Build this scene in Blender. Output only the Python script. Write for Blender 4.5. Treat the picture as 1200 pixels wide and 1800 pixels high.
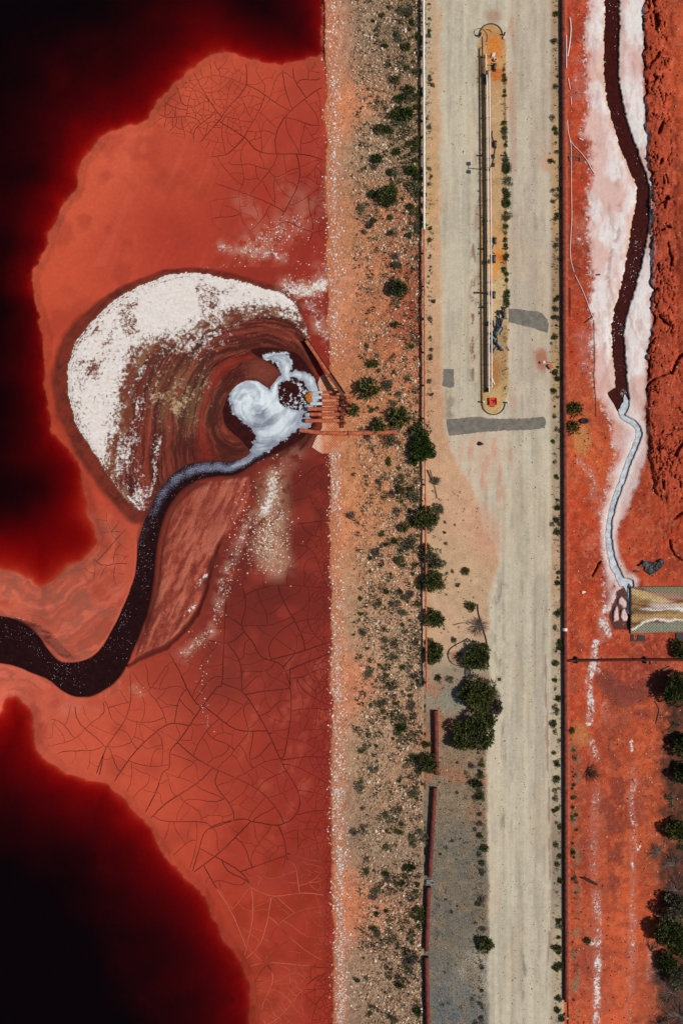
import bpy, math, random
import numpy as np
from mathutils import Vector
from mathutils.geometry import delaunay_2d_cdt

random.seed(11)
rng = np.random.default_rng(11)
SC = bpy.context.scene
for o in list(bpy.data.objects):
    bpy.data.objects.remove(o)

# ------------------------------------------------------------------ camera, sky, sun, exposure
H = 150.0                     # flying height over the lake level; one photo pixel is 0.1 m there
cam_d = bpy.data.cameras.new('camera')
cam = bpy.data.objects.new('camera', cam_d)
SC.collection.objects.link(cam)
cam.location = (0, 0, H)
cam.rotation_euler = (0, 0, 0)
cam_d.sensor_fit = 'VERTICAL'
cam_d.sensor_height = 36.0
cam_d.lens = 36.0 * H / 180.0
cam_d.clip_end = 3000
SC.camera = cam

SUN_EL, SUN_AZ = math.radians(48), math.radians(-6)      # azimuth measured from +X
world = bpy.data.worlds.new('World')
SC.world = world
world.use_nodes = True
wn = world.node_tree
sky = wn.nodes.new('ShaderNodeTexSky')
sky.sky_type = 'NISHITA'
sky.sun_disc = False
sky.sun_elevation = SUN_EL
sky.sun_rotation = math.radians(90) - SUN_AZ
wn.nodes['Background'].inputs['Strength'].default_value = 0.05
wn.links.new(sky.outputs[0], wn.nodes['Background'].inputs['Color'])

sun_d = bpy.data.lights.new('sun', 'SUN')
sun_d.energy = 3.5
sun_d.angle = math.radians(0.5)
sun_d.color = (1.0, 0.95, 0.88)
sun = bpy.data.objects.new('sun', sun_d)
SC.collection.objects.link(sun)
sdir = Vector((math.cos(SUN_EL) * math.cos(SUN_AZ), math.cos(SUN_EL) * math.sin(SUN_AZ), math.sin(SUN_EL)))
sun.rotation_euler = (-sdir).to_track_quat('-Z', 'Y').to_euler()

SC.view_settings.view_transform = 'Standard'
SC.view_settings.look = 'None'
SC.view_settings.exposure = 0.0
SC.view_settings.gamma = 1.0
SC.view_settings.use_curve_mapping = False

# ------------------------------------------------------------------ helpers: colour, noise, shapes
def L(*c):
    if len(c) == 1:
        c = c[0]
    c = np.asarray(c, float) / 255.0
    return np.where(c <= 0.04045, c / 12.92, ((c + 0.055) / 1.055) ** 2.4)

def sm(a, b, x):
    t = np.clip((x - a) / (b - a), 0, 1)
    return t * t * (3 - 2 * t)

_tab = rng.random((8, 512, 512))
def vnoise(x, y, seed=0):
    t = _tab[seed % 8]
    x = x + (seed // 8) * 37.3
    xi = np.floor(x).astype(int); yi = np.floor(y).astype(int)
    fx = x - xi; fy = y - yi
    fx = fx * fx * fx * (fx * (fx * 6 - 15) + 10); fy = fy * fy * fy * (fy * (fy * 6 - 15) + 10)
    x0 = xi & 511; x1 = (xi + 1) & 511; y0 = yi & 511; y1 = (yi + 1) & 511
    a = t[x0, y0] * (1 - fx) + t[x1, y0] * fx
    b = t[x0, y1] * (1 - fx) + t[x1, y1] * fx
    return a * (1 - fy) + b * fy

def fbm(x, y, s, seed=0, octv=4, rough=0.5):
    x = x / s; y = y / s
    v = 0; a = 1; tot = 0
    for k in range(octv):
        v = v + a * vnoise(x + 11.7 * k, y + 5.3 * k, seed + k)
        tot += a; a *= rough
        x = x * 2.03; y = y * 2.03
    return v / tot

def cells(x, y, s, seed=0):
    """distance between the two nearest feature points, and a random value of the cell"""
    x = x / s; y = y / s
    t1 = _tab[seed % 8]; t2 = _tab[(seed + 3) % 8]; t3 = _tab[(seed + 5) % 8]
    xi = np.floor(x).astype(int); yi = np.floor(y).astype(int)
    f1 = np.full(x.shape, 9.0); f2 = np.full(x.shape, 9.0); val = np.zeros(x.shape)
    for dx in (-1, 0, 1):
        for dy in (-1, 0, 1):
            cx = xi + dx; cy = yi + dy
            d = np.hypot(cx + t1[cx & 511, cy & 511] - x, cy + t2[cx & 511, cy & 511] - y)
            n = d < f1
            f2 = np.where(n, f1, np.minimum(f2, d))
            val = np.where(n, t3[cx & 511, cy & 511], val)
            f1 = np.where(n, d, f1)
    return f2 - f1, val

def pdist(x, y, pts, closed=False):
    p = np.asarray(pts, float)
    if closed:
        p = np.vstack([p, p[:1]])
    d = np.full(x.shape, 1e12)
    for (x0, y0), (x1, y1) in zip(p[:-1, :2], p[1:, :2]):
        dx, dy = x1 - x0, y1 - y0
        q = dx * dx + dy * dy + 1e-12
        t = np.clip(((x - x0) * dx + (y - y0) * dy) / q, 0, 1)
        d = np.minimum(d, (x - x0 - t * dx) ** 2 + (y - y0 - t * dy) ** 2)
    return np.sqrt(d)

def inside(x, y, pts):
    p = np.asarray(pts, float)
    r = np.zeros(x.shape, bool)
    q = np.roll(p, -1, 0)
    for (x0, y0), (x1, y1) in zip(p[:, :2], q[:, :2]):
        if y0 == y1:
            continue
        c = (y0 > y) != (y1 > y)
        r ^= c & (x < (x1 - x0) * (y - y0) / (y1 - y0) + x0)
    return r

def sdf(x, y, pts):
    d = pdist(x, y, pts, True)
    return np.where(inside(x, y, pts), d, -d)

def wdist(x, y, pts):
    """distance to a polyline of (x, y, half width), minus the half width there (negative = in it)"""
    p = np.asarray(pts, float)
    best = np.full(x.shape, 1e9)
    for (x0, y0, w0), (x1, y1, w1) in zip(p[:-1], p[1:]):
        dx, dy = x1 - x0, y1 - y0
        t = np.clip(((x - x0) * dx + (y - y0) * dy) / (dx * dx + dy * dy + 1e-12), 0, 1)
        best = np.minimum(best, np.hypot(x - x0 - t * dx, y - y0 - t * dy) - (w0 + (w1 - w0) * t))
    return best

def smooth_line(pts, n=6):
    """Catmull-Rom through the points"""
    p = np.asarray(pts, float)
    p = np.vstack([2 * p[0] - p[1], p, 2 * p[-1] - p[-2]])
    out = []
    for i in range(1, len(p) - 2):
        for k in range(n):
            t = k / n
            out.append(0.5 * (2 * p[i] + (p[i + 1] - p[i - 1]) * t + (2 * p[i - 1] - 5 * p[i] + 4 * p[i + 1] - p[i + 2]) * t * t
                              + (3 * p[i] - p[i - 1] - 3 * p[i + 1] + p[i + 2]) * t ** 3))
    out.append(p[-2])
    return np.array(out)

# ------------------------------------------------------------------ traced outlines (photo pixels)
UP_SHORE = [(567, 96), (557, 96), (530, 107), (495, 115), (465, 112), (430, 102), (400, 92), (370, 100), (340, 118), (310, 138),
            (300, 155), (280, 175), (260, 200), (240, 215), (210, 225), (185, 237), (167, 250), (155, 270), (142, 295), (135, 325),
            (120, 350), (100, 380), (85, 405), (79, 432), (67, 465), (54, 482), (55, 500), (60, 530), (70, 570), (77, 600), (80, 635),
            (80, 670), (82, 710), (87, 745), (100, 770), (115, 785), (132, 810), (142, 838), (152, 895), (165, 920), (172, 945),
            (165, 970), (140, 985), (115, 1000), (95, 1020), (75, 1030), (55, 1025), (30, 1012), (0, 1007), (-60, 1000)]
UP_LAKE = list(map(tuple, smooth_line(UP_SHORE, 3))) + [(-4500, 1000), (-4500, -4500), (567, -4500)]
LOW_SHORE = [(-60, 1290), (0, 1257), (8, 1232), (25, 1220), (40, 1235), (57, 1250), (65, 1275), (65, 1305), (80, 1332), (105, 1350),
             (130, 1360), (165, 1375), (200, 1390), (220, 1410), (240, 1430), (260, 1455), (275, 1485), (295, 1515), (325, 1540),
             (350, 1565), (370, 1595), (385, 1635), (400, 1660), (420, 1690), (435, 1720), (440, 1750), (436, 1780), (441, 1800), (450, 1850)]
LOW_LAKE = list(map(tuple, smooth_line(LOW_SHORE, 3))) + [(520, 2300), (560, 6000), (-4500, 6000), (-4500, 1300)]
ST_A = [(452, 785), (430, 803), (400, 812), (365, 811), (335, 815), (310, 828), (290, 848), (275, 870), (265, 893), (255, 915),
        (246, 940), (242, 965), (240, 990), (236, 1012), (227, 1040), (217, 1065), (205, 1090), (192, 1115), (178, 1138), (160, 1155),
        (140, 1163), (120, 1165), (103, 1160), (88, 1145), (70, 1120), (50, 1100), (25, 1088), (0, 1082), (-60, 1070)]
ST_B = [(-60, 1160), (0, 1166), (30, 1172), (60, 1184), (85, 1195), (105, 1210), (125, 1222), (150, 1225), (175, 1218), (200, 1200),
        (220, 1175), (232, 1150), (243, 1122), (252, 1095), (260, 1075), (266, 1045), (270, 1010), (272, 985), (275, 960), (280, 935),
        (289, 905), (303, 880), (323, 857), (352, 842), (385, 836), (410, 835), (430, 825), (448, 812), (466, 800)]
STREAM = list(map(tuple, smooth_line(ST_A, 3))) + list(map(tuple, smooth_line(ST_B, 3)))
POOL = [(391, 722), (402, 692), (425, 672), (450, 670), (470, 682), (485, 668), (492, 655), (478, 640), (455, 628), (440, 615),
        (470, 611), (505, 617), (525, 627), (542, 648), (556, 672), (562, 720), (548, 748), (532, 768), (505, 787), (475, 800),
        (450, 808), (438, 792), (425, 775), (405, 757), (394, 742)]
POOL = list(map(tuple, smooth_line(POOL + POOL[:1], 3)))[:-1]
GROOVE = [(226, 1172, 3), (240, 1161, 4), (265, 1149, 5), (290, 1138, 5), (310, 1122, 4), (330, 1100, 4), (345, 1078, 4), (358, 1050, 3.5),
          (366, 1015, 4), (373, 985, 4), (385, 955, 3), (392, 935, 1)]
FAN_OUT = [(548, 600), (538, 570), (527, 545), (515, 528), (490, 512), (455, 502), (420, 492), (385, 484), (350, 478), (320, 477),
           (290, 482), (262, 492), (240, 502), (215, 515), (190, 535), (165, 558), (145, 582), (130, 605), (122, 630), (117, 660),
           (118, 690), (124, 720), (132, 745), (145, 770), (165, 800), (190, 835), (210, 865), (235, 890), (247, 897)]
FAN_IN = [(240, 880), (222, 858), (208, 838), (212, 805), (220, 770), (232, 735), (236, 700), (240, 665), (258, 632), (290, 612),
          (330, 600), (370, 584), (405, 570), (440, 560), (470, 557), (500, 560), (522, 570), (540, 590)]
FAN_OUT_S = smooth_line(FAN_OUT, 4)
FAN_IN_S = smooth_line(FAN_IN, 4)
FAN = [tuple(p) for p in FAN_OUT_S] + [tuple(p) for p in FAN_IN_S]
SWIRL = [tuple(p) for p in FAN_IN_S] + [(548, 620), (565, 700), (560, 790), (450, 815), (340, 815), (290, 850), (258, 900), (247, 895)]
LOBE = [(296, 912), (310, 885), (335, 860), (365, 845), (410, 838), (440, 835), (440, 870), (420, 910), (395, 945), (385, 960),
        (373, 1000), (358, 1050), (330, 1100), (300, 1130), (265, 1148), (236, 1160), (245, 1125), (262, 1080), (275, 1040), (280, 990), (285, 950)]
DITCH = [(1074, -60, 14), (1075, 0, 14.5), (1074, 60, 14), (1073, 130, 13.5), (1080, 180, 14), (1091, 225, 14), (1103, 260, 14.5), (1119, 300, 14),
         (1129, 330, 12), (1128, 365, 14), (1124, 400, 16), (1115, 450, 15.5), (1106, 490, 14.5), (1098, 520, 13.5), (1089, 550, 12.5),
         (1085, 575, 12), (1086, 620, 12), (1090, 660, 11.5), (1091, 684, 12)]
DITCH = [(p[0], p[1], p[2] - 1.9) for p in smooth_line(DITCH, 4)]
MILK = [(1097, 696, 2.2), (1099, 705, 4), (1096, 716, 7), (1091, 727, 4.5), (1099, 736, 3.8), (1113, 744, 4), (1121, 756, 4.2), (1120, 772, 4.2),
        (1112, 792, 3.8), (1104, 811, 4), (1098, 828, 4), (1091, 848, 4), (1082, 872, 4), (1075, 895, 4), (1070, 920, 3.8), (1069, 945, 4.5),
        (1072, 970, 5), (1077, 992, 6), (1086, 1011, 5.5), (1092, 1024, 6.5)]
MILK = [tuple(p) for p in smooth_line(MILK, 4)]
MILK_TAIL = [(1092, 1022, 5), (1100, 1021, 4), (1108, 1023, 3.5), (1110, 1030, 2)]
MILK_ARM = [(1098, 1026, 4), (1102, 1036, 4), (1105, 1046, 3), (1104, 1062, 2.5), (1105, 1078, 2.5)]
PUDDLE = [(1083, 1041), (1092, 1034), (1101, 1030), (1107, 1036), (1107, 1105), (1096, 1104), (1078, 1104), (1070, 1086), (1074, 1068), (1082, 1052)]
ISLETS = [[(1086, 1052), (1092, 1049), (1100, 1058), (1100, 1068), (1094, 1068), (1086, 1060)],
          [(1080, 1067), (1085, 1066), (1086, 1080), (1087, 1090), (1077, 1093), (1077, 1080)],
          [(1092, 1072), (1097, 1070), (1103, 1084), (1102, 1091), (1094, 1092), (1089, 1084)]]

def edge_x(y):                              # the foot of the embankment
    return 571 + 0.009 * y + 3.2 * (vnoise(y / 40.0, y * 0 + 3.3, 2) - 0.5) * 2

# ------------------------------------------------------------------ the ground sheet
STEP = 1.8
fx = np.arange(-14, 1214 + STEP, STEP)
fy = np.arange(-14, 1814 + STEP, STEP)
outer = np.array([18, 45, 90, 170, 320, 700, 1500, 3200])
GX = np.concatenate([fx[0] - outer[::-1], fx, fx[-1] + outer])
GY = np.concatenate([fy[0] - outer[::-1], fy, fy[-1] + outer])
NX, NY = len(GX), len(GY)
X, Y = np.meshgrid(GX, GY)
X = X.ravel(); Y = Y.ravel()
N = X.size

def idw(ctrl, x, y, power=4.6):
    """smooth colours through control points, on a coarse lattice, then bilinear"""
    lx = np.arange(-40, 1261, 20.0); ly = np.arange(-40, 1861, 20.0)
    gx, gy = np.meshgrid(lx, ly)
    num = np.zeros(gx.shape + (len(np.atleast_1d(ctrl[0][2])),)); den = np.zeros(gx.shape)
    for px, py, c in ctrl:
        w = 1.0 / (((gx - px) ** 2 + (gy - py) ** 2 + 1600.0) ** (power / 2))
        num += w[..., None] * np.atleast_1d(c); den += w
    g = num / den[..., None]
    u = np.clip((x + 40) / 20.0, 0, len(lx) - 1.001); v = np.clip((y + 40) / 20.0, 0, len(ly) - 1.001)
    i = u.astype(int); j = v.astype(int); fu = (u - i)[:, None]; fv = (v - j)[:, None]
    return (g[j, i] * (1 - fu) + g[j, i + 1] * fu) * (1 - fv) + (g[j + 1, i] * (1 - fu) + g[j + 1, i + 1] * fu) * fv

def C(lst):
    return [(a, b, L(c)) for a, b, c in lst]

MUD = C([(560, 130, (178, 70, 50)), (450, 130, (190, 78, 55)), (330, 160, (198, 85, 60)), (200, 260, (208, 92, 66)), (130, 380, (206, 90, 62)),
         (90, 460, (202, 85, 58)), (100, 600, (190, 75, 50)), (105, 720, (188, 72, 48)), (300, 300, (188, 75, 53)), (430, 250, (182, 69, 49)),
         (530, 250, (168, 60, 46)), (560, 350, (145, 48, 38)), (450, 350, (168, 58, 43)), (300, 420, (176, 62, 46)), (480, 470, (150, 50, 38)),
         (560, 470, (150, 48, 38)), (540, 560, (140, 45, 35)), (200, 440, (190, 75, 54)),
         (190, 870, (190, 75, 52)), (200, 950, (190, 85, 62)), (150, 1080, (192, 92, 70)), (60, 1050, (198, 98, 74)), (100, 1060, (184, 88, 68)),
         (420, 850, (112, 44, 36)), (400, 950, (104, 40, 34)), (520, 900, (104, 38, 31)), (540, 850, (112, 40, 32)), (470, 1030, (106, 38, 32)), (560, 950, (116, 40, 32)), (540, 1000, (122, 42, 34)), (430, 1100, (118, 43, 35)),
         (500, 1150, (136, 48, 38)), (380, 1180, (130, 50, 40)), (300, 1190, (160, 62, 47)), (250, 1260, (190, 80, 58)), (150, 1290, (202, 88, 63)),
         (90, 1250, (198, 92, 70)), (30, 1200, (208, 102, 80)), (250, 1400, (196, 82, 58)), (400, 1300, (166, 62, 46)), (340, 1470, (190, 75, 53)),
         (500, 1350, (152, 52, 40)), (560, 1300, (140, 45, 36)), (430, 1500, (168, 60, 44)), (550, 1500, (146, 46, 36)), (430, 1620, (175, 62, 42)),
         (520, 1650, (162, 55, 40)), (480, 1760, (174, 66, 46)), (560, 1780, (160, 52, 38))])
BANK = C([(585, 60, (205, 140, 108)), (600, 200, (214, 136, 94)), (600, 500, (214, 145, 108)), (600, 900, (208, 136, 94)), (600, 1200, (213, 136, 98)),
          (600, 1600, (212, 130, 92)), (640, 60, (150, 130, 105)), (700, 60, (122, 102, 78)), (660, 250, (168, 142, 114)), (720, 250, (122, 102, 76)),
          (640, 400, (190, 130, 92)), (700, 400, (176, 112, 80)), (650, 520, (198, 124, 84)), (730, 560, (152, 70, 50)), (730, 450, (158, 84, 58)),
          (700, 620, (190, 118, 80)), (650, 720, (196, 130, 90)), (640, 860, (204, 136, 92)), (720, 850, (168, 126, 92)), (680, 1000, (190, 140, 105)),
          (640, 1100, (186, 146, 113)), (720, 1150, (180, 150, 120)), (680, 1300, (174, 142, 112)), (680, 1500, (156, 130, 105)),
          (640, 1700, (165, 132, 107)), (720, 1750, (146, 122, 97)), (735, 1300, (172, 128, 98))])
RED = C([(1010, 50, (182, 70, 46)), (1010, 300, (178, 68, 43)), (1010, 600, (176, 68, 43)), (1020, 720, (190, 92, 58)), (1030, 800, (200, 95, 56)),
         (1020, 900, (190, 76, 46)), (1040, 1000, (186, 75, 46)), (1020, 1100, (186, 76, 46)), (1050, 1140, (182, 74, 46)), (1120, 940, (178, 72, 46)),
         (1180, 900, (168, 64, 40)), (1150, 400, (152, 60, 40)), (1180, 100, (196, 86, 52)), (1190, 300, (190, 82, 50)), (1190, 600, (172, 70, 44)),
         (1150, 700, (154, 58, 37)), (1130, 850, (166, 66, 43)), (1110, 1180, (155, 64, 48)), (1110, 1215, (128, 62, 52)), (1130, 1260, (190, 86, 54)),
         (1050, 1250, (190, 76, 46)), (1010, 1400, (166, 76, 51)), (1080, 1400, (172, 74, 49)), (1140, 1330, (200, 95, 58)), (1150, 1450, (195, 92, 56)),
         (1080, 1600, (204, 95, 59)), (1130, 1600, (200, 92, 56)), (1080, 1750, (205, 96, 61)), (1020, 1700, (166, 76, 55)), (1192, 1500, (120, 66, 49)),
         (1188, 1750, (105, 70, 55)), (1192, 1330, (130, 75, 56)), (1020, 1560, (172, 76, 51))])
EARTH = C([(760, 100, (186, 165, 136)), (760, 500, (200, 165, 132)), (770, 700, (194, 150, 118)), (790, 850, (204, 162, 128)), (780, 1000, (196, 162, 128)),
           (830, 900, (202, 160, 128)), (790, 1120, (198, 162, 130)), (800, 1200, (150, 142, 122)), (790, 1300, (150, 122, 96)), (830, 1400, (142, 122, 98)),
           (800, 1500, (124, 114, 98)), (780, 1650, (118, 110, 95)), (840, 1600, (122, 110, 93)), (800, 1780, (110, 110, 106)), (862, 1700, (170, 158, 138)),
           (975, 100, (172, 145, 115)), (977, 500, (165, 135, 103)), (977, 800, (172, 150, 122)), (978, 1300, (188, 170, 142)), (978, 1700, (180, 162, 134)),
           (865, 100, (196, 148, 96)), (868, 220, (190, 156, 114)), (868, 350, (190, 156, 114)), (868, 440, (198, 150, 96)), (868, 520, (200, 172, 128)),
           (870, 620, (172, 136, 96)), (866, 715, (196, 164, 114))])

print('evaluating the ground', N)
warp_x = X + 7 * (fbm(X, Y, 26, 1, 3) - 0.5); warp_y = Y + 7 * (fbm(X, Y, 26, 4, 3) - 0.5)
nA = fbm(X, Y, 60, 2); nB = fbm(X, Y, 14, 6, 3); nC = fbm(X, Y, 5, 3, 2)
col = np.zeros((N, 3)); Z = np.zeros(N)
grain = np.full(N, 0.12); salt = np.zeros(N); wet = np.zeros(N)

def blend(mask, rgb, idx=None):
    c = L(rgb)
    if idx is None:
        col[:] = col * (1 - mask[:, None]) + c * mask[:, None]
    else:
        col[idx] = col[idx] * (1 - mask[:, None]) + c * mask[:, None]

EX = edge_x(Y)
isMud = X < EX
isBank = (X >= EX) & (X < 742)
isMid = (X >= 742) & (X < 990)
isRed = X >= 990

# ---- mud flat and lake bed
i = np.where(X < EX + 12)[0]
x, y, wx, wy = X[i], Y[i], warp_x[i], warp_y[i]
col[i] = idw(MUD, x, y) * np.array([1.0, .94, .88])
wsx = x + 22 * (fbm(x, y, 42, 3, 5, .58) - 0.5); wsy = y + 22 * (fbm(x, y, 42, 7, 5, .58) - 0.5)
lake = np.maximum(sdf(wsx, wsy, UP_LAKE), sdf(wsx, wsy, LOW_LAKE))       # positive out in the lake
slope = idw([(300, 60, [.014]), (160, 170, [.014]), (60, 300, [.018]), (20, 520, [.034]), (30, 700, [.030]), (60, 840, [.022]), (100, 960, [.0055]),
             (150, 900, [.006]), (40, 1000, [.006]), (110, 820, [.016]), (540, 60, [.024]), (480, 60, [.018]), (20, 1290, [.013]), (150, 1450, [.014]),
             (300, 1650, [.0125]), (400, 1780, [.0125]), (100, 1700, [.016])], x, y)[:, 0]
zl = np.where(lake > 0, -np.minimum(.054 * (np.maximum(lake, 0) * slope / .013 * (0.55 + 0.9 * fbm(x, y, 80, 47, 5))) ** .66, 2.25), np.minimum(0.35, -lake * 0.022))
zl = zl + np.where(lake < -10, 0.06 * (nA[i] - 0.5), 0)
Z[i] = zl
# wet fringe and silty streaks along the shore
blend(0.45 * sm(-26, -3, lake) * sm(0.50, 0.66, fbm(wx, wy, 26, 5)) * (y < 480), (160, 74, 52), i)
blend(0.5 * sm(-4, 10, lake), (176, 62, 38), i)
blend(0.45 * sm(0.5, 0.72, fbm(x * 0.6 + y * 0.8, y * 0.6 - x * 0.8, 40, 2, 5)) * (lake < 0), (160, 58, 42), i)
blend(0.16 * sm(0.52, 0.75, fbm(x * 2.4 + y, y * 0.35, 50, 12, 4)) * (lake < 0) * (y < 470), (212, 104, 78), i)
col[i] *= (.90 + .20 * fbm(x, y, 3.6, 21, 3))[:, None]
grain[i] = 0.10
# the dark rim round the salt fan
d_out = pdist(wx, wy, FAN_OUT_S); d_in = pdist(wx, wy, FAN_IN_S)
inF = inside(wx, wy, FAN); inS = inside(wx, wy, SWIRL)
left = sm(500, 330, x)
rimw = 10 + 20 * left * sm(470, 600, y) * (0.7 + 0.6 * nA[i])
rim = (1 - sm(0.55, 1.0, d_out / rimw)) * (~inF) * (~inS) * (~inS) * (y < 960) * (x < 530)
blend(0.9 * rim * (0.65 + 0.5 * nB[i]), (82, 33, 25), i)
blend(0.6 * rim * sm(0.5, 0.62, fbm(d_out, x + y, 5, 6, 2)), (128, 50, 36), i)
# swirl of brown silt
r = np.hypot(x - 455, (y - 690) * 1.05); th = np.arctan2(y - 690, x - 455)
ca_, sa_ = -.52, .854
uu = (x - 448) * ca_ + (y - 702) * sa_; vv_ = -(x - 448) * sa_ + (y - 702) * ca_
rw = np.hypot(np.where(uu > 0, uu / 1.75, uu * 1.02), vv_) + 9 * (fbm(x, y, 60, 3, 3) - .5) * 2
th = np.arctan2(vv_, uu)
sw = fbm(rw / 8.0, th * 1.0, 1.0, 9, 4)
sw2 = fbm(rw / 3.4, th * 1.6, 1.0, 14, 4, .55); sw3 = fbm(rw / 1.7, th * 3.5, 1.0, 18, 3, .6)
swm = inS * np.maximum(sm(-2, 6, np.where(inS, pdist(x, y, SWIRL, True), -5)), sm(14, 9, d_in))
blend(swm, (90, 38, 30), i)
blend(swm * 0.85 * sm(0.50, 0.66, sw), (128, 52, 39), i)
blend(swm * 0.75 * sm(0.50, 0.66, sw2) * sm(0.6, 0.4, sw), (62, 25, 20), i)
blend(swm * 0.55 * sm(.54, .68, sw3), (158, 76, 54), i)
blend(swm * 0.55 * sm(.46, .34, sw3), (58, 24, 19), i)
blend(swm * 0.45 * (1 - sm(30, 80, np.hypot(x - 325, y - 700))) * sm(.40, .6, sw2), (140, 104, 70), i)
blend(swm * .55 * (1 - sm(40, 100, np.hypot(x - 320, (y - 660) * .8))) * sm(.52, .40, sw2), (62, 42, 31), i)
blend(swm * 0.7 * (1 - sm(0, 12, np.abs(rw - 78 + 8 * (nB[i] - .5)))) * (x < 530), (134, 40, 29), i)
blend(swm * 0.8 * (1 - sm(0, 10, np.abs(rw - 60 + 8 * (nB[i] - .5)))) * (x < 520), (70, 28, 22), i)
blend(swm * 0.65 * (1 - sm(0, 9, np.abs(rw - 104 + 10 * (nB[i] - .5)))), (74, 30, 23), i)
blend(swm * 0.55 * (1 - sm(0, 7, np.abs(rw - 122 + 10 * (nB[i] - .5)))), (140, 62, 46), i)
blend(swm * 0.8 * (1 - sm(18, 40, np.hypot((x - 470) * 0.8, y - 655))), (126, 62, 48), i)
grain[i] += 0.35 * swm
# salt of the fan, dissolving inward
m = np.where(inF, 0.50 + 0.46 * sm(0, 46, d_in) + .30 * (fbm(x, y, 9, 17, 4, .65) - .5), 0)
m = np.where((~inF) & inS & (x < 420), 0.50 * (1 - sm(0, 95, d_in)) * (0.6 + 0.8 * nA[i]), m)
m = np.where((~inF) & inS & (x >= 420), 0.5 * (1 - sm(0, 10, d_in)), m)
spots = sm(0.50, 0.70, fbm(x, y, 34, 13, 3)) * sm(560, 520, x) * sm(0, 30, d_out) * (.3 + 1.2 * fbm(x, y, 6, 25, 3, .7)) + .40 * (1 - sm(20, 70, np.hypot((x - 195) * 1.2, (y - 690) * .7))) * fbm(x, y, 7, 26, 3, .7) + .34 * (1 - sm(16, 52, np.hypot((x - 235) * .7, y - 612))) * fbm(x, y, 7, 27, 3, .7)
m = np.where(inF, m - 0.30 * spots, m)
feath = .5 * fbm(np.arctan2(y - 690, x - 455) * 16.0 + .03 * r, r / 26.0, 1.0, 48, 4, .6) + .5 * fbm(rw / 4.0, th * 3.0, 1.0, 60, 4, .6)
m = m + np.where(inF, 1.1 * (feath - .5) * (1 - sm(8, 62, d_in)), np.where(inS & (x < 420), .9 * (feath - .5) * (1 - sm(20, 90, d_in)), 0))
m = m - np.where(inF, .22 * sm(.5, .64, feath) * (1 - sm(45, 80, np.hypot((x - 200) * .8, (y - 650) * .6))), 0)
m = np.where(inF & (d_out < 2.0), 0.4, m)
for dd_, ww_, aa_ in ((4.5, .9, .26), (9, 1.2, .22), (13.5, .8, .14)):
    m -= aa_ * inF * (np.abs(d_out - dd_ - 2 * (nA[i] - .5)) < ww_) * (x < 360)
salt[i] = np.maximum(salt[i], m)
Z[i] += 0.10 * np.where(inF, sm(0, 10, d_out) * sm(0, 40, d_in), 0)
blend(np.where(inF, 0.88, 0.0), (100, 56, 41), i)
blend(np.where(inF, 0.6, 0.0) * sm(.48, .62, fbm(x, y, 10, 23, 3)), (150, 110, 80), i)
for ln, w, a in (([(282, 770), (272, 810), (270, 840), (263, 868)], 6, .62), ([(300, 640), (330, 660), (345, 640)], 20, .42), ([(330, 640), (300, 690), (285, 740), (270, 790)], 15, .45),
                 ([(228, 872), (246, 894)], 4, .8), ([(218, 770), (208, 830)], 14, .62), ([(360, 670), (320, 720), (290, 770)], 11, .40),
                 ([(530, 578), (548, 604), (575, 655)], 5, .48)):
    d = pdist(wx, wy, ln)
    salt[i] = np.maximum(salt[i], a * (1 - sm(0.2 * w, 1.5 * w, d)))
tan_ = inS * (1 - sm(30, 90, np.hypot((x - 315) * .9, (y - 690) * .7)))
salt[i] = np.maximum(salt[i], tan_ * (.26 + .46 * fbm(rw / 3.5, th * 7, 1.0, 30, 4, .65)) * (.55 + .9 * fbm(x, y, 24, 31, 3)))
# the ripple lobe below the stream
inL = inside(wx, wy, LOBE); dL = pdist(x, y, LOBE, True)
lm = inL * sm(0, 6, dL)
u = x * 0.9 + y * 0.42; v = -x * 0.42 + y * 0.9
blend(lm, (160, 70, 52), i)
lob = .5 * fbm(u, v / 4.2, 10, 15, 4) + .5 * fbm(u + 3 * nC[i], v / 2.2, 3.6, 19, 3)
blend(lm * 0.7 * sm(0.46, 0.64, lob), (182, 98, 76), i)
blend(lm * 0.7 * sm(0.50, 0.36, lob), (126, 52, 40), i)
flow = fbm(u + 14 * fbm(x, y, 60, 4, 2), v / 9.0, 7, 28, 3)
blend(lm * .55 * sm(.52, .64, flow), (190, 112, 88), i)
blend(lm * .5 * sm(.46, .36, flow), (112, 46, 36), i)
blend(lm * 0.5 * sm(60, 0, np.hypot(x - 360, y - 905)), (138, 62, 48), i)
salt[i] = np.maximum(salt[i], lm * 0.40 * sm(0.5, 0.7, fbm(u, v / 2.5, 8, 4, 3)) + inL * .30 * (1 - sm(0, 14, np.abs(dL - 9))) * (x > 290) * (y > 1000))
Z[i] += 0.14 * lm * (0.6 + 1.2 * lob)
grain[i] += 0.45 * lm
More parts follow.
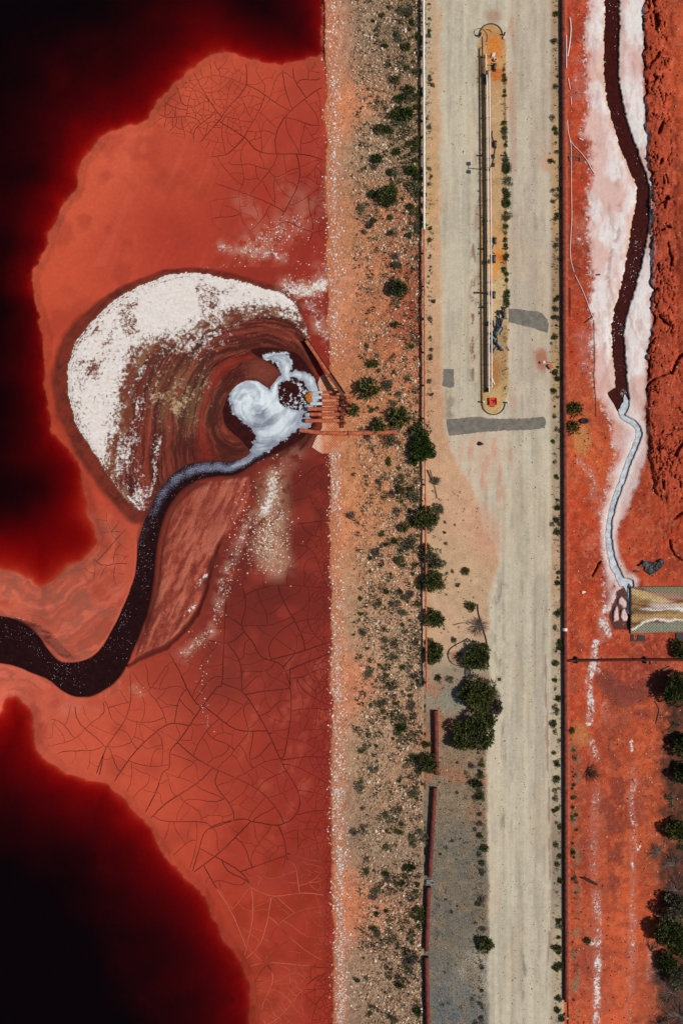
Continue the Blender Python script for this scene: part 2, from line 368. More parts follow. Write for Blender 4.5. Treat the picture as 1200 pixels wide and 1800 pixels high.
# dried bank inside the last bend
inb = (1 - sm(0, 60, np.hypot((x - 110) * 0.7, y - 1070))) * (lake < 0)
blend(0.7 * inb * sm(0.46, 0.62, fbm(x + y, (y - x) * 2.2, 40, 10, 4)), (150, 84, 66), i)
d = wdist(wx, wy, [(30, 1090, 3), (60, 1100, 6), (85, 1120, 9), (110, 1145, 8), (130, 1158, 3)])
blend(1 - sm(-3, 3, d), (105, 42, 32), i)
dl = (lake < 0) * sm(235, 200, x) * sm(880, 930, y) * sm(1250, 1190, y) * (1 - sm(-6, 2, dst0 := sdf(x, y, STREAM)))
tl = fbm(lake / 7.0 + 3 * fbm(x, y, 40, 44, 3), (x + y) / 90.0, 1.0, 45, 4)
blend(.5 * dl * sm(.52, .66, tl), (146, 74, 58), i)
blend(.45 * dl * sm(.46, .36, tl), (214, 112, 86), i)
blend(.6 * dl * sm(.54, .66, fbm(x * .8 + y * .5, y - x * .3, 20, 46, 5, .6)), (150, 82, 66), i)
salt[i] = np.maximum(salt[i], 0.62 * (1 - sm(0, 4, pdist(wx, wy, [(28, 1087), (55, 1090), (78, 1105)]))))
for ln, w, a in (([(388, 432), (440, 440), (500, 452)], 9, .62), ([(440, 430), (480, 410), (520, 385)], 26, .46), ([(425, 350), (445, 372)], 14, .40), ([(330, 462), (360, 468), (410, 470)], 6, .45), ([(500, 330), (540, 350), (560, 360)], 16, .32),
                 ([(505, 505), (535, 510), (568, 500)], 17, .78), ([(540, 520), (562, 560)], 13, .52), ([(556, 570), (575, 590)], 12, .62), ([(560, 470), (575, 480)], 10, .45),
                 ([(480, 838), (478, 870), (465, 900)], 13, .74), ([(485, 915), (470, 960), (475, 985)], 24, .58), ([(478, 950), (490, 995)], 22, .48), ([(500, 820), (520, 800)], 14, .40),
                 ([(440, 900), (415, 970), (390, 1020), (382, 1070), (372, 1110)], 9, .52), ([(372, 1110), (340, 1135), (322, 1150)], 8, .62), ([(310, 1150), (325, 1165)], 7, .42),
                 ([(352, 1205), (362, 1240), (366, 1275)], 6, .52), ([(232, 1205), (250, 1220)], 9, .42), ([(112, 1245), (165, 1250)], 9, .36), ([(200, 640), (110, 560)], 4, .25)):
    d = pdist(wx, wy, ln)
    pm = a * (1 - sm(0.15 * w, 1.9 * w, d))
    if w > 6: blend(.62 * pm * sm(.34, .6, fbm(x, y, 11, 49, 4, .6)), (206, 146, 122), i)
    salt[i] = np.maximum(salt[i], .92 * pm * (0.5 + 1.0 * fbm(x, y, 9, 50, 4, .65)))
blend(0.55 * (1 - sm(8, 40, pdist(wx, wy, [(482, 850), (474, 960), (486, 985)]))) * sm(.3, .55, fbm(x, y, 9, 51, 4, .65)), (172, 136, 104), i)
# pale tide stains in the lower right of the flat
st = sm(0.6, 0.72, fbm(x * 1.6 + y * .5, y * 0.6, 26, 11, 3)) * sm(380, 440, x) * sm(1080, 1200, y) * sm(1560, 1400, y)
blend(0.34 * st * sm(.3, .6, fbm(x, y, 7, 66, 3, .6)), (196, 92, 68), i)
st = sm(0.5, 0.62, fbm(x, y, 28, 5, 3)) * sm(370, 420, x) * sm(1400, 1470, y)
blend(0.5 * st, (142, 44, 22), i)
# stream bed, pool bed and groove cut into the mud
dst = sdf(wx * .4 + x * .6, wy * .4 + y * .6, STREAM); dpo = sdf(wx * .4 + x * .6, wy * .4 + y * .6, POOL)
dch = np.maximum(dst, dpo)
Z[i] = np.where(lake > -14, Z[i], Z[i] * (1 - sm(-2.5, 3, dch)) + 0.03 * sm(-2.5, 3, dch))
blend(0.8 * sm(-9, 0, dch) * (x > 240), (92, 34, 27), i)
blend(0.7 * sm(-24, -3, dst) * (x > 255) * (y > 850) * (y < 1120), (84, 32, 25), i)
blend(sm(-2, 2, dch), (40, 16, 13), i)
salt[i] *= 1 - sm(-4, 0, dch)
dg = wdist(wx, wy, GROOVE)
gm = 1 - sm(-3, 2.5, dg)
Z[i] -= 0.30 * gm
blend(0.8 * gm, (66, 22, 18), i)  # shadow line beside the raised lobe edge, painted dark into the groove
wet[i] = 0.25 * sm(-12, 2, lake) + 0.15
tanm = inS * (1 - sm(35, 95, np.hypot((x - 318) * .9, (y - 690) * .75)))
wet[i] = np.maximum(wet[i], np.maximum(.9 * tanm, .85 * (1 - sm(14, 46, pdist(x, y, [(474, 930), (474, 990)])))))
mud_lake = np.full(N, -999.0); mud_lake[i] = lake
STREAMD = np.full(N, -999.0); STREAMD[i] = dst
POOLD = np.full(N, -999.0); POOLD[i] = dpo

# ---- embankment
i = np.where(X >= EX - 1)[0]
i = i[X[i] < 745]
x, y = X[i], Y[i]
t = np.clip((x - EX[i]) / (740 - EX[i]), 0, 1)
Z[i] = 0.33 + 2.05 * t ** 0.85 + 0.10 * t * (nB[i] - 0.5) * 2 + .06 * (nC[i] - .5) * sm(0.05, .2, t)
bm = sm(-1, 2, x - EX[i] + 5 * (nC[i] - 0.5))
cb = idw(BANK, x, y)
cb = cb * (0.86 + 0.46 * nB[i])[:, None] * (.80 + .40 * nC[i])[:, None]
col[i] = col[i] * (1 - bm[:, None]) + cb * bm[:, None]
grain[i] = 0.55 + 0.35 * sm(0.15, 0.4, t)
blend(0.75 * (1 - sm(14, 26, x - EX[i] + 16 * (nB[i] - .5))) * bm, (208, 124, 80), i)
bandw = idw([(590, 60, [.70]), (590, 300, [.78]), (590, 520, [.78]), (590, 620, [.70]), (590, 700, [.30]), (590, 850, [.9]), (590, 930, [.55]), (590, 1040, [.68]), (590, 1250, [.84]), (590, 1500, [.86]), (590, 1750, [.86])], x, y)[:, 0]
bc = idw([(0, 60, [14]), (0, 300, [14]), (0, 620, [13]), (0, 850, [9]), (0, 1250, [11]), (0, 1750, [13])], x * 0, y)[:, 0]
bd = np.abs(x - EX[i] - bc + 6 * (fbm(x, y, 22, 4, 2) - .5))
salt[i] = np.maximum(salt[i] * (1 - bm), bandw * (0.64 * (1 - sm(2, 17, bd))) * (0.55 + 0.9 * fbm(x, y, 10, 36, 3)))
red_edge = sm(728, 738, x) * sm(380, 460, y) * sm(760, 640, y)
blend(0.6 * red_edge, (150, 66, 44), i)
salt[i] = np.maximum(salt[i], 0.75 * (1 - sm(1, 4, np.abs(x - 734 + 4 * (nB[i] - .5)))) * sm(110, 95, y) * sm(15, 30, y))

# ---- road, island and verges
i = np.where(isMid | ((X > 735) & (X < 995)))[0]
x, y = X[i], Y[i]
mm = sm(740, 746, x + 5 * (nC[i] - .5))
Z[i] = Z[i] * (1 - mm) + mm * (2.38 + 0.03 * (nA[i] - .5))
ce = idw(EARTH, x, y, 5.0) * (0.86 + 0.28 * nB[i])[:, None]
col[i] = col[i] * (1 - mm[:, None]) + ce * mm[:, None]
grain[i] = np.where(mm > .5, 0.42, grain[i])
grain[i] += 0.45 * sm(1170, 1300, y) * (x < 862)
salt[i] *= 1 - mm
wob = 9 * (fbm(x, y, 34, 6, 3) - 0.5)
le = np.interp(y, [-4000, 0, 640, 745, 775, 815, 850, 890, 925, 955, 985, 1020, 1060, 1250, 1330, 1500, 1800, 6000],
               [766, 768, 775, 782, 786, 800, 826, 842, 848, 868, 876, 866, 858, 858, 853, 856, 859, 860])
rd = sm(-4, 5, x - le + wob) * sm(972, 964, x + 0.5 * wob)
isl_l, isl_r = 841 + 0.005 * y, 884 + 0.006 * y
isl = sm(-3, 3, np.minimum(x - isl_l + 1, isl_r + 5 - x) + 5 * (fbm(x, y, 9, 52, 3) - .5)) * sm(39, 43, y - np.abs(x - 862) ** 2 / 22) * sm(732, 724, y + np.abs(x - 866) ** 2 / 22)
streak = fbm(x, y / 26.0, 7, 9, 4); streak2 = fbm(x, y / 60.0, 3.2, 2, 2)
roadc = L(192, 182, 159)[None] * (0.80 + 0.40 * streak)[:, None] * (0.90 + 0.20 * streak2)[:, None] * (.90 + .2 * nC[i])[:, None]
pink = sm(893, 905, x) * sm(760, 700, y)
roadc = roadc * (1 - .55 * pink[:, None]) + .55 * pink[:, None] * L(188, 168, 150)
warm = sm(0.5, .7, fbm(x, y / 3, 40, 12, 3)) * .35
roadc = roadc * (1 - warm[:, None]) + warm[:, None] * L(205, 180, 152)
rr = rd * (1 - isl)
col[i] = col[i] * (1 - rr[:, None]) + roadc * rr[:, None]
grain[i] = grain[i] * (1 - rr) + 0.26 * rr
for cx, w, a, y0, y1 in ((912, 7, .30, 780, 2000), (944, 8, .34, 780, 2000), (904, 6, .3, -60, 740), (933, 8, .35, -60, 740), (800, 10, .12, -60, 740)):
    tr = np.exp(-((x - cx - .4 * wob) / w) ** 2) * a * sm(y0 - 40, y0, y) * sm(y1 + 40, y1, y) * (0.6 + .8 * streak)
    blend(rr * tr, (160, 148, 134), i)
blend(rr * 0.9 * sm(0.52, 0.62, fbm(x * 1.6, y / 1.7, 8, 5, 4, .6)) * np.exp(-((x - 831) / 6.0) ** 2) * sm(410, 440, y) * sm(720, 640, y), (120, 84, 68), i)
blend(rr * 0.75 * sm(0.52, 0.64, fbm(x * 1.3, y / 1.6, 10, 3, 4)) * np.exp(-((x - 878) / 16.0) ** 2) * sm(1000, 1030, y) * sm(1230, 1140, y), (128, 116, 104), i)
blend(rr * 0.7 * sm(0.56, 0.66, fbm(x * 2, y / 5, 8, 3, 3)) * np.exp(-((x - 884) / 6.0) ** 2) * sm(1240, 1300, y) * sm(1520, 1440, y), (118, 106, 96), i)
blend(rr * 0.75 * sm(0.54, 0.64, fbm(x * 1.6, y / 3, 8, 7, 3)) * np.exp(-((x - 920 + 0.01 * (y - 1700)) / 5.0) ** 2) * sm(1600, 1700, y), (120, 108, 100), i)
blend(mm * 0.75 * sm(0.42, 0.62, fbm(x * 2, y / 4, 7, 10, 3)) * np.exp(-((x - 962 + 4 * np.sin(y / 140.0)) / 3.6) ** 2) * sm(1030, 1090, y), (150, 104, 92), i)
for cx, a_, y0, y1 in ((790, .36, -60, 740), (822, .34, -60, 740), (899, .46, -60, 2000), (916, .40, -60, 2000), (940, .48, -60, 2000), (955, .34, -60, 2000), (885, .30, 1000, 2000)):
    blend(rr * a_ * np.exp(-((x - cx - .5 * wob) / 3.2) ** 2) * sm(.38, .62, fbm(x, y / 7, 9, 53, 4, .6)) * sm(y0 - 20, y0, y) * sm(y1 + 20, y1, y), (148, 134, 116), i)
blend(rr * .4 * sm(.50, .66, fbm(x, y / 5, 24, 54, 4, .6)), (214, 200, 176), i)
blend(rr * 0.6 * sm(0.52, 0.68, fbm(x * 1.5 + y * .2, y / 2.6 - x * .3, 14, 5, 4)) * (1 - sm(20, 75, np.hypot(x - 850, (y - 830) * .7))), (206, 130, 104), i)
blend(mm * 0.6 * (1 - sm(10, 40, np.hypot(x - 858, (y - 945) * .6))), (205, 152, 122), i)
blend(rr * .5 * (1 - sm(20, 80, np.hypot(x - 842, (y - 830) * .7))) * sm(.3, .62, fbm(x, y / 2, 30, 65, 4)), (208, 164, 138), i)
blend(mm * .6 * sm(.45, .6, fbm(x * 1.5, y / 2, 18, 2, 3)) * (1 - sm(4, 16, np.abs(x - 766))) * sm(760, 600, y), (206, 160, 122), i)
blend(mm * (1 - isl) * .7 * (1 - sm(1, 9, np.abs(x - (isl_l - 6)))) * sm(.42, .62, fbm(x, y / 4, 12, 11, 3)) * sm(80, 120, y) * sm(560, 480, y), (168, 132, 106), i)
blend(mm * .6 * (1 - sm(1, 12, np.abs(x - (isl_r + 12)))) * sm(.42, .62, fbm(x, y / 4, 14, 11, 3)) * sm(740, 700, y), (196, 146, 118), i)
blend(mm * 0.75 * (1 - sm(8, 24, np.hypot((x - 952) * 1.3, (y - 632) * .8) + 14 * (nB[i] - .5))), (166, 90, 62), i)
blend(mm * 0.5 * (1 - sm(5, 16, np.hypot(x - 962, (y - 285) * .6))), (208, 146, 104), i)
blend(mm * 0.55 * (1 - sm(6, 22, np.hypot(x - 868, (y - 30)) + 14 * (nB[i] - .5))), (162, 112, 86), i)
blend(mm * 0.5 * (1 - sm(2, 6, np.hypot(x - 906, (y - 380) * 1.5))), (172, 138, 116), i)
Z[i] += 0.06 * isl * mm
# orange stains inside the island
for a, b, w, h_, c in ((868, 88, 14, 34, (214, 124, 40)), (872, 130, 13, 12, (196, 104, 40)), (862, 300, 2.5, 160, (190, 92, 52)), (862, 500, 2.5, 60, (196, 100, 56)), (876, 448, 12, 13, (212, 130, 52)), (880, 455, 10, 8, (200, 104, 40)), (858, 55, 8, 6, (200, 150, 90)),
                       (868, 470, 13, 24, (214, 150, 76)), (848, 700, 3, 24, (190, 130, 60)), (868, 655, 12, 34, (168, 112, 62)), (866, 712, 17, 13, (200, 162, 102))):
    blend(mm * 0.8 * (1 - sm(.55, 1.1, np.hypot((x - a) / w, (y - b) / h_) + .5 * (nB[i] - .5))), c, i)
blend(mm * isl * .8 * (1 - sm(0.5, 3, np.abs(x - isl_r - 2 + 4 * (nB[i] - .5)))) * sm(120, 160, y) * sm(560, 520, y), (120, 104, 70), i)
blend(mm * .7 * sm(.40, .56, fbm(x, y, 16, 35, 4)) * (1 - sm(4, 14, np.abs(x - 790))) * sm(676, 690, y) * sm(742, 730, y), (142, 128, 110), i)
# sandy verge: red patch where a hose lies, grey gravel lower down
blend(mm * .6 * (1 - sm(6, 18, np.hypot(x - 803, (y - 1155) * 1.2) + 8 * (nB[i] - .5))), (150, 88, 68), i)
blend(mm * (1 - rd) * .5 * sm(.44, .62, fbm(x, y, 26, 4, 5, .6)) * sm(1380, 1560, y) * (x < 862) * .75, (96, 98, 97), i)
blend(mm * (1 - rd) * .5 * sm(.5, .66, fbm(x, y, 20, 14, 5, .6)) * sm(1250, 1300, y) * (x < 862), (140, 118, 92), i)
blend(mm * (1 - rd) * .6 * sm(.48, .6, fbm(x, y, 40, 7, 4)) * sm(1160, 1220, y) * sm(1480, 1380, y) * (x < 862), (168, 108, 78), i)
blend(mm * (1 - rd) * .6 * (1 - sm(10, 36, np.hypot(x - 795, (y - 1225) * .9))), (138, 138, 124), i)

# ---- red ground, salt flat, mounds, ditch
i = np.where(X >= 986)[0]
x, y, wx, wy = X[i], Y[i], warp_x[i], warp_y[i]
rmm = sm(988, 992, x)
zr = 2.15 + 0.16 * (nA[i] - .5) + 0.05 * (nB[i] - .5)
cr = idw(RED, x, y) * np.array([1.0, .94, .88]) * (0.82 + 0.36 * nB[i])[:, None] * (0.92 + .16 * nC[i])[:, None]
gr = .58 - .22 * sm(1450, 1600, y) * sm(1030, 1050, x); sl = np.zeros(len(i))
col[i] = col[i] * (1 - rmm[:, None]) + cr * rmm[:, None]
damp = sm(.5, .62, fbm(wx, wy, 55, 8, 5)) * (1 - sm(1500, 1700, y) * (x < 1130))
blend(rmm * .42 * damp, (134, 56, 40), i)
blend(rmm * .3 * sm(.54, .66, fbm(wx, wy, 30, 3, 5)), (206, 98, 60), i)
blend(rmm * .5 * sm(.52, .66, fbm(wx, wy, 13, 11, 5, .6)), (146, 66, 48), i)
blend(rmm * .4 * sm(.56, .66, fbm(wx, wy, 7, 41, 4, .6)), (208, 116, 80), i)
blend(rmm * .35 * sm(.56, .7, fbm(wx, wy * .5, 30, 43, 5, .6)) * sm(1150, 1200, y), (140, 82, 64), i)
# brown wash and fans below the cross pipe
dw = pdist(wx, wy, [(1062, 1195), (1090, 1225), (1130, 1215), (1170, 1190)])
blend(.75 * (1 - sm(8, 26, dw)), (122, 62, 52), i)
dw = wdist(wx, wy, [(1075, 1235, 8), (1078, 1260, 5), (1076, 1290, 3), (1070, 1315, 2), (1085, 1350, 8), (1085, 1400, 12), (1082, 1450, 14), (1078, 1520, 12), (1080, 1585, 3)])
blend(.7 * (1 - sm(-3, 5, dw)) * sm(.40, .55, fbm(x, y, 16, 4, 4)), (128, 62, 48), i)
blend(.6 * (1 - sm(8, 22, np.hypot(x - 1130, (y - 1255) * 1.5))), (118, 60, 50), i)
blend(.7 * sm(.5, .62, fbm(x, y, 18, 9, 4)) * (1 - sm(4, 16, np.abs(x - 1008))) * sm(1250, 1330, y), (128, 112, 84), i)
blend(.7 * (1 - sm(8, 22, np.hypot(x - 1022, (y - 775) * .6) + 10 * (nB[i] - .5))), (196, 138, 82), i)
blend(.65 * (1 - sm(8, 24, np.hypot(x - 1020, (y - 1290) * .8) + 12 * (nB[i] - .5))), (190, 128, 76), i)
litter = sm(1150, 1172, x + 14 * (nB[i] - .5) * 2) * sm(1190, 1230, y)
blend(.9 * litter * sm(.30, .46, fbm(x, y, 22, 6, 4)), (92, 58, 44), i)
blend(.7 * litter * sm(.46, .58, fbm(x, y, 6, 16, 3)), (58, 40, 32), i)
# salt flat along the ditch
lb = np.interp(y, [-4000, 0, 80, 130, 190, 235, 250, 290, 340, 640, 690, 740, 800, 900, 1000, 1060], [1036, 1036, 1029, 1032, 1036, 1020, 1036, 1038, 1034, 1042, 1044, 1075, 1082, 1062, 1062, 1066])
rb = np.interp(y, [-4000, 0, 150, 230, 290, 345, 480, 560, 620, 740, 790, 850, 940, 1000, 1060], [1131, 1130, 1128, 1136, 1138, 1148, 1146, 1144, 1136, 1130, 1136, 1118, 1080, 1084, 1070])
fray = 20 * (fbm(x, y, 20, 5, 5, .6) - .5) + 12 * (fbm(x, y, 7, 2, 2) - .5)
sf = sm(-6, 9, x - lb + fray) * sm(6, -3, x - rb + .45 * fray) * sm(1075, 1000, y)
thin = sm(690, 800, y)
pk = sm(.36, .62, fbm(x, y / 1.6, 36, 7, 4)) * (1 - .4 * thin)
sfc = L(232, 224, 220)[None] * (1 - pk[:, None]) + L(222, 186, 176)[None] * pk[:, None]
sf = sf * (1 - .35 * thin)
col[i] = col[i] * (1 - sf[:, None]) + sfc * (.94 + .12 * nC[i])[:, None] * sf[:, None]
blend(.55 * sf * sm(.56, .74, fbm(x * 1.5 - y * .25, y * .45, 16, 10, 5, .65)) * sm(1000, 700, y), (186, 146, 128), i)
blend(.5 * sf * sm(.5, .7, fbm(x * 1.2, y * .3, 5, 37, 4, .65)), (216, 176, 166), i)
blend(.6 * sf * np.exp(-((x - np.interp(y, [330, 400, 440, 480, 520], [1084, 1090, 1074, 1068, 1066])) / 5.0) ** 2) * sm(340, 370, y) * sm(520, 490, y) * sm(.4, .6, fbm(x, y, 8, 38, 3)), (160, 110, 92), i)
gr = gr * (1 - sf) + .12 * sf
sl = np.maximum(sl, .55 * (1 - sm(0, 16, np.abs(x - lb + .6 * fray + 4))) * (y < 1060))
blend(.5 * sf * (1 - sm(3, 12, wdist(x, y, [(1080, 640, 4), (1066, 690, 10), (1075, 770, 12), (1085, 800, 8)]))), (196, 132, 112), i)
# salt tracks lower down and salt by the mat
for ln, w, a in (([(1066, 1070), (1060, 1090), (1068, 1115)], 8, .66), ([(1048, 1130), (1044, 1165), (1034, 1195), (1038, 1230), (1036, 1270)], 7, .66), ([(1048, 1150), (1052, 1180)], 5, .5),
                 ([(1060, 1240), (1066, 1265)], 7, .42), ([(1040, 1305), (1046, 1330)], 8, .56), ([(1046, 1390), (1044, 1480), (1042, 1540)], 8, .46), ([(1047, 1570), (1050, 1690)], 8, .56), ([(1048, 1690), (1047, 1820)], 7, .68),
                 ([(1108, 1303), (1107, 1318)], 3, .8), ([(1112, 1345), (1110, 1370)], 6, .46), ([(1117, 1375), (1108, 1395), (1112, 1440), (1112, 1530), (1110, 1650), (1108, 1690)], 6, .50), ([(1120, 1495), (1124, 1487)], 1.5, .9),
                 ([(1143, 1660), (1142, 1715)], 8, .5), ([(1110, 1700), (1106, 1790)], 6, .42), ([(1018, 810), (1040, 840), (1044, 870)], 8, .5), ([(1052, 860), (1054, 900)], 8, .45), ([(1040, 960), (1056, 940)], 12, .4),
                 ([(1020, 120), (1018, 160)], 16, .46), ([(1020, 420), (1028, 400)], 16, .44), ([(1025, 590), (1030, 640)], 14, .46), ([(1060, 1090), (1060, 1120)], 10, .5)):
    d = pdist(wx, wy, ln)
    if w > 3: blend(.62 * a * (1 - sm(.5 * w, 1.7 * w, d)) * sm(.3, .56, fbm(x, y * .6, 9, 55, 4, .65)), (200, 134, 118), i)
    sl = np.maximum(sl, (a * .95 if w > 3 else a) * (1 - sm(.5 * w, 1.9 * w, d)) * (.6 + .8 * fbm(x, y * .7, 8, 56, 3, .6)))
# clay mounds
mo_l = np.interp(y, [-4000, 0, 200, 330, 520, 560, 640, 700, 790, 860, 880, 900], [1131, 1131, 1134, 1142, 1144, 1148, 1136, 1136, 1140, 1150, 1160, 1200])
mo_r = np.interp(y, [-4000, 0, 200, 600, 660, 700, 780, 860, 900], [1165, 1164, 1176, 1184, 1205, 1230, 1230, 1200, 1200])
jg = 14 * (fbm(x, y, 16, 12, 3) - .5)
mo = sm(0, 5, x - mo_l + jg) * sm(12, -6, x - mo_r + 2 * jg) * sm(905, 860, y)
cw = fbm(x, y, 18, 4, 3) * 18
ce1, cv1 = cells(x * 1.5 + cw, y * .5 + cw, 13, 2)
ce2, cv2 = cells(x + 4 * nC[i], y * .8 + 4 * nB[i], 6, 4)
rid = 1 - np.abs(2 * fbm(x * 1.5, y * .7, 11, 9, 3) - 1)
crk = sm(.10, .02, ce1) * sm(.42, .56, fbm(x, y, 30, 2, 3))
zm = .22 + .26 * sm(0, 22, x - mo_l) + .20 * cv1 + .12 * cv2 * sm(0, .3, ce2) + .22 * rid + .12 * nC[i] - 0.65 * crk
zr = zr + mo * zm * .8
blend(mo * .6, (172, 72, 48), i)
blend(mo * .5 * sm(.4, .8, cv2), (192, 86, 58), i)
blend(.4 * mo * crk, (120, 50, 36), i)
fis = np.full(x.shape, 99.0)
for ln in ([(1152, 26, 4), (1154, 40, 5), (1152, 50, 3)], [(1142, 112, 2), (1150, 102, 3), (1159, 91, 2)], [(1139, 146, 1), (1148, 143, 1.5), (1152, 138, 4), (1149, 132, 2)], [(1156, 234, 2), (1161, 222, 3.5), (1165, 214, 2)], [(1159, 287, 2), (1163, 280, 3)],
           [(1157, 359, 3), (1165, 353, 3.5), (1174, 345, 2.5)], [(1166, 366, 2), (1167, 352, 2)], [(1163, 405, 2), (1170, 398, 2.5), (1180, 400, 1)], [(1173, 425, 1), (1176, 445, 1.5), (1180, 458, 3), (1178, 466, 2)], [(1148, 513, 1.5), (1153, 508, 2)],
           [(1158, 556, 1.2), (1166, 566, 3), (1172, 570, 2), (1178, 572, 1)], [(1138, 618, 1), (1142, 605, 1.6), (1150, 594, 1.4)], [(1180, 655, 2), (1186, 640, 3), (1193, 628, 2), (1203, 618, 2.5)], [(1137, 688, 1.4), (1136, 680, 1.4), (1145, 668, 1.6), (1163, 660, 1.4), (1180, 652, 2.5)],
           [(1186, 800, 3), (1190, 790, 3), (1200, 778, 3)], [(1184, 912, 1.5), (1192, 905, 2.5), (1203, 898, 2.5)], [(1176, 950, 1), (1178, 962, 1.6), (1186, 978, 1.2), (1196, 984, 1.2)], [(1040, 1012, 1.2), (1047, 1000, 1.6), (1053, 988, 1)]):
    fis = np.minimum(fis, wdist(x + 4 * (nC[i] - .5), y + 4 * (nB[i] - .5), ln))
edge = np.abs(x - mo_l + jg - 1.0) - 1.1 + 2.2 * sm(.40, .60, fbm(x, y, 12, 31, 2))
edge = np.where(y < 660, edge, 99)
ef = (1 - sm(-1.0, 1.0, np.minimum(fis, edge)))
lng = np.abs(2 * fbm(x * 1.7 + 8 * nB[i], y * .42, 17, 33, 3) - 1)
ef = np.maximum(ef, mo * .6 * (1 - sm(.015, .05, lng)) * sm(.45, .55, fbm(x, y, 26, 34, 2)))
zr = zr - .75 * ef
blend(.5 * ef, (112, 46, 33), i)
east = sm(-6, 20, x - mo_r + jg) * sm(900, 850, y)
zr = zr + east * (.55 + .22 * fbm(x + y * .5, y * .6 - x, 14, 3, 4))
gr += mo * .3
# rough lumps south of the mounds
lump = (1 - sm(20, 60, np.hypot((x - 1190), (y - 940) * .7))) + (1 - sm(10, 50, np.hypot(x - 1160, (y - 830) * .6)))
zr += np.clip(lump, 0, 1) * .35 * rid
# ditch and milky channel are cut in
dd = wdist(x + 5 * (nC[i] - .5) + .3 * (wx - x), y + .3 * (wy - y), DITCH)
basin = sdf(wx, wy, [(1066, 692), (1080, 682), (1102, 676), (1104, 700), (1096, 722), (1084, 722), (1078, 708)])
dd = np.minimum(dd, -basin)
dm = np.minimum(np.minimum(wdist(x + 2.5 * (nC[i] - .5), y, MILK), wdist(x, y, MILK_TAIL)), wdist(x + 2 * (nC[i] - .5), y, MILK_ARM))
dp = -sdf(x + 2.5 * (nC[i] - .5), y + 2.5 * (nB[i] - .5), PUDDLE)
for isl_ in ISLETS:
    dp = np.maximum(dp, sdf(x + 2.5 * (nC[i] - .5), y + 2 * (nB[i] - .5), isl_) + .6)
zr -= .12 * (1 - sm(0, 14, dd))
cut = 1 - sm(-1.5, 1.8, dd)
zr = zr * (1 - cut) + 1.25 * cut
wcut = np.minimum(dm, dp)
cut2 = 1 - sm(-.6, 2.0, wcut)
zr = zr - .38 * cut2
yel = (1 - sm(1, 4.5, dd)) * (y < 690)
blend(.8 * yel * sm(.32, .5, nC[i]), (190, 158, 112), i)
blend(.9 * (1 - sm(-1.2, 1.0, dd)), (48, 16, 10), i)
halo = (1 - sm(2, 15, wcut + 8 * (nB[i] - .5))) * (y < 1075)
blend(.75 * halo, (232, 218, 212), i)
blend(.9 * (1 - sm(0.4, 2.4, wcut)), (84, 34, 26), i)
for isl_ in ISLETS:
    blend(sm(-1, 1.5, sdf(x, y, isl_)), (226, 190, 180), i)
sl *= sm(0, 3, wcut) * sm(0, 3, dd)
Z[i] = Z[i] * (1 - rmm) + zr * rmm
grain[i] = grain[i] * (1 - rmm) + gr * rmm
salt[i] = salt[i] * (1 - rmm) + sl * rmm
DITCHD = np.full(N, 999.0); DITCHD[i] = dd
MILKD = np.full(N, 999.0); MILKD[i] = np.minimum(dm, 999)
PUDD = np.full(N, 999.0); PUDD[i] = dp
SFLAT = np.zeros(N); SFLAT[i] = sf

col = np.clip(col, 0, .9)
salt = np.clip(salt, 0, 1.1); grain = np.clip(grain, 0, 1)

def lookup(arr, px, py):
    px = np.atleast_1d(np.asarray(px, float)); py = np.atleast_1d(np.asarray(py, float))
    a = arr.reshape(NY, NX, -1)
    i = np.clip(np.searchsorted(GX, px) - 1, 0, NX - 2); j = np.clip(np.searchsorted(GY, py) - 1, 0, NY - 2)
    u = np.clip((px - GX[i]) / (GX[i + 1] - GX[i]), 0, 1)[:, None]; v = np.clip((py - GY[j]) / (GY[j + 1] - GY[j]), 0, 1)[:, None]
    return (a[j, i] * (1 - u) + a[j, i + 1] * u) * (1 - v) + (a[j + 1, i] * (1 - u) + a[j + 1, i + 1] * u) * v

def zt(px, py):
    return float(lookup(Z, px, py)[0, 0])

def P(px, py, z):
    """world position of what the photograph shows at (px, py) at height z"""
    k = 0.1 * (H - z) / H
    return np.stack([(np.asarray(px, float) - 600) * k, (900 - np.asarray(py, float)) * k, np.broadcast_to(np.asarray(z, float), np.shape(px)) * 1.0], -1)

def G(px, py, dz=0.0):
    return Vector(P(px, py, zt(px, py) + dz))

# ------------------------------------------------------------------ object helpers
def link(o):
    SC.collection.objects.link(o)
    return o

def tag(o, label=None, cat=None, group=None, kind=None):
    if label: o['label'] = label
    if cat: o['category'] = cat
    if group: o['group'] = group
    if kind: o['kind'] = kind
    return o

def mesh_np(name, verts, faces, mat, parent=None, attrs=None, smooth=True):
    me = bpy.data.meshes.new(name)
    faces = np.asarray(faces, np.int32); k = faces.shape[1]
    me.vertices.add(len(verts)); me.vertices.foreach_set('co', np.asarray(verts, np.float32).ravel())
    me.loops.add(faces.size); me.loops.foreach_set('vertex_index', faces.ravel())
    me.polygons.add(len(faces)); me.polygons.foreach_set('loop_start', np.arange(0, faces.size, k, dtype=np.int32))
    me.polygons.foreach_set('use_smooth', np.full(len(faces), smooth))
    me.update(calc_edges=True)
    for nm, arr in (attrs or {}).items():
        a = me.attributes.new(nm, 'FLOAT_COLOR', 'POINT')
        q = np.ones((len(verts), 4), np.float32); q[:, :arr.shape[1]] = arr
        a.data.foreach_set('color', q.ravel())
    me.materials.append(mat)
    o = link(bpy.data.objects.new(name, me))
    if parent: o.parent = parent
    return o

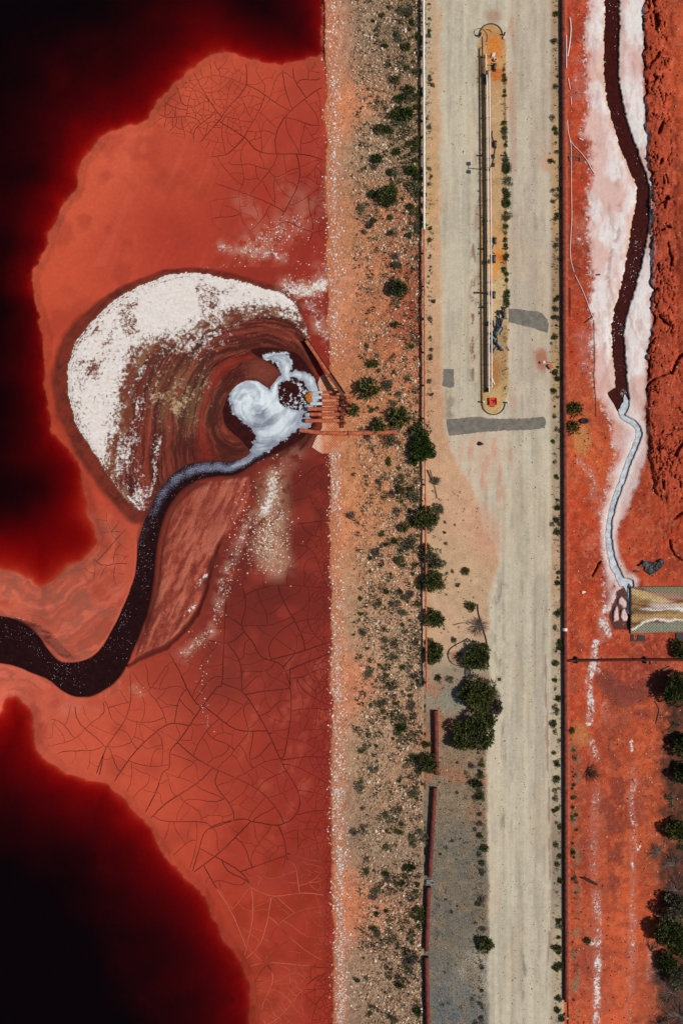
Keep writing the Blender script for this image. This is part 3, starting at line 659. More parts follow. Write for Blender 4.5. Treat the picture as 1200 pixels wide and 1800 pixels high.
class MB:
    """collects boxes, tubes and sheets, then links them as one mesh"""
    def __init__(s): s.v = []; s.f = []
    def add(s, v, f):
        b = len(s.v); s.v += [tuple(q) for q in v]; s.f += [tuple(b + k for k in q) for q in f]
    def box(s, c, size, rz=0.0, rot=None):
        hx, hy, hz = (q / 2 for q in size); ca, sa = math.cos(rz), math.sin(rz)
        vs = []
        for dz in (-hz, hz):
            for dx, dy in ((-hx, -hy), (hx, -hy), (hx, hy), (-hx, hy)):
                vs.append((c[0] + dx * ca - dy * sa, c[1] + dx * sa + dy * ca, c[2] + dz))
        s.add(vs, [(3, 2, 1, 0), (4, 5, 6, 7), (0, 1, 5, 4), (1, 2, 6, 5), (2, 3, 7, 6), (3, 0, 4, 7)])
        return s
    def tube(s, pts, r, seg=8, cap=True):
        pts = [Vector(p) for p in pts]; n = len(pts)
        rs = r if hasattr(r, '__len__') else [r] * n
        b = len(s.v); up = Vector((0, 0, 1))
        for k, p in enumerate(pts):
            d = (pts[min(k + 1, n - 1)] - pts[max(k - 1, 0)]).normalized()
            ref = up if abs(d.z) < .9 else Vector((1, 0, 0))
            a = d.cross(ref).normalized(); c = a.cross(d)
            for q in range(seg):
                an = 2 * math.pi * q / seg
                s.v.append(tuple(p + a * math.cos(an) * rs[k] + c * math.sin(an) * rs[k]))
        for k in range(n - 1):
            for q in range(seg):
                q2 = (q + 1) % seg
                s.f.append((b + k * seg + q, b + k * seg + q2, b + (k + 1) * seg + q2, b + (k + 1) * seg + q))
        if cap:
            s.f.append(tuple(b + q for q in reversed(range(seg)))); s.f.append(tuple(b + (n - 1) * seg + q for q in range(seg)))
        return s
    def prism(s, outline, z0, z1):
        """outline: world xy; flat slab between two heights"""
        n = len(outline)
        vs = [(a, b_, z0) for a, b_ in outline] + [(a, b_, z1) for a, b_ in outline]
        s.add(vs, [tuple(reversed(range(n))), tuple(range(n, 2 * n))] + [(k, (k + 1) % n, n + (k + 1) % n, n + k) for k in range(n)])
        return s
    def build(s, name, mat, parent=None, smooth=True, angle=True):
        me = bpy.data.meshes.new(name)
        me.from_pydata(s.v, [], s.f); me.materials.append(mat)
        if smooth:
            for p in me.polygons: p.use_smooth = len(p.vertices) == 4 and smooth == 'all' or (len(p.vertices) == 4 and smooth is True)
        me.update()
        if smooth and angle:
            me.set_sharp_from_angle(angle=math.radians(40))
        o = link(bpy.data.objects.new(name, me))
        if parent: o.parent = parent
        return o

def root(name, loc, label, cat, group=None):
    o = link(bpy.data.objects.new(name, None))
    o.empty_display_size = .2


    return tag(o, label, cat, group)

# ------------------------------------------------------------------ materials
def new_mat(name):
    m = bpy.data.materials.new(name); m.use_nodes = True
    nt = m.node_tree
    return m, nt, nt.nodes['Principled BSDF']

def nd(nt, typ, **kw):
    n = nt.nodes.new('ShaderNode' + typ)
    for k, v in kw.items(): setattr(n, k, v)
    return n

def math_n(nt, op, a, b=None, clamp=False):
    n = nd(nt, 'Math', operation=op); n.use_clamp = clamp
    for k, v in ((0, a), (1, b)):
        if v is None: continue
        if isinstance(v, (int, float)): n.inputs[k].default_value = v
        else: nt.links.new(v, n.inputs[k])
    return n.outputs[0]

def noise(nt, vec, scale, detail=4, rough=.55, out='Fac'):
    n = nd(nt, 'TexNoise'); n.inputs['Scale'].default_value = scale; n.inputs['Detail'].default_value = detail; n.inputs['Roughness'].default_value = rough
    nt.links.new(vec, n.inputs['Vector'])
    return n.outputs[out]

def mixc(nt, fac, a, b, typ='MIX'):
    n = nd(nt, 'Mix', data_type='RGBA', blend_type=typ)
    for k, v in ((0, fac), (6, a), (7, b)):
        if isinstance(v, (int, float)): n.inputs[k].default_value = v
        elif isinstance(v, (tuple, list, np.ndarray)): n.inputs[k].default_value = tuple(v)[:3] + (1,)
        else: nt.links.new(v, n.inputs[k])
    return n.outputs[2]

def ground_material():
    m, nt, bs = new_mat('ground')
    ca = nd(nt, 'Attribute', attribute_name='Col'); ma = nd(nt, 'Attribute', attribute_name='Msk')
    sp = nd(nt, 'SeparateColor'); nt.links.new(ma.outputs['Color'], sp.inputs[0])
    gr, sl, we = sp.outputs
    pos = nd(nt, 'NewGeometry').outputs['Position']
    n1 = noise(nt, pos, .9, 5); n2 = noise(nt, pos, 5.5, 4, .65); n3 = math_n(nt, 'ADD', math_n(nt, 'MULTIPLY', noise(nt, pos, 2.0, 5, .70), .66), math_n(nt, 'MULTIPLY', noise(nt, pos, 6.5, 3, .7), .34)); n4 = noise(nt, pos, 11, 2, .6)
    k = math_n(nt, 'ADD', math_n(nt, 'MULTIPLY', math_n(nt, 'SUBTRACT', n2, .5), 3.0), math_n(nt, 'MULTIPLY', math_n(nt, 'SUBTRACT', n1, .5), 1.2))
    k = math_n(nt, 'ADD', k, math_n(nt, 'MULTIPLY', math_n(nt, 'SUBTRACT', n4, .5), 1.2))
    k = math_n(nt, 'MAXIMUM', math_n(nt, 'ADD', math_n(nt, 'MULTIPLY', k, gr), 1.0), .25)
    vm = nd(nt, 'VectorMath', operation='SCALE'); nt.links.new(ca.outputs['Color'], vm.inputs[0]); nt.links.new(k, vm.inputs['Scale'])
    thr = math_n(nt, 'SUBTRACT', .76, math_n(nt, 'MULTIPLY', sl, .46))
    fac = math_n(nt, 'MULTIPLY', math_n(nt, 'SUBTRACT', n3, thr), 11.0, True)
    n5 = noise(nt, pos, 1.7, 4)
    sc = mixc(nt, math_n(nt, 'MULTIPLY', math_n(nt, 'SUBTRACT', n5, .35), 2.6, True), L(236, 232, 228), L(226, 208, 194))
    sc = mixc(nt, math_n(nt, 'MULTIPLY', math_n(nt, 'SUBTRACT', we, .5), 2.2, True), sc, L(190, 158, 112))
    n6 = noise(nt, pos, 7.5, 3, .6)
    sv = nd(nt, 'VectorMath', operation='SCALE'); nt.links.new(sc, sv.inputs[0]); nt.links.new(math_n(nt, 'ADD', .74, math_n(nt, 'MULTIPLY', n6, .48)), sv.inputs['Scale']); sc = sv.outputs[0]
    c = mixc(nt, fac, vm.outputs[0], sc)
    nt.links.new(c, bs.inputs['Base Color'])
    nt.links.new(math_n(nt, 'SUBTRACT', .95, math_n(nt, 'MULTIPLY', we, .5)), bs.inputs['Roughness'])
    bs.inputs['Specular IOR Level'].default_value = .15
    bp = nd(nt, 'Bump'); bp.inputs['Distance'].default_value = .12; bp.inputs['Strength'].default_value = .9
    h = math_n(nt, 'ADD', math_n(nt, 'MULTIPLY', math_n(nt, 'ADD', n2, n1), math_n(nt, 'MULTIPLY', gr, 1.5)), math_n(nt, 'MULTIPLY', fac, .35))
    nt.links.new(h, bp.inputs['Height']); nt.links.new(bp.outputs[0], bs.inputs['Normal'])
    return m

def plain(name, rgb, rough=.7, var=.25, scale=3.0, rgb2=None, metallic=0, spec=.3, bump=0.0):
    m, nt, bs = new_mat(name)
    pos = nd(nt, 'NewGeometry').outputs['Position']
    n = noise(nt, pos, scale, 5, .6)
    a = L(rgb); b = L(rgb2) if rgb2 is not None else a * (1 - var)
    f = math_n(nt, 'MULTIPLY', math_n(nt, 'SUBTRACT', n, .36), 3.4, True)
    c = mixc(nt, f, np.clip(a * (1 + var * .4), 0, 1), b)
    nt.links.new(c, bs.inputs['Base Color'])
    bs.inputs['Roughness'].default_value = rough; bs.inputs['Metallic'].default_value = metallic
    bs.inputs['Specular IOR Level'].default_value = spec
    if bump:
        bp = nd(nt, 'Bump'); bp.inputs['Distance'].default_value = bump; nt.links.new(n, bp.inputs['Height']); nt.links.new(bp.outputs[0], bs.inputs['Normal'])
    return m

def attr_mat(name, rough=.8, spec=.2, var=.25, scale=6, translucent=False, bump=0):
    m, nt, bs = new_mat(name)
    ca = nd(nt, 'Attribute', attribute_name='Col')
    pos = nd(nt, 'NewGeometry').outputs['Position']
    n = noise(nt, pos, scale, 4, .6)
    k = math_n(nt, 'ADD', 1.0, math_n(nt, 'MULTIPLY', math_n(nt, 'SUBTRACT', n, .5), var * 3))
    vm = nd(nt, 'VectorMath', operation='SCALE'); nt.links.new(ca.outputs['Color'], vm.inputs[0]); nt.links.new(k, vm.inputs['Scale'])
    nt.links.new(vm.outputs[0], bs.inputs['Base Color'])
    bs.inputs['Roughness'].default_value = rough; bs.inputs['Specular IOR Level'].default_value = spec
    if bump:
        bp = nd(nt, 'Bump'); bp.inputs['Distance'].default_value = bump; nt.links.new(n, bp.inputs['Height']); nt.links.new(bp.outputs[0], bs.inputs['Normal'])
    return m

def liquid(name, rgb, foam_rgb, scale, rough=.12, thr0=.80, gain=.5, stretch=None, bumpd=.02):
    """opaque dark liquor with foam flecks where the mask Msk.r allows"""
    m, nt, bs = new_mat(name)
    ma = nd(nt, 'Attribute', attribute_name='Msk')
    sp = nd(nt, 'SeparateColor'); nt.links.new(ma.outputs['Color'], sp.inputs[0])
    pos = nd(nt, 'NewGeometry').outputs['Position']
    n = noise(nt, pos, scale, 4, .7); n2 = noise(nt, pos, 1.2, 4)
    thr = math_n(nt, 'SUBTRACT', thr0, math_n(nt, 'MULTIPLY', sp.outputs[0], gain))
    f = math_n(nt, 'MULTIPLY', math_n(nt, 'SUBTRACT', n, thr), 9.0, True)
    base = mixc(nt, math_n(nt, 'MULTIPLY', math_n(nt, 'SUBTRACT', n2, .35), 3, True), L(rgb), L(rgb) * .55)
    c = mixc(nt, f, base, L(foam_rgb))
    nt.links.new(c, bs.inputs['Base Color'])
    nt.links.new(math_n(nt, 'ADD', rough, math_n(nt, 'MULTIPLY', f, .6)), bs.inputs['Roughness'])
    bs.inputs['Specular IOR Level'].default_value = .35
    bp = nd(nt, 'Bump'); bp.inputs['Distance'].default_value = bumpd; nt.links.new(n, bp.inputs['Height']); nt.links.new(bp.outputs[0], bs.inputs['Normal'])
    return m

M_GROUND = ground_material()
M_RUST = plain('rust_steel', (116, 50, 38), .75, .5, 1.4, (78, 32, 26), bump=.01)
M_RUSTDK = plain('dark_rust', (84, 34, 27), .75, .5, 1.8, (46, 20, 17), bump=.01)
M_DUSTY = plain('dusty_pipe', (206, 112, 76), .85, .3, 2.2, (160, 78, 54), bump=.01)
M_DUSTK = plain('dusty_kerb', (192, 94, 58), .9, .3, 1.6, (160, 66, 42), bump=.01)
M_TAN = plain('tan_pipe', (196, 144, 108), .7, .3, 1.4, (172, 108, 78))
M_WHITE = plain('white_pipe', (232, 230, 222), .5, .12, 1.2)
M_GREYP = plain('grey_steel', (88, 84, 80), .6, .35, 5)
M_BLACK = plain('black_rubber', (38, 38, 40), .6, .35, 4, bump=.01)
M_BROWNST = plain('weathered_trough', (124, 74, 54), .75, .4, 2.5, (88, 54, 42), bump=.01)
M_WOOD = plain('weathered_wood', (120, 96, 76), .85, .4, 5)
M_DARKWOOD = plain('dark_wood', (62, 42, 34), .85, .4, 5)
M_DEAD = plain('dead_twigs', (118, 102, 92), .9, .35, 6)
M_DEADDK = plain('dark_twigs', (84, 58, 44), .9, .35, 6)
M_ASPH = plain('asphalt', (128, 120, 108), .95, .22, 1.2, (106, 102, 94), bump=.01)
M_CONC = plain('concrete', (186, 170, 142), .95, .25, 4)
M_DARKC = plain('dark_kerb', (92, 80, 62), .95, .35, 4)
M_REDP = plain('red_paint', (224, 62, 28), .5, .2, 4)
M_TEAL = plain('teal_hose', (120, 158, 156), .5, .3, 4)
M_GREYH = plain('slate_hose', (62, 76, 84), .5, .3, 4)
M_LEAF = attr_mat('leaves', .75, .2, .3, 4)
M_ROCK = attr_mat('stone', .95, .1, .3, 9, bump=.03)
M_SALT = attr_mat('salt_crumbs', .9, .1, .15, 9)

# ------------------------------------------------------------------ ground objects, split by what they are
verts = P(X, Y, Z)
msk = np.stack([grain, salt, wet], -1)

# crack network first, so that the ground under the joints can be marked
print('cracks')
CR_TOP = [(310, 146), (340, 126), (370, 108), (400, 100), (430, 110), (465, 119), (495, 122), (530, 115), (560, 105), (569, 160), (571, 260), (572, 350), (572, 425),
          (545, 430), (515, 420), (480, 385), (440, 410), (405, 415), (375, 395), (368, 350), (385, 300), (350, 250), (300, 236), (272, 215), (285, 180)]
CR_LOW = [(500, 806), (545, 800), (574, 815), (576, 900), (578, 1000), (580, 1100), (582, 1200), (583, 1300), (584, 1400), (585, 1500), (586, 1600), (587, 1700),
          (588, 1815), (458, 1815), (452, 1760), (448, 1720), (432, 1688), (412, 1655), (398, 1625), (382, 1588), (360, 1556), (335, 1530), (303, 1503), (286, 1478), (271, 1450),
          (250, 1422), (230, 1400), (205, 1378), (170, 1362), (132, 1347), (108, 1337), (90, 1318), (78, 1290), (88, 1262), (120, 1240), (150, 1238), (180, 1231), (208, 1212),
          (232, 1180), (250, 1168), (275, 1156), (300, 1146), (330, 1122), (352, 1090), (385, 1075), (410, 1030), (440, 1012), (500, 1012), (515, 980), (520, 930), (512, 880), (505, 840)]
CR_LEFT = [(158, 905), (185, 898), (210, 912), (232, 935), (228, 980), (222, 1010), (205, 1030), (180, 1020), (150, 1020), (120, 1024), (112, 1012), (145, 994), (176, 972), (182, 945), (172, 920)]

def cell_size(x, y):
    s = 36.0
    if y < 450:
        s = 13 + 22 * min(1, max(0, (math.hypot(x - 375, (y - 185) * 1.1) - 45) / 90))
        if x > 552: s = min(s, 17)
        if x < 330: s = 16
    else:
        if 1150 < y < 1450 and 130 < x < 540: s = 33
        if y > 1480: s = 30 if x > 430 else 44
        if y > 1720 and x > 460: s = 15
        if x > 530: s = min(s, 22)
        if x > 552: s = 13.5
        if x > 564: s = 9
        if y < 1050 and x < 540: s = 44
    if x < 240 and y > 880 and y < 1050: s = 26
    return s

R2 = random.Random(5)
def densify(p, step=4.0, w=0.0):
    out = []
    for (x0, y0), (x1, y1) in zip(p, p[1:] + p[:1]):
        n = max(1, int(math.hypot(x1 - x0, y1 - y0) / step))
        out += [(x0 + (x1 - x0) * k / n, y0 + (y1 - y0) * k / n, w) for k in range(n)]
    return out

def pin(x, y, poly):
    c = False; j = len(poly) - 1
    for k in range(len(poly)):
        a = poly[k]; b = poly[j]
        if (a[1] > y) != (b[1] > y) and x < (b[0] - a[0]) * (y - a[1]) / (b[1] - a[1]) + a[0]: c = not c
        j = k
    return c

def area(p):
    return .5 * sum(p[k - 1][0] * p[k][1] - p[k][0] * p[k - 1][1] for k in range(len(p)))

def split(poly, tries=40):
    xs = np.array([q[0] for q in poly]); ys = np.array([q[1] for q in poly])
    cx, cy = xs.mean(), ys.mean()
    cov = np.cov(np.stack([xs, ys])); wv, ev = np.linalg.eigh(cov)
    mx = ev[:, 1]; ln = math.sqrt(max(wv[1], 1e-6))
    for _ in range(tries):
        o = R2.gauss(0, .45) * ln
        px, py = cx + mx[0] * o + R2.gauss(0, .1) * ln, cy + mx[1] * o
        if not pin(px, py, poly): continue
        an = math.atan2(mx[1], mx[0]) + math.pi / 2 + R2.gauss(0, .38)
        dx, dy = math.cos(an), math.sin(an)
        hits = []
        for k in range(len(poly)):
            a = poly[k]; b = poly[(k + 1) % len(poly)]
            ex, ey = b[0] - a[0], b[1] - a[1]
            den = dx * ey - dy * ex
            if abs(den) < 1e-9: continue
            t = ((a[0] - px) * ey - (a[1] - py) * ex) / den
            s = ((a[0] - px) * dy - (a[1] - py) * dx) / den
            if 0 <= s < 1: hits.append((t, k, s))
        pos = [h for h in hits if h[0] > 0]; neg = [h for h in hits if h[0] < 0]
        if not pos or not neg: continue
        h1 = min(pos); h0 = max(neg)
        if h1[0] - h0[0] > 3.2 * ln + 30: continue
        p0 = (px + dx * h0[0], py + dy * h0[0]); p1 = (px + dx * h1[0], py + dy * h1[0])
        length = h1[0] - h0[0]
        n = max(2, int(length / 4))
        def nrm(h):
            a_ = poly[h[1]]; b_ = poly[(h[1] + 1) % len(poly)]; ex, ey = b_[0] - a_[0], b_[1] - a_[1]; l_ = math.hypot(ex, ey) or 1
            nx_, ny_ = -ey / l_, ex / l_
            return nx_, ny_
        n0 = nrm(h0); n1 = nrm(h1)
        if n0[0] * dx + n0[1] * dy < 0: n0 = (-n0[0], -n0[1])
        if n1[0] * dx + n1[1] * dy < 0: n1 = (-n1[0], -n1[1])
        if n0[0] * dx + n0[1] * dy < .5 or n1[0] * dx + n1[1] * dy < .5: continue
        amp = R2.gauss(0, .035) * length; amp2 = R2.gauss(0, .03) * length
        w = .80 if length > 90 else (.55 if length > 40 else .36)
        w *= R2.uniform(.6, 1.15)
        path = []
        for q in range(1, n):
            t = q / n
            off = amp * math.sin(math.pi * t) + amp2 * math.sin(2 * math.pi * t) + R2.gauss(0, .35)
            h00 = 2 * t ** 3 - 3 * t * t + 1; h10 = t ** 3 - 2 * t * t + t; h01 = 1 - h00; h11 = t ** 3 - t * t
            path.append((h00 * p0[0] + h10 * n0[0] * length + h01 * p1[0] + h11 * n1[0] * length - dy * off,
                         h00 * p0[1] + h10 * n0[1] * length + h01 * p1[1] + h11 * n1[1] * length + dx * off, w))
        if not all(pin(a, b, poly) for a, b, _ in path): continue
        k0, k1 = h0[1], h1[1]
        ew = lambda h: 0.0 if min(poly[h[1]][2], poly[(h[1] + 1) % len(poly)][2]) < .01 else max(w, .4)
        P0 = (p0[0], p0[1], ew(h0)); P1 = (p1[0], p1[1], ew(h1))
        m = len(poly)
        A = [P0]; k = (k0 + 1) % m
        while True:
            A.append(poly[k])
            if k == k1: break
            k = (k + 1) % m
        A.append(P1); A += path[::-1]
        B = [P1]; k = (k1 + 1) % m
        while True:
            B.append(poly[k])
            if k == k0: break
            k = (k + 1) % m
        B.append(P0); B += path
        if min(abs(area(A)), abs(area(B))) < .22 * abs(area(poly)) * .6 or len(A) < 6 or len(B) < 6: continue
        return A, B
    return None

PLATES = []
def crack(poly):
    stack = [poly]
    while stack:
        p = stack.pop()
        a = abs(area(p)); c = np.mean([q[:2] for q in p], 0)
        s = cell_size(c[0], c[1])
        if a < s * s * R2.uniform(.5, 1.5) or len(PLATES) > 2500:
            PLATES.append(p); continue
        r_ = split(p)
        if r_ is None:
            PLATES.append(p)
        else:
            stack += list(r_)
MAIN = [[(228, 1190), (230, 1230), (220, 1265), (200, 1295)], [(300, 1255), (250, 1278), (205, 1295), (185, 1320), (175, 1345)], [(330, 1275), (300, 1272), (270, 1290), (235, 1325), (210, 1360)],
        [(390, 1200), (380, 1210), (350, 1250), (320, 1295), (300, 1320), (298, 1348), (285, 1360), (275, 1390), (260, 1420)], [(298, 1348), (345, 1330), (380, 1312)], [(345, 1320), (360, 1345), (367, 1375), (365, 1420), (362, 1460), (348, 1500)],
        [(360, 1275), (390, 1320), (420, 1388), (435, 1400), (430, 1425)], [(420, 1388), (395, 1420), (380, 1448)], [(365, 1458), (420, 1440), (450, 1445), (490, 1450), (520, 1432), (525, 1395), (495, 1340), (470, 1285), (430, 1220), (400, 1205)],
        [(435, 1450), (390, 1495), (345, 1530)], [(490, 1450), (500, 1480), (505, 1510), (520, 1525), (525, 1560)], [(515, 1500), (470, 1515), (415, 1535)], [(385, 1500), (400, 1530), (435, 1550), (475, 1590), (515, 1640)], [(510, 1200), (510, 1265), (500, 1325)],
        [(320, 1350), (330, 1400), (335, 1440), (360, 1465)], [(370, 1250), (415, 1282), (470, 1285)], [(422, 1385), (470, 1375), (500, 1380)], [(435, 1400), (475, 1425), (485, 1447)], [(360, 1150), (380, 1180), (385, 1205)],
        [(395, 1080), (425, 1100), (445, 1130), (460, 1155), (495, 1170), (510, 1210), (510, 1250)], [(450, 1040), (480, 1055), (515, 1075), (525, 1115), (520, 1145), (500, 1170)], [(385, 1115), (420, 1160), (425, 1215)], [(435, 1220), (465, 1215), (510, 1210)],
        [(485, 1050), (550, 1035), (575, 1035)], [(475, 1160), (530, 1145), (575, 1130)], [(500, 1180), (575, 1150)], [(330, 1160), (345, 1195), (340, 1235)], [(515, 810), (530, 860), (525, 890)], [(530, 920), (570, 915)], [(545, 930), (540, 1000)],
        [(525, 1560), (522, 1625), (515, 1725)], [(360, 1525), (380, 1560), (410, 1610), (435, 1670)], [(450, 1690), (490, 1715), (515, 1730)],
        [(430, 155), (465, 180), (480, 195), (487, 215)], [(385, 212), (430, 242), (460, 268), (535, 272), (568, 285)], [(430, 242), (400, 270), (375, 275)], [(460, 220), (430, 245)], [(500, 165), (510, 205), (495, 235), (500, 275)],
        [(495, 310), (480, 345), (495, 395)], [(435, 298), (445, 320), (415, 365)], [(367, 280), (400, 320), (430, 335)], [(460, 230), (495, 240), (530, 260), (570, 270)], [(430, 110), (432, 150), (400, 190), (385, 212)]]
MAIN = [[(228, 1172), (230, 1230), (220, 1265), (200, 1295), (185, 1320), (172, 1375)], [(398, 1045), (394, 1120), (390, 1200), (380, 1210), (350, 1250), (320, 1295), (300, 1320), (298, 1348), (285, 1360), (275, 1390), (250, 1440)],
        [(420, 1005), (432, 1060), (425, 1100), (445, 1130), (460, 1155), (495, 1170), (510, 1210), (510, 1265), (500, 1325), (495, 1340), (525, 1395), (520, 1432), (490, 1450), (450, 1445), (420, 1440), (365, 1458), (348, 1500), (335, 1545)],
        [(515, 1435), (550, 1426), (595, 1422)], [(430, 1110), (400, 1130), (340, 1120), (318, 1118)], [(510, 1250), (545, 1245), (590, 1250)], [(500, 1335), (545, 1330), (592, 1335)], [(505, 1500), (545, 1512), (595, 1515)], [(350, 1490), (430, 1540), (445, 1600), (432, 1672), (420, 1720)], [(440, 1560), (480, 1575), (540, 1570), (596, 1580)],
        [(430, 95), (432, 150), (400, 190), (385, 212), (345, 258)], [(390, 216), (430, 242), (460, 268), (535, 272), (580, 286)]] + MAIN
def main_splits(polys):
    left_ = list(MAIN)
    for rnd in range(3):
        again = []
        for ln in left_:
            q = [tuple(p) for p in smooth_line(ln, 8)]
            def ext(a, b, n):
                d = math.hypot(a[0] - b[0], a[1] - b[1]) or 1
                return [(a[0] + (a[0] - b[0]) / d * 3 * k, a[1] + (a[1] - b[1]) / d * 3 * k) for k in range(1, n)]
            n_ = 5 if rnd < 2 else 9
            q = ext(q[0], q[1], n_)[::-1] + q + ext(q[-1], q[-2], n_)
            fine = []
            for (ax, ay), (bx_, by_) in zip(q[:-1], q[1:]):
                k_ = max(1, int(math.hypot(bx_ - ax, by_ - ay) / 2.2))
                fine += [(ax + (bx_ - ax) * t / k_, ay + (by_ - ay) * t / k_) for t in range(k_)]
            q = fine + [q[-1]]
            out = []; did = 0
            for poly in polys:
                ins = [pin(a, b, poly) for a, b in q]
                best = None; k = 0
                while k < len(q):
                    if ins[k]:
                        e = k
                        while e + 1 < len(q) and ins[e + 1]: e += 1
                        if k > 0 and e < len(q) - 1 and e - k >= 6 and (best is None or e - k > best[1] - best[0]): best = (k, e)
                        k = e + 1
                    else: k += 1
                if best is None: out.append(poly); continue
                run_ = q[best[0]:best[1] + 1]
                near_i = lambda p: min(range(len(poly)), key=lambda t: (poly[t][0] - p[0]) ** 2 + (poly[t][1] - p[1]) ** 2)
                a, b = near_i(run_[0]), near_i(run_[-1])
                if a == b or abs(a - b) < 3 or abs(a - b) > len(poly) - 3: out.append(poly); continue
                path = [(p[0] + R2.gauss(0, .25), p[1] + R2.gauss(0, .25), .80) for p in run_[1:-1]]
                m = len(poly)
                A = []; k = a
                while True:
                    A.append(poly[k])
                    if k == b: break
                    k = (k + 1) % m
                A += path[::-1]
                B = []; k = b
                while True:
                    B.append(poly[k])
                    if k == a: break
                    k = (k + 1) % m
                B += path
                if min(abs(area(A)), abs(area(B))) < 70: out.append(poly); continue
                out += [A, B]; did += 1
            polys = out
            if not did: again.append(ln)
        left_ = again
    return polys
for reg in (CR_TOP, CR_LOW, CR_LEFT):
    for p_ in main_splits([densify(reg)]):
        crack(p_)
print('plates', len(PLATES))

# joints: the ground beneath them is darker mud (pale where they have silted up)
jp = np.array([(q[0], q[1], q[2]) for p in PLATES for q in p if q[2] > .01])
seg = []
for p in PLATES:
    for a, b in zip(p, p[1:] + p[:1]):
        if a[2] > .01 and b[2] > .01:
            for t in (0, .33, .66):
                seg.append((a[0] + (b[0] - a[0]) * t, a[1] + (b[1] - a[1]) * t))
seg = np.array(seg)
near = np.zeros((NY, NX), bool)
ix = np.searchsorted(GX, seg[:, 0]); iy = np.searchsorted(GY, seg[:, 1])
for a in (-2, -1, 0, 1):
    for b in (-2, -1, 0, 1):
        near[np.clip(iy + b, 0, NY - 1), np.clip(ix + a, 0, NX - 1)] = True
near = near.ravel()
nr = np.where(near)[0]
inr = np.zeros(len(nr), bool)
for rg_ in (CR_TOP, CR_LOW, CR_LEFT):
    inr |= sdf(X[nr], Y[nr], rg_) > 2.2
near[nr[~inr]] = False
pale = sm(1470, 1560, Y) * sm(575, 560, X) * sm(.38, .5, fbm(X, Y, 70, 6, 2))
jc = L(74, 26, 21)[None] * (1 - pale[:, None]) + L(196, 104, 80)[None] * pale[:, None]
colg = col.copy()
soft = .62 + .38 * sm(.35, .6, fbm(X, Y, 50, 9, 3))
colg[near] = (col * (1 - soft[:, None]) + jc * soft[:, None])[near]
mskg = msk.copy(); mskg[near, 1] *= .2

def sub(name, sel_quads, mat=M_GROUND, kind='structure', parent=None):
    q = QUADS[sel_quads]
    ids, inv = np.unique(q, return_inverse=True)
    o = mesh_np(name, verts[ids], inv.reshape(-1, 4), mat, parent, {'Col': colg[ids], 'Msk': mskg[ids]})
    if kind: o['kind'] = kind
    return o

a = np.arange(N).reshape(NY, NX)
QUADS = np.stack([a[1:, :-1], a[1:, 1:], a[:-1, 1:], a[:-1, :-1]], -1).reshape(-1, 4)
qc = QUADS[:, 0]
reg = np.zeros(len(QUADS), int)
qx, qy = X[qc], Y[qc]
m_mud = qx < EX[qc]
reg[m_mud] = 1
reg[m_mud & (Z[qc] < 0)] = 2
reg[(~m_mud) & (qx < 742)] = 3
le_q = np.interp(qy, [-4000, 0, 640, 745, 775, 815, 850, 890, 925, 955, 985, 1020, 1060, 1250, 1330, 1500, 1800, 6000],
                 [766, 768, 775, 782, 786, 800, 826, 842, 848, 868, 876, 866, 858, 858, 853, 856, 859, 860])
reg[(qx >= 742) & (qx < 990)] = 4
reg[(qx >= le_q) & (qx < 968)] = 5
reg[qx >= 990] = 6
moq = np.zeros(N); moq[np.where(X >= 986)[0]] = mo
reg[(qx >= 990) & (moq[qc] > .5)] = 7
for k, nm in ((1, 'mud_flat'), (2, 'lake_bed'), (3, 'embankment'), (4, 'sandy_verge'), (5, 'gravel_road'), (6, 'red_ground'), (7, 'clay_mound')):
    o = sub(nm, reg == k)
    if k == 1: MUDFLAT = o

# the plates themselves: parts of the mud flat, lying a little proud of the joints
def plate_geo(p):
    if area(p) < 0: p = p[::-1]
    n = len(p)
    out = []
    for k in range(n):
        a = p[k - 1]; b = p[(k + 1) % n]
        tx, ty = b[0] - a[0], b[1] - a[1]; l = math.hypot(tx, ty) or 1
        w = p[k][2]
        out.append((p[k][0] - ty / l * w, p[k][1] + tx / l * w))
    ded = [out[0]]
    for q in out[1:]:
        if math.hypot(q[0] - ded[-1][0], q[1] - ded[-1][1]) > .8: ded.append(q)
    out = ded
    if len(out) < 4: return None
    xs = [q[0] for q in out]; ys = [q[1] for q in out]
    pts = [Vector(q) for q in out]
    nb = len(pts)
    sp = 6.5
    for gx in np.arange(min(xs) + 3, max(xs), sp):
        for gy in np.arange(min(ys) + 3, max(ys), sp):
            if pin(gx, gy, out): pts.append(Vector((gx + R2.uniform(-1, 1), gy + R2.uniform(-1, 1))))
    r_ = delaunay_2d_cdt(pts, [], [list(range(nb))], 1, 1e-4)
    v = np.array([tuple(q) for q in r_[0]]); f = [t for t in r_[2] if len(t) == 3]
    if len(f) < 2: return None
    return v, np.array(f)

geo = []
for p in PLATES:
    g = plate_geo(p)
    if g is not None: geo.append((abs(area(p)), g))
geo.sort(key=lambda q: -q[0])
def plate_mesh(name, v, f, parent):
    z = lookup(Z, v[:, 0], v[:, 1])[:, 0] + .035
    c = lookup(col, v[:, 0], v[:, 1]); mk = lookup(msk, v[:, 0], v[:, 1])
    w = P(v[:, 0], v[:, 1], z)
    # face winding up: photo y runs down
    f = f[:, ::-1]
    nv = np.cross(w[f[:, 1]] - w[f[:, 0]], w[f[:, 2]] - w[f[:, 0]])[:, 2]
    f = np.where((nv < 0)[:, None], f[:, ::-1], f)
    return mesh_np(name, w, f, M_GROUND, parent, {'Col': c, 'Msk': mk})
for _, (v, f) in geo[:300]:
    plate_mesh('mud_plate', v, f, MUDFLAT)
rv, rf, b = [], [], 0
for _, (v, f) in geo[300:]:
    rv.append(v); rf.append(f + b); b += len(v)
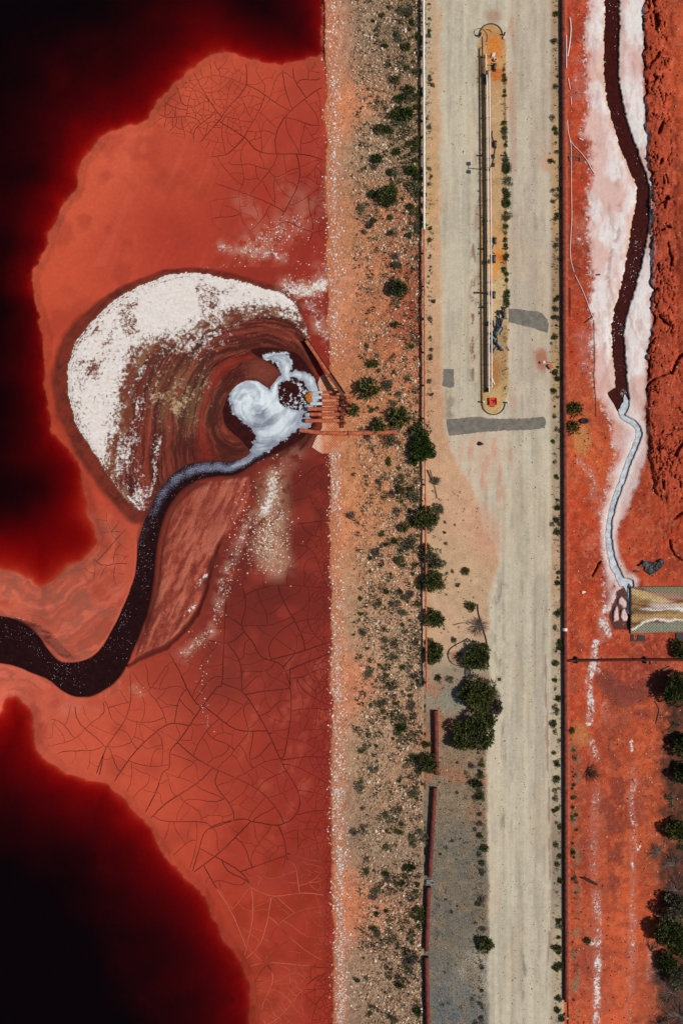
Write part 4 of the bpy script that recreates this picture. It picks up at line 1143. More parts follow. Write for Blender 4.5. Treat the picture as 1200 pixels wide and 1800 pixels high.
if rv:
    o = plate_mesh('mud_plate', np.vstack(rv), np.vstack(rf), MUDFLAT); o['kind'] = 'stuff'

# ------------------------------------------------------------------ water
def lake_material():
    m = bpy.data.materials.new('red_lake_water'); m.use_nodes = True
    nt = m.node_tree; nt.nodes.clear()
    out = nd(nt, 'OutputMaterial'); tr = nd(nt, 'BsdfTransparent'); gl = nd(nt, 'BsdfGlossy'); gl.inputs['Roughness'].default_value = .15
    fr = nd(nt, 'Fresnel'); fr.inputs['IOR'].default_value = 1.36
    mx = nd(nt, 'MixShader')
    nt.links.new(fr.outputs[0], mx.inputs[0]); nt.links.new(tr.outputs[0], mx.inputs[1]); nt.links.new(gl.outputs[0], mx.inputs[2])
    nt.links.new(mx.outputs[0], out.inputs['Surface'])
    ab = nd(nt, 'VolumeAbsorption'); ab.inputs['Color'].default_value = (.90, .50, .42, 1); ab.inputs['Density'].default_value = 9.0
    nt.links.new(ab.outputs[0], out.inputs['Volume'])
    return m
x0, x1, y0, y1 = -390.0, 1.0, -330.0, 330.0
mb = MB(); mb.box(((x0 + x1) / 2, 0, -3), (x1 - x0, y1 - y0, 6))
o = mb.build('lake_water', lake_material(), smooth=False); o['kind'] = 'structure'

def sheet(name, box, step, fn, mat, kind='structure'):
    """a level or gently shaped liquid surface: fn(x, y) -> keep mask, z, Msk"""
    gx = np.arange(box[0], box[2] + step, step); gy = np.arange(box[1], box[3] + step, step)
    x, y = np.meshgrid(gx, gy); sh = x.shape; x = x.ravel(); y = y.ravel()
    keep, z, mk = fn(x, y)
    a = np.arange(x.size).reshape(sh)
    q = np.stack([a[1:, :-1], a[1:, 1:], a[:-1, 1:], a[:-1, :-1]], -1).reshape(-1, 4)
    q = q[keep[q].all(1)]
    ids, inv = np.unique(q, return_inverse=True)
    o = mesh_np(name, P(x[ids], y[ids], z[ids]), inv.reshape(-1, 4), mat, None, {'Msk': mk[ids]})
    o['kind'] = kind
    return o

M_STREAM = liquid('stream_liquor', (42, 15, 12), (118, 124, 146), 6.0, .18)  # foam colour doubles as the painted bluish sheen
def f_stream(x, y):
    d = sdf(x, y, STREAM)
    up = sm(960, 800, y)
    lft_sheen = sm(30, 6, pdist(x, y, ST_A))
    foam = .08 + .42 * lft_sheen * sm(1130, 900, y) + .34 * up * sm(0, 12, d) + .16 * sm(300, 420, x) * sm(860, 800, y)  # bluish sheen along the left bank is painted in with the foam
    foam += .10 * sm(14, 4, d) * (y > 1000)
    foam *= .75 + .5 * fbm(x, y, 12, 4, 2)
    return d > -5, np.full(x.shape, .17), np.stack([foam, foam * 0, foam * 0], -1)
sheet('stream_water', (-60, 778, 470, 1232), 3.0, f_stream, M_STREAM)

FOAM_BLOBS = [[(440, 700, 37), (452, 715, 36)], [(470, 738, 33), (492, 742, 30), (512, 742, 22)], [(525, 745, 13), (540, 742, 9)],
              [(472, 764, 22), (462, 780, 15), (452, 792, 9), (436, 805, 6), (410, 818, 3)], [(452, 690, 16), (478, 700, 14)]]
UP_BLOB = [(471, 629, 1.5), (484, 627, 7), (497, 630, 10), (504, 640, 9.5), (500, 652, 7), (502, 664, 8)]
def foam_field(x, y):
    wx = x + 9 * (fbm(x, y, 22, 3, 3) - .5); wy = y + 9 * (fbm(x, y, 22, 8, 3) - .5)
    d = np.full(x.shape, 99.0)
    for bl in FOAM_BLOBS: d = np.minimum(d, wdist(wx, wy, bl))
    ring = np.hypot(wx - 516, (wy - 692) * .98)
    d = np.minimum(d, np.abs(ring - 35) - 7 - 3.0 * np.sin(np.arctan2(wy - 692, wx - 516) * 2 + 2.2) - 5 * (fbm(x, y, 9, 61, 4, .6) - .5))
    d = np.minimum(d, wdist(wx, wy, UP_BLOB))
    boil = sm(33, 23, ring + 12 * (fbm(x, y, 10, 62, 4, .6) - .5))
    return d, boil
M_POOL = liquid('pool_liquor', (62, 22, 17), (196, 204, 212), 2.2, .2, thr0=.86, gain=.55)
def f_pool(x, y):
    d = sdf(x, y, POOL)
    df, boil = foam_field(x, y)
    rg_ = 1 - np.abs(2 * fbm(x + 6 * fbm(x, y, 14, 2, 2), y, 13, 5, 4, .6) - 1)
    mk = .70 * sm(12, -2, df) * (1 - boil) * (.6 + .8 * fbm(x, y, 8, 63, 3)) + boil * (.18 + .62 * sm(.72, .96, rg_)) + .28 * sm(30, 0, df) * sm(650, 640, y)
    return d > -5, .165 + .05 * boil * fbm(x, y, 6, 2, 3), np.stack([np.clip(mk, 0, 1), mk * 0, mk * 0], -1)
sheet('pool_water', (384, 605, 570, 815), 1.6, f_pool, M_POOL)

def foam_material():
    m, nt, bs = new_mat('foam')
    ma = nd(nt, 'Attribute', attribute_name='Msk'); sp = nd(nt, 'SeparateColor'); nt.links.new(ma.outputs['Color'], sp.inputs[0])
    pos = nd(nt, 'NewGeometry').outputs['Position']
    n = noise(nt, pos, 1.1, 8, .7); n2 = noise(nt, pos, 5, 5, .7)
    f = math_n(nt, 'MULTIPLY', math_n(nt, 'ADD', math_n(nt, 'MULTIPLY', math_n(nt, 'SUBTRACT', n, .5), .9), math_n(nt, 'MULTIPLY', sp.outputs[1], .95)), 1.0, True)
    c = mixc(nt, f, L(220, 230, 235), L(124, 132, 148))
    c = mixc(nt, math_n(nt, 'MULTIPLY', math_n(nt, 'SUBTRACT', .42, sp.outputs[0]), 1.9, True), c, L(134, 136, 148))
    nt.links.new(c, bs.inputs['Base Color']); bs.inputs['Roughness'].default_value = .7
    bs.inputs['Specular IOR Level'].default_value = .25
    bp = nd(nt, 'Bump'); bp.inputs['Distance'].default_value = .03; nt.links.new(n2, bp.inputs['Height']); nt.links.new(bp.outputs[0], bs.inputs['Normal'])
    return m
def f_foam(x, y):
    d, boil = foam_field(x, y)
    d = d + 2.2 * (fbm(x, y, 7, 6, 3) - .5)
    d = d + 5 * (fbm(x, y, 4.5, 64, 3, .6) - .5) * sm(-8, -1, d)
    keep = (d < .8) & (boil < .75)
    t = np.clip(-d / 17, 0, 1)
    ang = np.arctan2(y - 705, x - 447); rr_ = np.hypot(x - 447, y - 705)
    swl = fbm(rr_ / 9 + ang * 1.2 + 1.6 * fbm(x, y, 34, 2, 3), ang * 1.1, 1.0, 3, 5, .55)
    vein = .55 * sm(.42, .72, swl) + .75 * (1 - sm(4, 26, np.hypot((x - 460) * .8, y - 738))) + .6 * sm(745, 795, y) + .45 * sm(655, 630, y) + .3 * boil + .35 * sm(490, 520, x) * sm(715, 735, y)
    return keep, .17 + .10 * sm(0, 8, -d) + .16 * t * fbm(x, y, 12, 3, 4), np.stack([t, np.clip(vein, 0, 1), t * 0], -1)
o = sheet('foam', (384, 605, 580, 822), 1.2, f_foam, foam_material(), 'stuff')
tag(o, 'white and blue grey foam floating on the outfall pool')

M_DITCH = liquid('ditch_liquor', (70, 22, 11), (196, 200, 206), 5.0, .15, thr0=.80, gain=.5)
def f_ditch(x, y):
    d = np.minimum(wdist(x, y, DITCH), -sdf(x, y, [(1062, 690), (1080, 680), (1105, 674), (1108, 702), (1100, 728), (1080, 726), (1074, 708)]))
    foam = .10 + .22 * sm(.5, .66, fbm(x, y / 2, 40, 3, 3)) * sm(2, -5, d) + .5 * (1 - sm(3, 12, np.hypot(x - 1094, y - 690)))
    return d < 5, np.full(x.shape, 1.72), np.stack([foam, foam * 0, foam * 0], -1)
sheet('ditch_water', (1040, -60, 1160, 732), 2.5, f_ditch, M_DITCH)
M_MILK = liquid('milky_liquor', (206, 216, 222), (176, 190, 202), 1.6, .35, thr0=.62, gain=.2)
def f_milk(x, y):
    j = 2 * (fbm(x, y, 5, 3, 2) - .5)
    d = np.minimum(np.minimum(wdist(x + 2 * j, y, MILK), wdist(x, y, MILK_TAIL)), wdist(x + 2 * j, y + j, MILK_ARM))
    return d < .6, lookup(Z, x, y)[:, 0] * 0 + np.maximum(1.92 - .0 * y, 0), np.stack([d * 0, d * 0, d * 0], -1)
def milk_z(x, y):
    return 1.93
sheet('milky_stream', (1060, 688, 1130, 1085), .9, f_milk, M_MILK)
M_PUD = liquid('puddle_liquor', (92, 36, 27), (150, 110, 90), 2.0, .3, thr0=.8, gain=.2)
def f_pud(x, y):
    d = -sdf(x, y, PUDDLE)
    return d < 3, np.full(x.shape, 1.88), np.stack([d * 0, d * 0, d * 0], -1)
sheet('puddle', (1066, 1028, 1112, 1110), 2.0, f_pud, M_PUD)

# ------------------------------------------------------------------ road patches
def patch(name, outline, dz=.012):
    o_ = [(a + R2.uniform(-.8, .8), b + R2.uniform(-.8, .8)) for a, b, _ in densify(outline, 3)]
    pts = [Vector(q) for q in o_]
    nb = len(pts); xs = [q[0] for q in o_]; ys = [q[1] for q in o_]
    for gx in np.arange(min(xs), max(xs), 5):
        for gy in np.arange(min(ys), max(ys), 5):
            if pin(gx, gy, o_): pts.append(Vector((gx, gy)))
    r_ = delaunay_2d_cdt(pts, [], [list(range(nb))], 1, 1e-4)
    v = np.array([tuple(q) for q in r_[0]]); f = np.array([t for t in r_[2] if len(t) == 3])
    z = lookup(Z, v[:, 0], v[:, 1])[:, 0] + dz
    w = P(v[:, 0], v[:, 1], z)
    nv = np.cross(w[f[:, 1]] - w[f[:, 0]], w[f[:, 2]] - w[f[:, 0]])[:, 2]
    f = np.where((nv < 0)[:, None], f[:, ::-1], f)
    o = mesh_np(name, w, f, M_ASPH); o['kind'] = 'structure'
    return o
patch('asphalt_patch', [(893, 543), (905, 543), (917, 544), (940, 547), (953, 551), (961, 561), (964, 571), (961, 585), (953, 583), (938, 577), (920, 573), (905, 569), (893, 567)])
patch('asphalt_patch', [(784, 737), (800, 736), (815, 734), (840, 732), (860, 736), (905, 736), (932, 735), (955, 732), (959, 740), (957, 752), (940, 755), (920, 756), (882, 757), (840, 760), (812, 764), (790, 766), (785, 752)])
patch('asphalt_patch', [(779, 649), (790, 648), (797, 649), (797, 664), (798, 680), (788, 682), (777, 678)])
#@@PART2
# ------------------------------------------------------------------ pipelines
def at_z(px, py, z):
    return Vector(P(px, py, z))

def pipe_obj(name, pts, r, mat, parent=None, seg=12, dz=0.0):
    """pts in photo px; the pipe's axis lies dz above the ground under it"""
    w = [G(q[0], q[1], (q[2] if len(q) > 2 else dz)) for q in pts]
    return MB().tube(w, r, seg).build(name, mat, parent)

def ring(p, d, r, w, mat, name, parent):
    d = d.normalized()
    return MB().tube([p - d * w / 2, p + d * w / 2], r, 14).build(name, mat, parent)

# long pale pipe along the embankment crest
r0 = root('pipeline', (0, 0, 0), 'long thin pale pipe running the whole way along the embankment crest beside the road', 'pipe')
px_of = lambda y: np.interp(y, [-60, 0, 200, 400, 600, 800, 1000, 1210], [744, 744.2, 744.6, 745.2, 746.2, 747.2, 748.2, 749.2])
ys = list(np.arange(-60, 1210, 116)) + [1210]
zb = 2.38
for k in range(len(ys) - 1):
    y0, y1 = ys[k], ys[k + 1] - .6
    n = 6
    pts = [at_z(px_of(y0 + (y1 - y0) * q / n) + .25 * math.sin(k * 2.1 + q), y0 + (y1 - y0) * q / n, zb + .80) for q in range(n + 1)]
    m = M_WHITE if y1 < 420 else (M_TAN if y0 < 800 else M_DUSTY)
    o = MB().tube(pts, .19 if y1 < 780 else .16, 10).build('pipe_section', m, r0)
    o['label'] = 'clean white pipe section' if m is M_WHITE else ('pipe section stained tan' if m is M_TAN else 'pipe section coated in orange dust')
    d = (pts[1] - pts[0]).normalized()
    ring(pts[0] + d * .04, d, .24, .12, m, 'coupling', r0)
sb = bpy.data.meshes.new('pipe_support')
t_ = MB().box((0, 0, .30), (.5, .30, .62)).build('pipe_support', M_CONC, r0); t_.location = at_z(px_of(-20), -20, zb - .02); sb = t_
for y in np.arange(40, 1205, 58):
    c = sb.copy(); link(c); c.parent = r0; c.location = at_z(px_of(y), y, zb - .02)

# large rust pipe along the east side of the road
r0 = root('pipeline', (0, 0, 0), 'thick dark rust red pipe running the full length between the road and the red ground', 'pipe')
bx = lambda y: 988.0 + (y / 1800.0) * 6.6
ys = list(np.arange(-70, 1880, 122))
for k in range(len(ys) - 1):
    y0, y1 = ys[k], ys[k + 1]
    pts = [at_z(bx(y0 + (y1 - y0) * q / 4) + .12 * math.sin(k + q), y0 + (y1 - y0) * q / 4, 2.66) for q in range(5)]
    MB().tube(pts, .36, 16).build('pipe_section', M_RUST, r0)
    d = (pts[1] - pts[0]).normalized()
    ring(pts[0], d, .43, .10, M_RUSTDK, 'flange', r0)
t_ = MB().box((0, 0, .10), (.9, .3, .22)).build('pipe_support', M_CONC, r0); t_.location = at_z(bx(-40), -40, 2.14)
for y in np.arange(20, 1830, 61):
    c = t_.copy(); link(c); c.parent = r0; c.location = at_z(bx(y), y, 2.14)
cl = MB().tube([at_z(bx(1104), 1104, 2.66), at_z(bx(1109), 1109, 2.66)], .40, 16).build('repair_clamp', M_WHITE, r0); cl['label'] = 'white band clamped round the rust pipe'

# low dusty kerb beside it, cast in lengths
r0 = root('kerb', (0, 0, 0), 'low red dusted kerb strip along the east side of the thick rust pipe', 'kerb')
for k, y0 in enumerate(np.arange(-60, 1860, 50)):
    y1 = y0 + 49.6
    a = bx(y0) + 5.6; b = bx(y1) + 5.6
    p0, p1 = at_z(a, y0, 2.3), at_z(b, y1, 2.3)
    c = (p0 + p1) / 2
    MB().box((c.x, c.y, 2.17), (.40, abs(p1.y - p0.y), .42), math.atan2(p1.y - p0.y, p1.x - p0.x) + math.pi / 2).build('kerb_segment', M_DUSTK, r0, smooth=False)
r0 = root('cable', (0, 0, 0), 'thin dark cable laid on the red kerb beside the thick rust pipe', 'cable')
MB().tube([at_z(bx(y) + 3.6 + .3 * math.sin(y / 33.0), y, 2.30) for y in np.arange(640, 1850, 24)], .05, 5).build('cable', M_BLACK, r0)

# pipe across the red ground
r0 = root('pipeline', (0, 0, 0), 'slim dark pipe crossing the red ground from the thick pipe to the right edge', 'pipe')
pts = [(996, 1161.5), (1040, 1161), (1090, 1160.4), (1140, 1160), (1190, 1160), (1240, 1160)]
for k in range(5):
    MB().tube([at_z(*pts[k], 2.62), at_z(*pts[k + 1], 2.62)], .20, 12).build('pipe_section', M_RUSTDK, r0)
for x in (1013, 1134):
    c = at_z(x, 1160.5, 2.55)
    m_ = MB(); m_.box((c.x, c.y, 2.35), (.28, 1.15, .5)); m_.tube([c + Vector((0, -.6, -.1)), c + Vector((0, -.2, .32)), c + Vector((0, .2, .32)), c + Vector((0, .6, -.1))], .07, 6)
    m_.build('pipe_saddle', M_BLACK, r0)
c = at_z(1143, 1164, 2.35); MB().box(c, (.1, .9, .1)).build('drain_stub', M_RUSTDK, r0)

# loose rust pipes lying end to end by the gravel
for lab, pts in (('short straight rust pipe on the verge, uppermost of the loose rust pipes', [(765, 1249), (766, 1300), (766.5, 1361)]),
                 ('long rust pipe lying aslant along the gravel below the shortest loose one', [(763.5, 1384), (761, 1430), (757, 1495), (754.5, 1541)]),
                 ('loose rust pipe by the gravel just below the tangle of pale wire', [(752.8, 1559), (751, 1610), (749, 1670)]),
                 ('lowest loose rust pipe along the gravel running out of the bottom edge', [(748.6, 1682), (750, 1740), (752.5, 1830)])):
    r0 = root('rust_pipe', (0, 0, 0), lab, 'pipe', 'loose rust pipes along the gravel verge')
    w = [at_z(a, b, 2.38 + .42) for a, b in pts]
    MB().tube(w, .42, 18).build('barrel', M_RUST, r0)
    for e, f in ((w[0], w[1]), (w[-1], w[-2])):
        d = (f - e).normalized()
        MB().tube([e - d * .012, e + d * .05], .445, 18).build('pipe_rim', M_RUSTDK, r0)
    for q in range(1, len(w) - 1):
        d = (w[q + 1] - w[q - 1]).normalized(); ring(w[q], d, .435, .05, M_RUSTDK, 'weld_seam', r0)
# tangle of pale wire between two of them
r0 = root('wire_tangle', (0, 0, 0), 'small tangle of pale wire between two loose rust pipes', 'wire')
m_ = MB()
for k in range(9):
    a = R2.uniform(0, 6.28); pts = []
    for q in range(7):
        pts.append(at_z(756 + 6 * math.cos(a + q * .5) + R2.uniform(-1, 3), 1551 + 4 * math.sin(a + q * .6) + R2.uniform(-1, 1), 2.5 + .3 * R2.random()))
    m_.tube(pts, .03, 4)
m_.build('wire', plain('pale_wire', (176, 180, 184), .5), r0)

# ------------------------------------------------------------------ pipe rack on the road island
def kerb_line(px0, px1, y0, y1):      # round head, round tail and the straight left side
    cx = (px0 + px1) / 2; rr_ = (px1 - px0) / 2
    p = [(px0, y1 - rr_ + q * 0) for q in ()]
    pts = []
    for k in range(13):
        a = math.pi - math.pi * k / 12
        pts.append((cx + rr_ * math.cos(a), y0 + rr_ - rr_ * math.sin(a)))
    tail = [(px0 + 1.0 * 0 + (4.5) * (y - y0) / (y1 - y0), y) for y in np.arange(y1 - rr_, y0 + rr_, -24)]
    arc2 = []
    for k in range(13):
        a = math.pi * k / 12
        arc2.append((cx + 4.5 + rr_ * math.cos(a), y1 - rr_ + rr_ * math.sin(a)))
    return pts, arc2, tail
r0 = root('island_kerb', (0, 0, 0), 'narrow dark kerb round the long traffic island carrying the pipe rack', 'kerb')
pa, pb, tl = kerb_line(842, 882.5, 42, 729)
def kerb_run(pts, name):
    for a, b in zip(pts[:-1], pts[1:]):
        p0, p1 = G(*a), G(*b); c = (p0 + p1) / 2; d = p1 - p0
        MB().box((c.x, c.y, c.z + .04), (d.length - .03, .16, .22), math.atan2(d.y, d.x)).build(name, M_DARKC, r0, smooth=False)
kerb_run(pa, 'kerb_stone'); kerb_run(pb, 'kerb_stone'); kerb_run(tl, 'kerb_stone')
kerb_run([(883, y) for y in (64, 70)], 'kerb_stone')

Zi = 2.44
rk = root('pipe_rack', (0, 0, 0), 'rack of two slim white pipes on low stands along the road island', 'pipe rack')
xa = lambda y: np.interp(y, [95, 130, 200, 420, 692], [853.6, 855.0, 856.0, 858.0, 859.2])
xb = lambda y: np.interp(y, [95, 130, 200, 420, 692], [858.6, 859.6, 860.6, 862.8, 864.0])
def run(f, y0, y1, z, r, mat, name, n):
    ys_ = np.linspace(y0, y1, n + 1)
    for a, b in zip(ys_[:-1], ys_[1:]):
        q = [at_z(f(a), a, z), at_z(f((a + b) / 2), (a + b) / 2, z), at_z(f(b), b, z)]
        MB().tube(q, r, 8).build(name, mat, rk)
run(xa, 95, 690, Zi + .85, .095, M_WHITE, 'white_pipe', 5)
run(xb, 126, 682, Zi + .85, .095, M_WHITE, 'white_pipe', 5)
run(lambda y: xa(y) - 3.4, 96, 688, Zi + .25, .07, M_BLACK, 'dark_pipe', 5)
run(lambda y: xa(y) - 6.0, 64, 690, Zi + .12, .05, M_GREYP, 'conduit', 5)
for y in list(range(102, 690, 36)):
    c = at_z(xa(y) - .6, y, Zi)
    m_ = MB(); m_.box((c.x - .38, c.y, Zi + .36), (.07, .07, .74)); m_.box((c.x + .48, c.y, Zi + .36), (.07, .07, .74)); m_.box((c.x + .05, c.y, Zi + .70), (1.05, .08, .08))
    m_.build('stand', M_GREYP, rk, smooth=False)
for y in (142, 570, 686):
    c = at_z(xa(y) - 2.0, y, Zi); m_ = MB(); m_.box((c.x, c.y, Zi + .45), (.42, 1.5 if y == 142 else .7, .55)).build('junction_box', M_BLACK, rk, smooth=False)
for y in (128, 460):
    c = at_z(xa(y) + .6, y, Zi + .9); MB().tube([c - Vector((0, .35, 0)), c + Vector((0, .35, 0))], .22, 10).build('valve_body', M_GREYP, rk)
# feeder hoses bending down at the head of the rack
for lab, pts in (('thin black hose looping round the head of the pipe rack', [(842, 66), (836, 62), (833, 56), (837, 51), (846, 50), (853, 56), (856, 64), (855, 74)]),
                 ('short black hose lying across the round head of the island', [(853, 52), (858, 52), (862, 54), (864, 57)])):
    q = root('hose', (0, 0, 0), lab, 'hose'); MB().tube([G(a, b, .10) for a, b in smooth_line(pts, 4)], .035, 6).build('hose_run', M_BLACK, q)

# bollards: short posts with pale caps either side of the island
def bollard(px, py, lab, h=.85, cap=M_WHITE):
    b = root('bollard', G(px, py), lab, 'bollard', 'low posts round the road island')
    b.location = G(px, py)
    MB().tube([(0, 0, -.05), (0, 0, h - .12)], [.14, .13], 10).build('post', M_BLACK, b)
    MB().tube([(0, 0, h - .12), (0, 0, h - .02), (0, 0, h + .03)], [.155, .155, .10], 10).build('cap', cap, b)
for (px, py), lab, cp in (((843, 63), 'short post at the left of the round island end above the pipe rack', M_BLACK), ((885, 62), 'short black post at the right of the round island end above the orange patch', M_BLACK),
                          ((846, 274), 'short post left of the rack just above the lamp post', M_BLACK), ((887, 274), 'short post right of the rack by the first dense grass tufts', M_BLACK),
                          ((848, 438), 'short post left of the rack above the torn strip of road', M_BLACK), ((890, 438), 'short post beside the rack in the second orange stain', M_BLACK),
                          ((849, 541), 'short post left of the rack level with the top of the hose heap', M_BLACK), ((888, 541), 'short post at the top of the hose heap beside the dark road patch', M_BLACK),
                          ((848, 707), 'white capped post left of the red box at the rounded island end', M_WHITE), ((891, 708), 'white capped post right of the red box at the rounded island end', M_WHITE)):
    bollard(px, py, lab, cap=cp)

# lamp post
b = root('lamp_post', (0, 0, 0), 'tall slim lamp post with two floodlights standing beside the pipe rack', 'lamp post')
b.location = at_z(859, 299, Zi)
MB().tube([(0, 0, -.1), (0, 0, 3.9)], [.11, .07], 10).build('pole', M_GREYP, b)
MB().box((0, 0, .05), (.45, .45, .12)).build('base_plate', M_GREYP, b, smooth=False)
MB().tube([(-.05, -.65, 3.86), (0, 0, 3.9), (-.05, .75, 3.86)], .05, 6).build('crossarm', M_GREYP, b)
for sy in (-.65, .75):
    fl = MB(); fl.box((-.05, sy, 3.86), (.62, .62, .22), .15 * sy).build('floodlight', M_BLACK, b, smooth=False)
# small machinery beside the rack
def unit(px, py, lab, s=1.0):
    q = root('pump', (0, 0, 0), lab, 'pump', 'small pumps beside the pipe rack'); q.location = at_z(px, py, Zi)
    MB().tube([(0, -.4 * s, .3 * s), (0, .35 * s, .3 * s)], .24 * s, 12).build('motor', M_GREYP, q)
    MB().tube([(0, .35 * s, .3 * s), (0, .55 * s, .3 * s)], .33 * s, 12).build('impeller_housing', M_BLACK, q)
    MB().box((0, 0, .03), (.6 * s, 1.2 * s, .07)).build('base_plate', M_RUSTDK, q, smooth=False)
    MB().tube([(-.1 * s, .5 * s, .35 * s), (-.35 * s, .5 * s, .6 * s), (-.75 * s, .45 * s, .75 * s)], .07 * s, 8).build('outlet_pipe', M_RUSTDK, q)
unit(868, 120, 'small grey pump at the lower edge of the big orange stain by the rack')
unit(869, 255, 'small dark pump beside the rack above the lamp post, a thin hose below it')
unit(869, 424, 'small pump with hose beside the rack above the lower orange stain', .9)
unit(867, 456, 'small pump in the lower orange stain close against the white pipes', 1.1)
unit(867, 519, 'rusty pump standing on the sandy bed where a pipe crosses the rack', 1.0)
cp = root('crossing_pipe', (0, 0, 0), 'short dark pipe crossing under the pipe rack beside the torn road strip', 'pipe')
MB().tube([at_z(838, 514, Zi + .3), at_z(850, 515, Zi + .3), at_z(866, 518, Zi + .3)], .12, 8).build('pipe_section', M_RUSTDK, cp)
MB().tube([at_z(836.6, 514, Zi + .3), at_z(838, 514, Zi + .3)], .2, 10).build('flange', M_RUSTDK, cp)
for lab, pts in (('thin hose running up from the pump above the lamp post', [(869, 252), (866, 245), (864, 238), (865, 230)]), ('thin hose from the upper pump down to the lamp post foot', [(870, 260), (868, 272), (866, 284), (862, 293)]),
                 ('thin hose beside the rack above the lower orange stain', [(869, 424), (866, 432), (864, 442), (869, 446)])):
    q = root('hose', (0, 0, 0), lab, 'hose'); MB().tube([G(a, b_, .10) for a, b_ in smooth_line(pts, 4)], .06, 6).build('hose_run', M_BLACK, q)
q = root('bucket', (0, 0, 0), 'small white bucket standing on the orange stain beside the rack', 'bucket'); q.location = at_z(870, 106, Zi)
m_ = MB(); m_.tube([(0, 0, 0), (0, 0, .42)], [.24, .30], 14, cap=False); m_.tube([(0, 0, .42), (0, 0, .05)], [.27, .21], 14, cap=False); m_.build('pail', M_WHITE, q)
MB().tube([(0, 0, .04), (0, 0, .06)], .21, 14).build('contents', M_GREYP, q)
MB().tube([(.30 * math.cos(a), .30 * math.sin(a), .42) for a in np.linspace(0, 6.28, 17)], .025, 5).build('rim', M_WHITE, q)
q = root('rag', (0, 0, 0), 'crumpled white sheet dropped above the white bucket on the orange stain', 'rag')
mv = []; nn = 7
for a in range(nn):
    for b_ in range(nn):
        u_, v_ = a / (nn - 1) - .5, b_ / (nn - 1) - .5
        mv.append(tuple(at_z(866.5 + 5 * u_ - 3 * v_, 96.5 + 8 * v_, Zi + .10 + .22 * R2.random())))
m_ = MB(); m_.add(mv, [(a * nn + b_, (a + 1) * nn + b_, (a + 1) * nn + b_ + 1, a * nn + b_ + 1) for a in range(nn - 1) for b_ in range(nn - 1)])
o = m_.build('cloth', M_WHITE, q); sd = o.modifiers.new('thick', 'SOLIDIFY'); sd.thickness = .03

# heap of hoses
R3 = random.Random(9)
hs = [([(874, 545), (876, 560), (873, 576), (866, 596), (865, 618)], M_BLACK), ([(880, 545), (884, 556), (880, 570), (874, 585), (867, 600)], M_GREYH), ([(872, 548), (882, 552), (886, 546), (884, 540)], M_BLACK),
      ([(873, 555), (880, 568), (876, 582), (864, 594)], M_TEAL), ([(877, 550), (875, 572), (870, 588), (864, 610)], M_GREYH), ([(865, 592), (872, 600), (878, 607), (883, 614)], M_TEAL), ([(866, 600), (873, 604), (879, 612)], M_GREYH),
      ([(878, 560), (885, 560), (887, 552), (882, 546)], M_GREYH), ([(864, 588), (874, 580), (880, 572), (881, 560)], M_BLACK), ([(862, 584), (872, 592), (872, 606), (866, 616)], M_BLACK), ([(871, 562), (874, 574), (883, 576), (878, 586)], M_GREYH)]
for k, (pts, mt) in enumerate(hs):
    where = 'upper' if np.mean([p[1] for p in pts]) < 575 else 'lower'
    cname = {'black_rubber': 'black', 'slate_hose': 'slate grey', 'teal_hose': 'pale blue'}[mt.name]
    q = root('hose', (0, 0, 0), f'{cname} hose in the {where} part of the tangled heap beside the rack', 'hose', 'tangled hoses beside the rack')
    sp_ = smooth_line(pts, 4)
    MB().tube([G(a, b_, .12 + .05 * k + .1 * math.sin(n_ * .7 + k)) for n_, (a, b_) in enumerate(sp_)], .13 if mt is not M_BLACK else .11, 7).build('hose_run', mt, q)
    e = G(*sp_[-1], .12 + .05 * k)
    MB().tube([e, e + Vector((.05, -.28, 0))], .16, 8).build('coupling', M_GREYP, q)
q = root('loose_pipe', (0, 0, 0), 'short white pipe leaning out from the lower end of the rack', 'pipe')
MB().tube([G(863, 662, .5), G(868, 675, .12)], .09, 8).build('barrel', M_WHITE, q); MB().tube([G(867.4, 673.5, .15), G(868.2, 675.5, .1)], .13, 8).build('end_collar', M_WHITE, q)

# red box at the end of the island
q = root('red_box', (0, 0, 0), 'open red box with a black mark on the rounded end of the island', 'box')
q.location = at_z(865.5, 706, Zi); q.rotation_euler = (0, 0, .04)
MB().box((0, 0, .12), (1.12, 1.12, .10)).build('floor_panel', M_REDP, q, smooth=False)
for dx, dy, sx, sy in ((-.6, 0, .10, 1.3), (.6, 0, .10, 1.3), (0, -.6, 1.1, .10), (0, .6, 1.1, .10)):
    MB().box((dx, dy, .22), (sx, sy, .36)).build('side_panel', M_REDP, q, smooth=False)
m_ = MB(); m_.prism([(-.30, .28), (.30, .28), (.34, .10), (.10, -.32), (-.10, -.30), (.06, .02), (-.06, .08), (-.30, .06)], .172, .19); m_.build('black_mark', M_BLACK, q, smooth=False)
MB().box((-.1, -.82, .08), (.75, .16, .12)).build('foot_rail', M_BLACK, q, smooth=False)

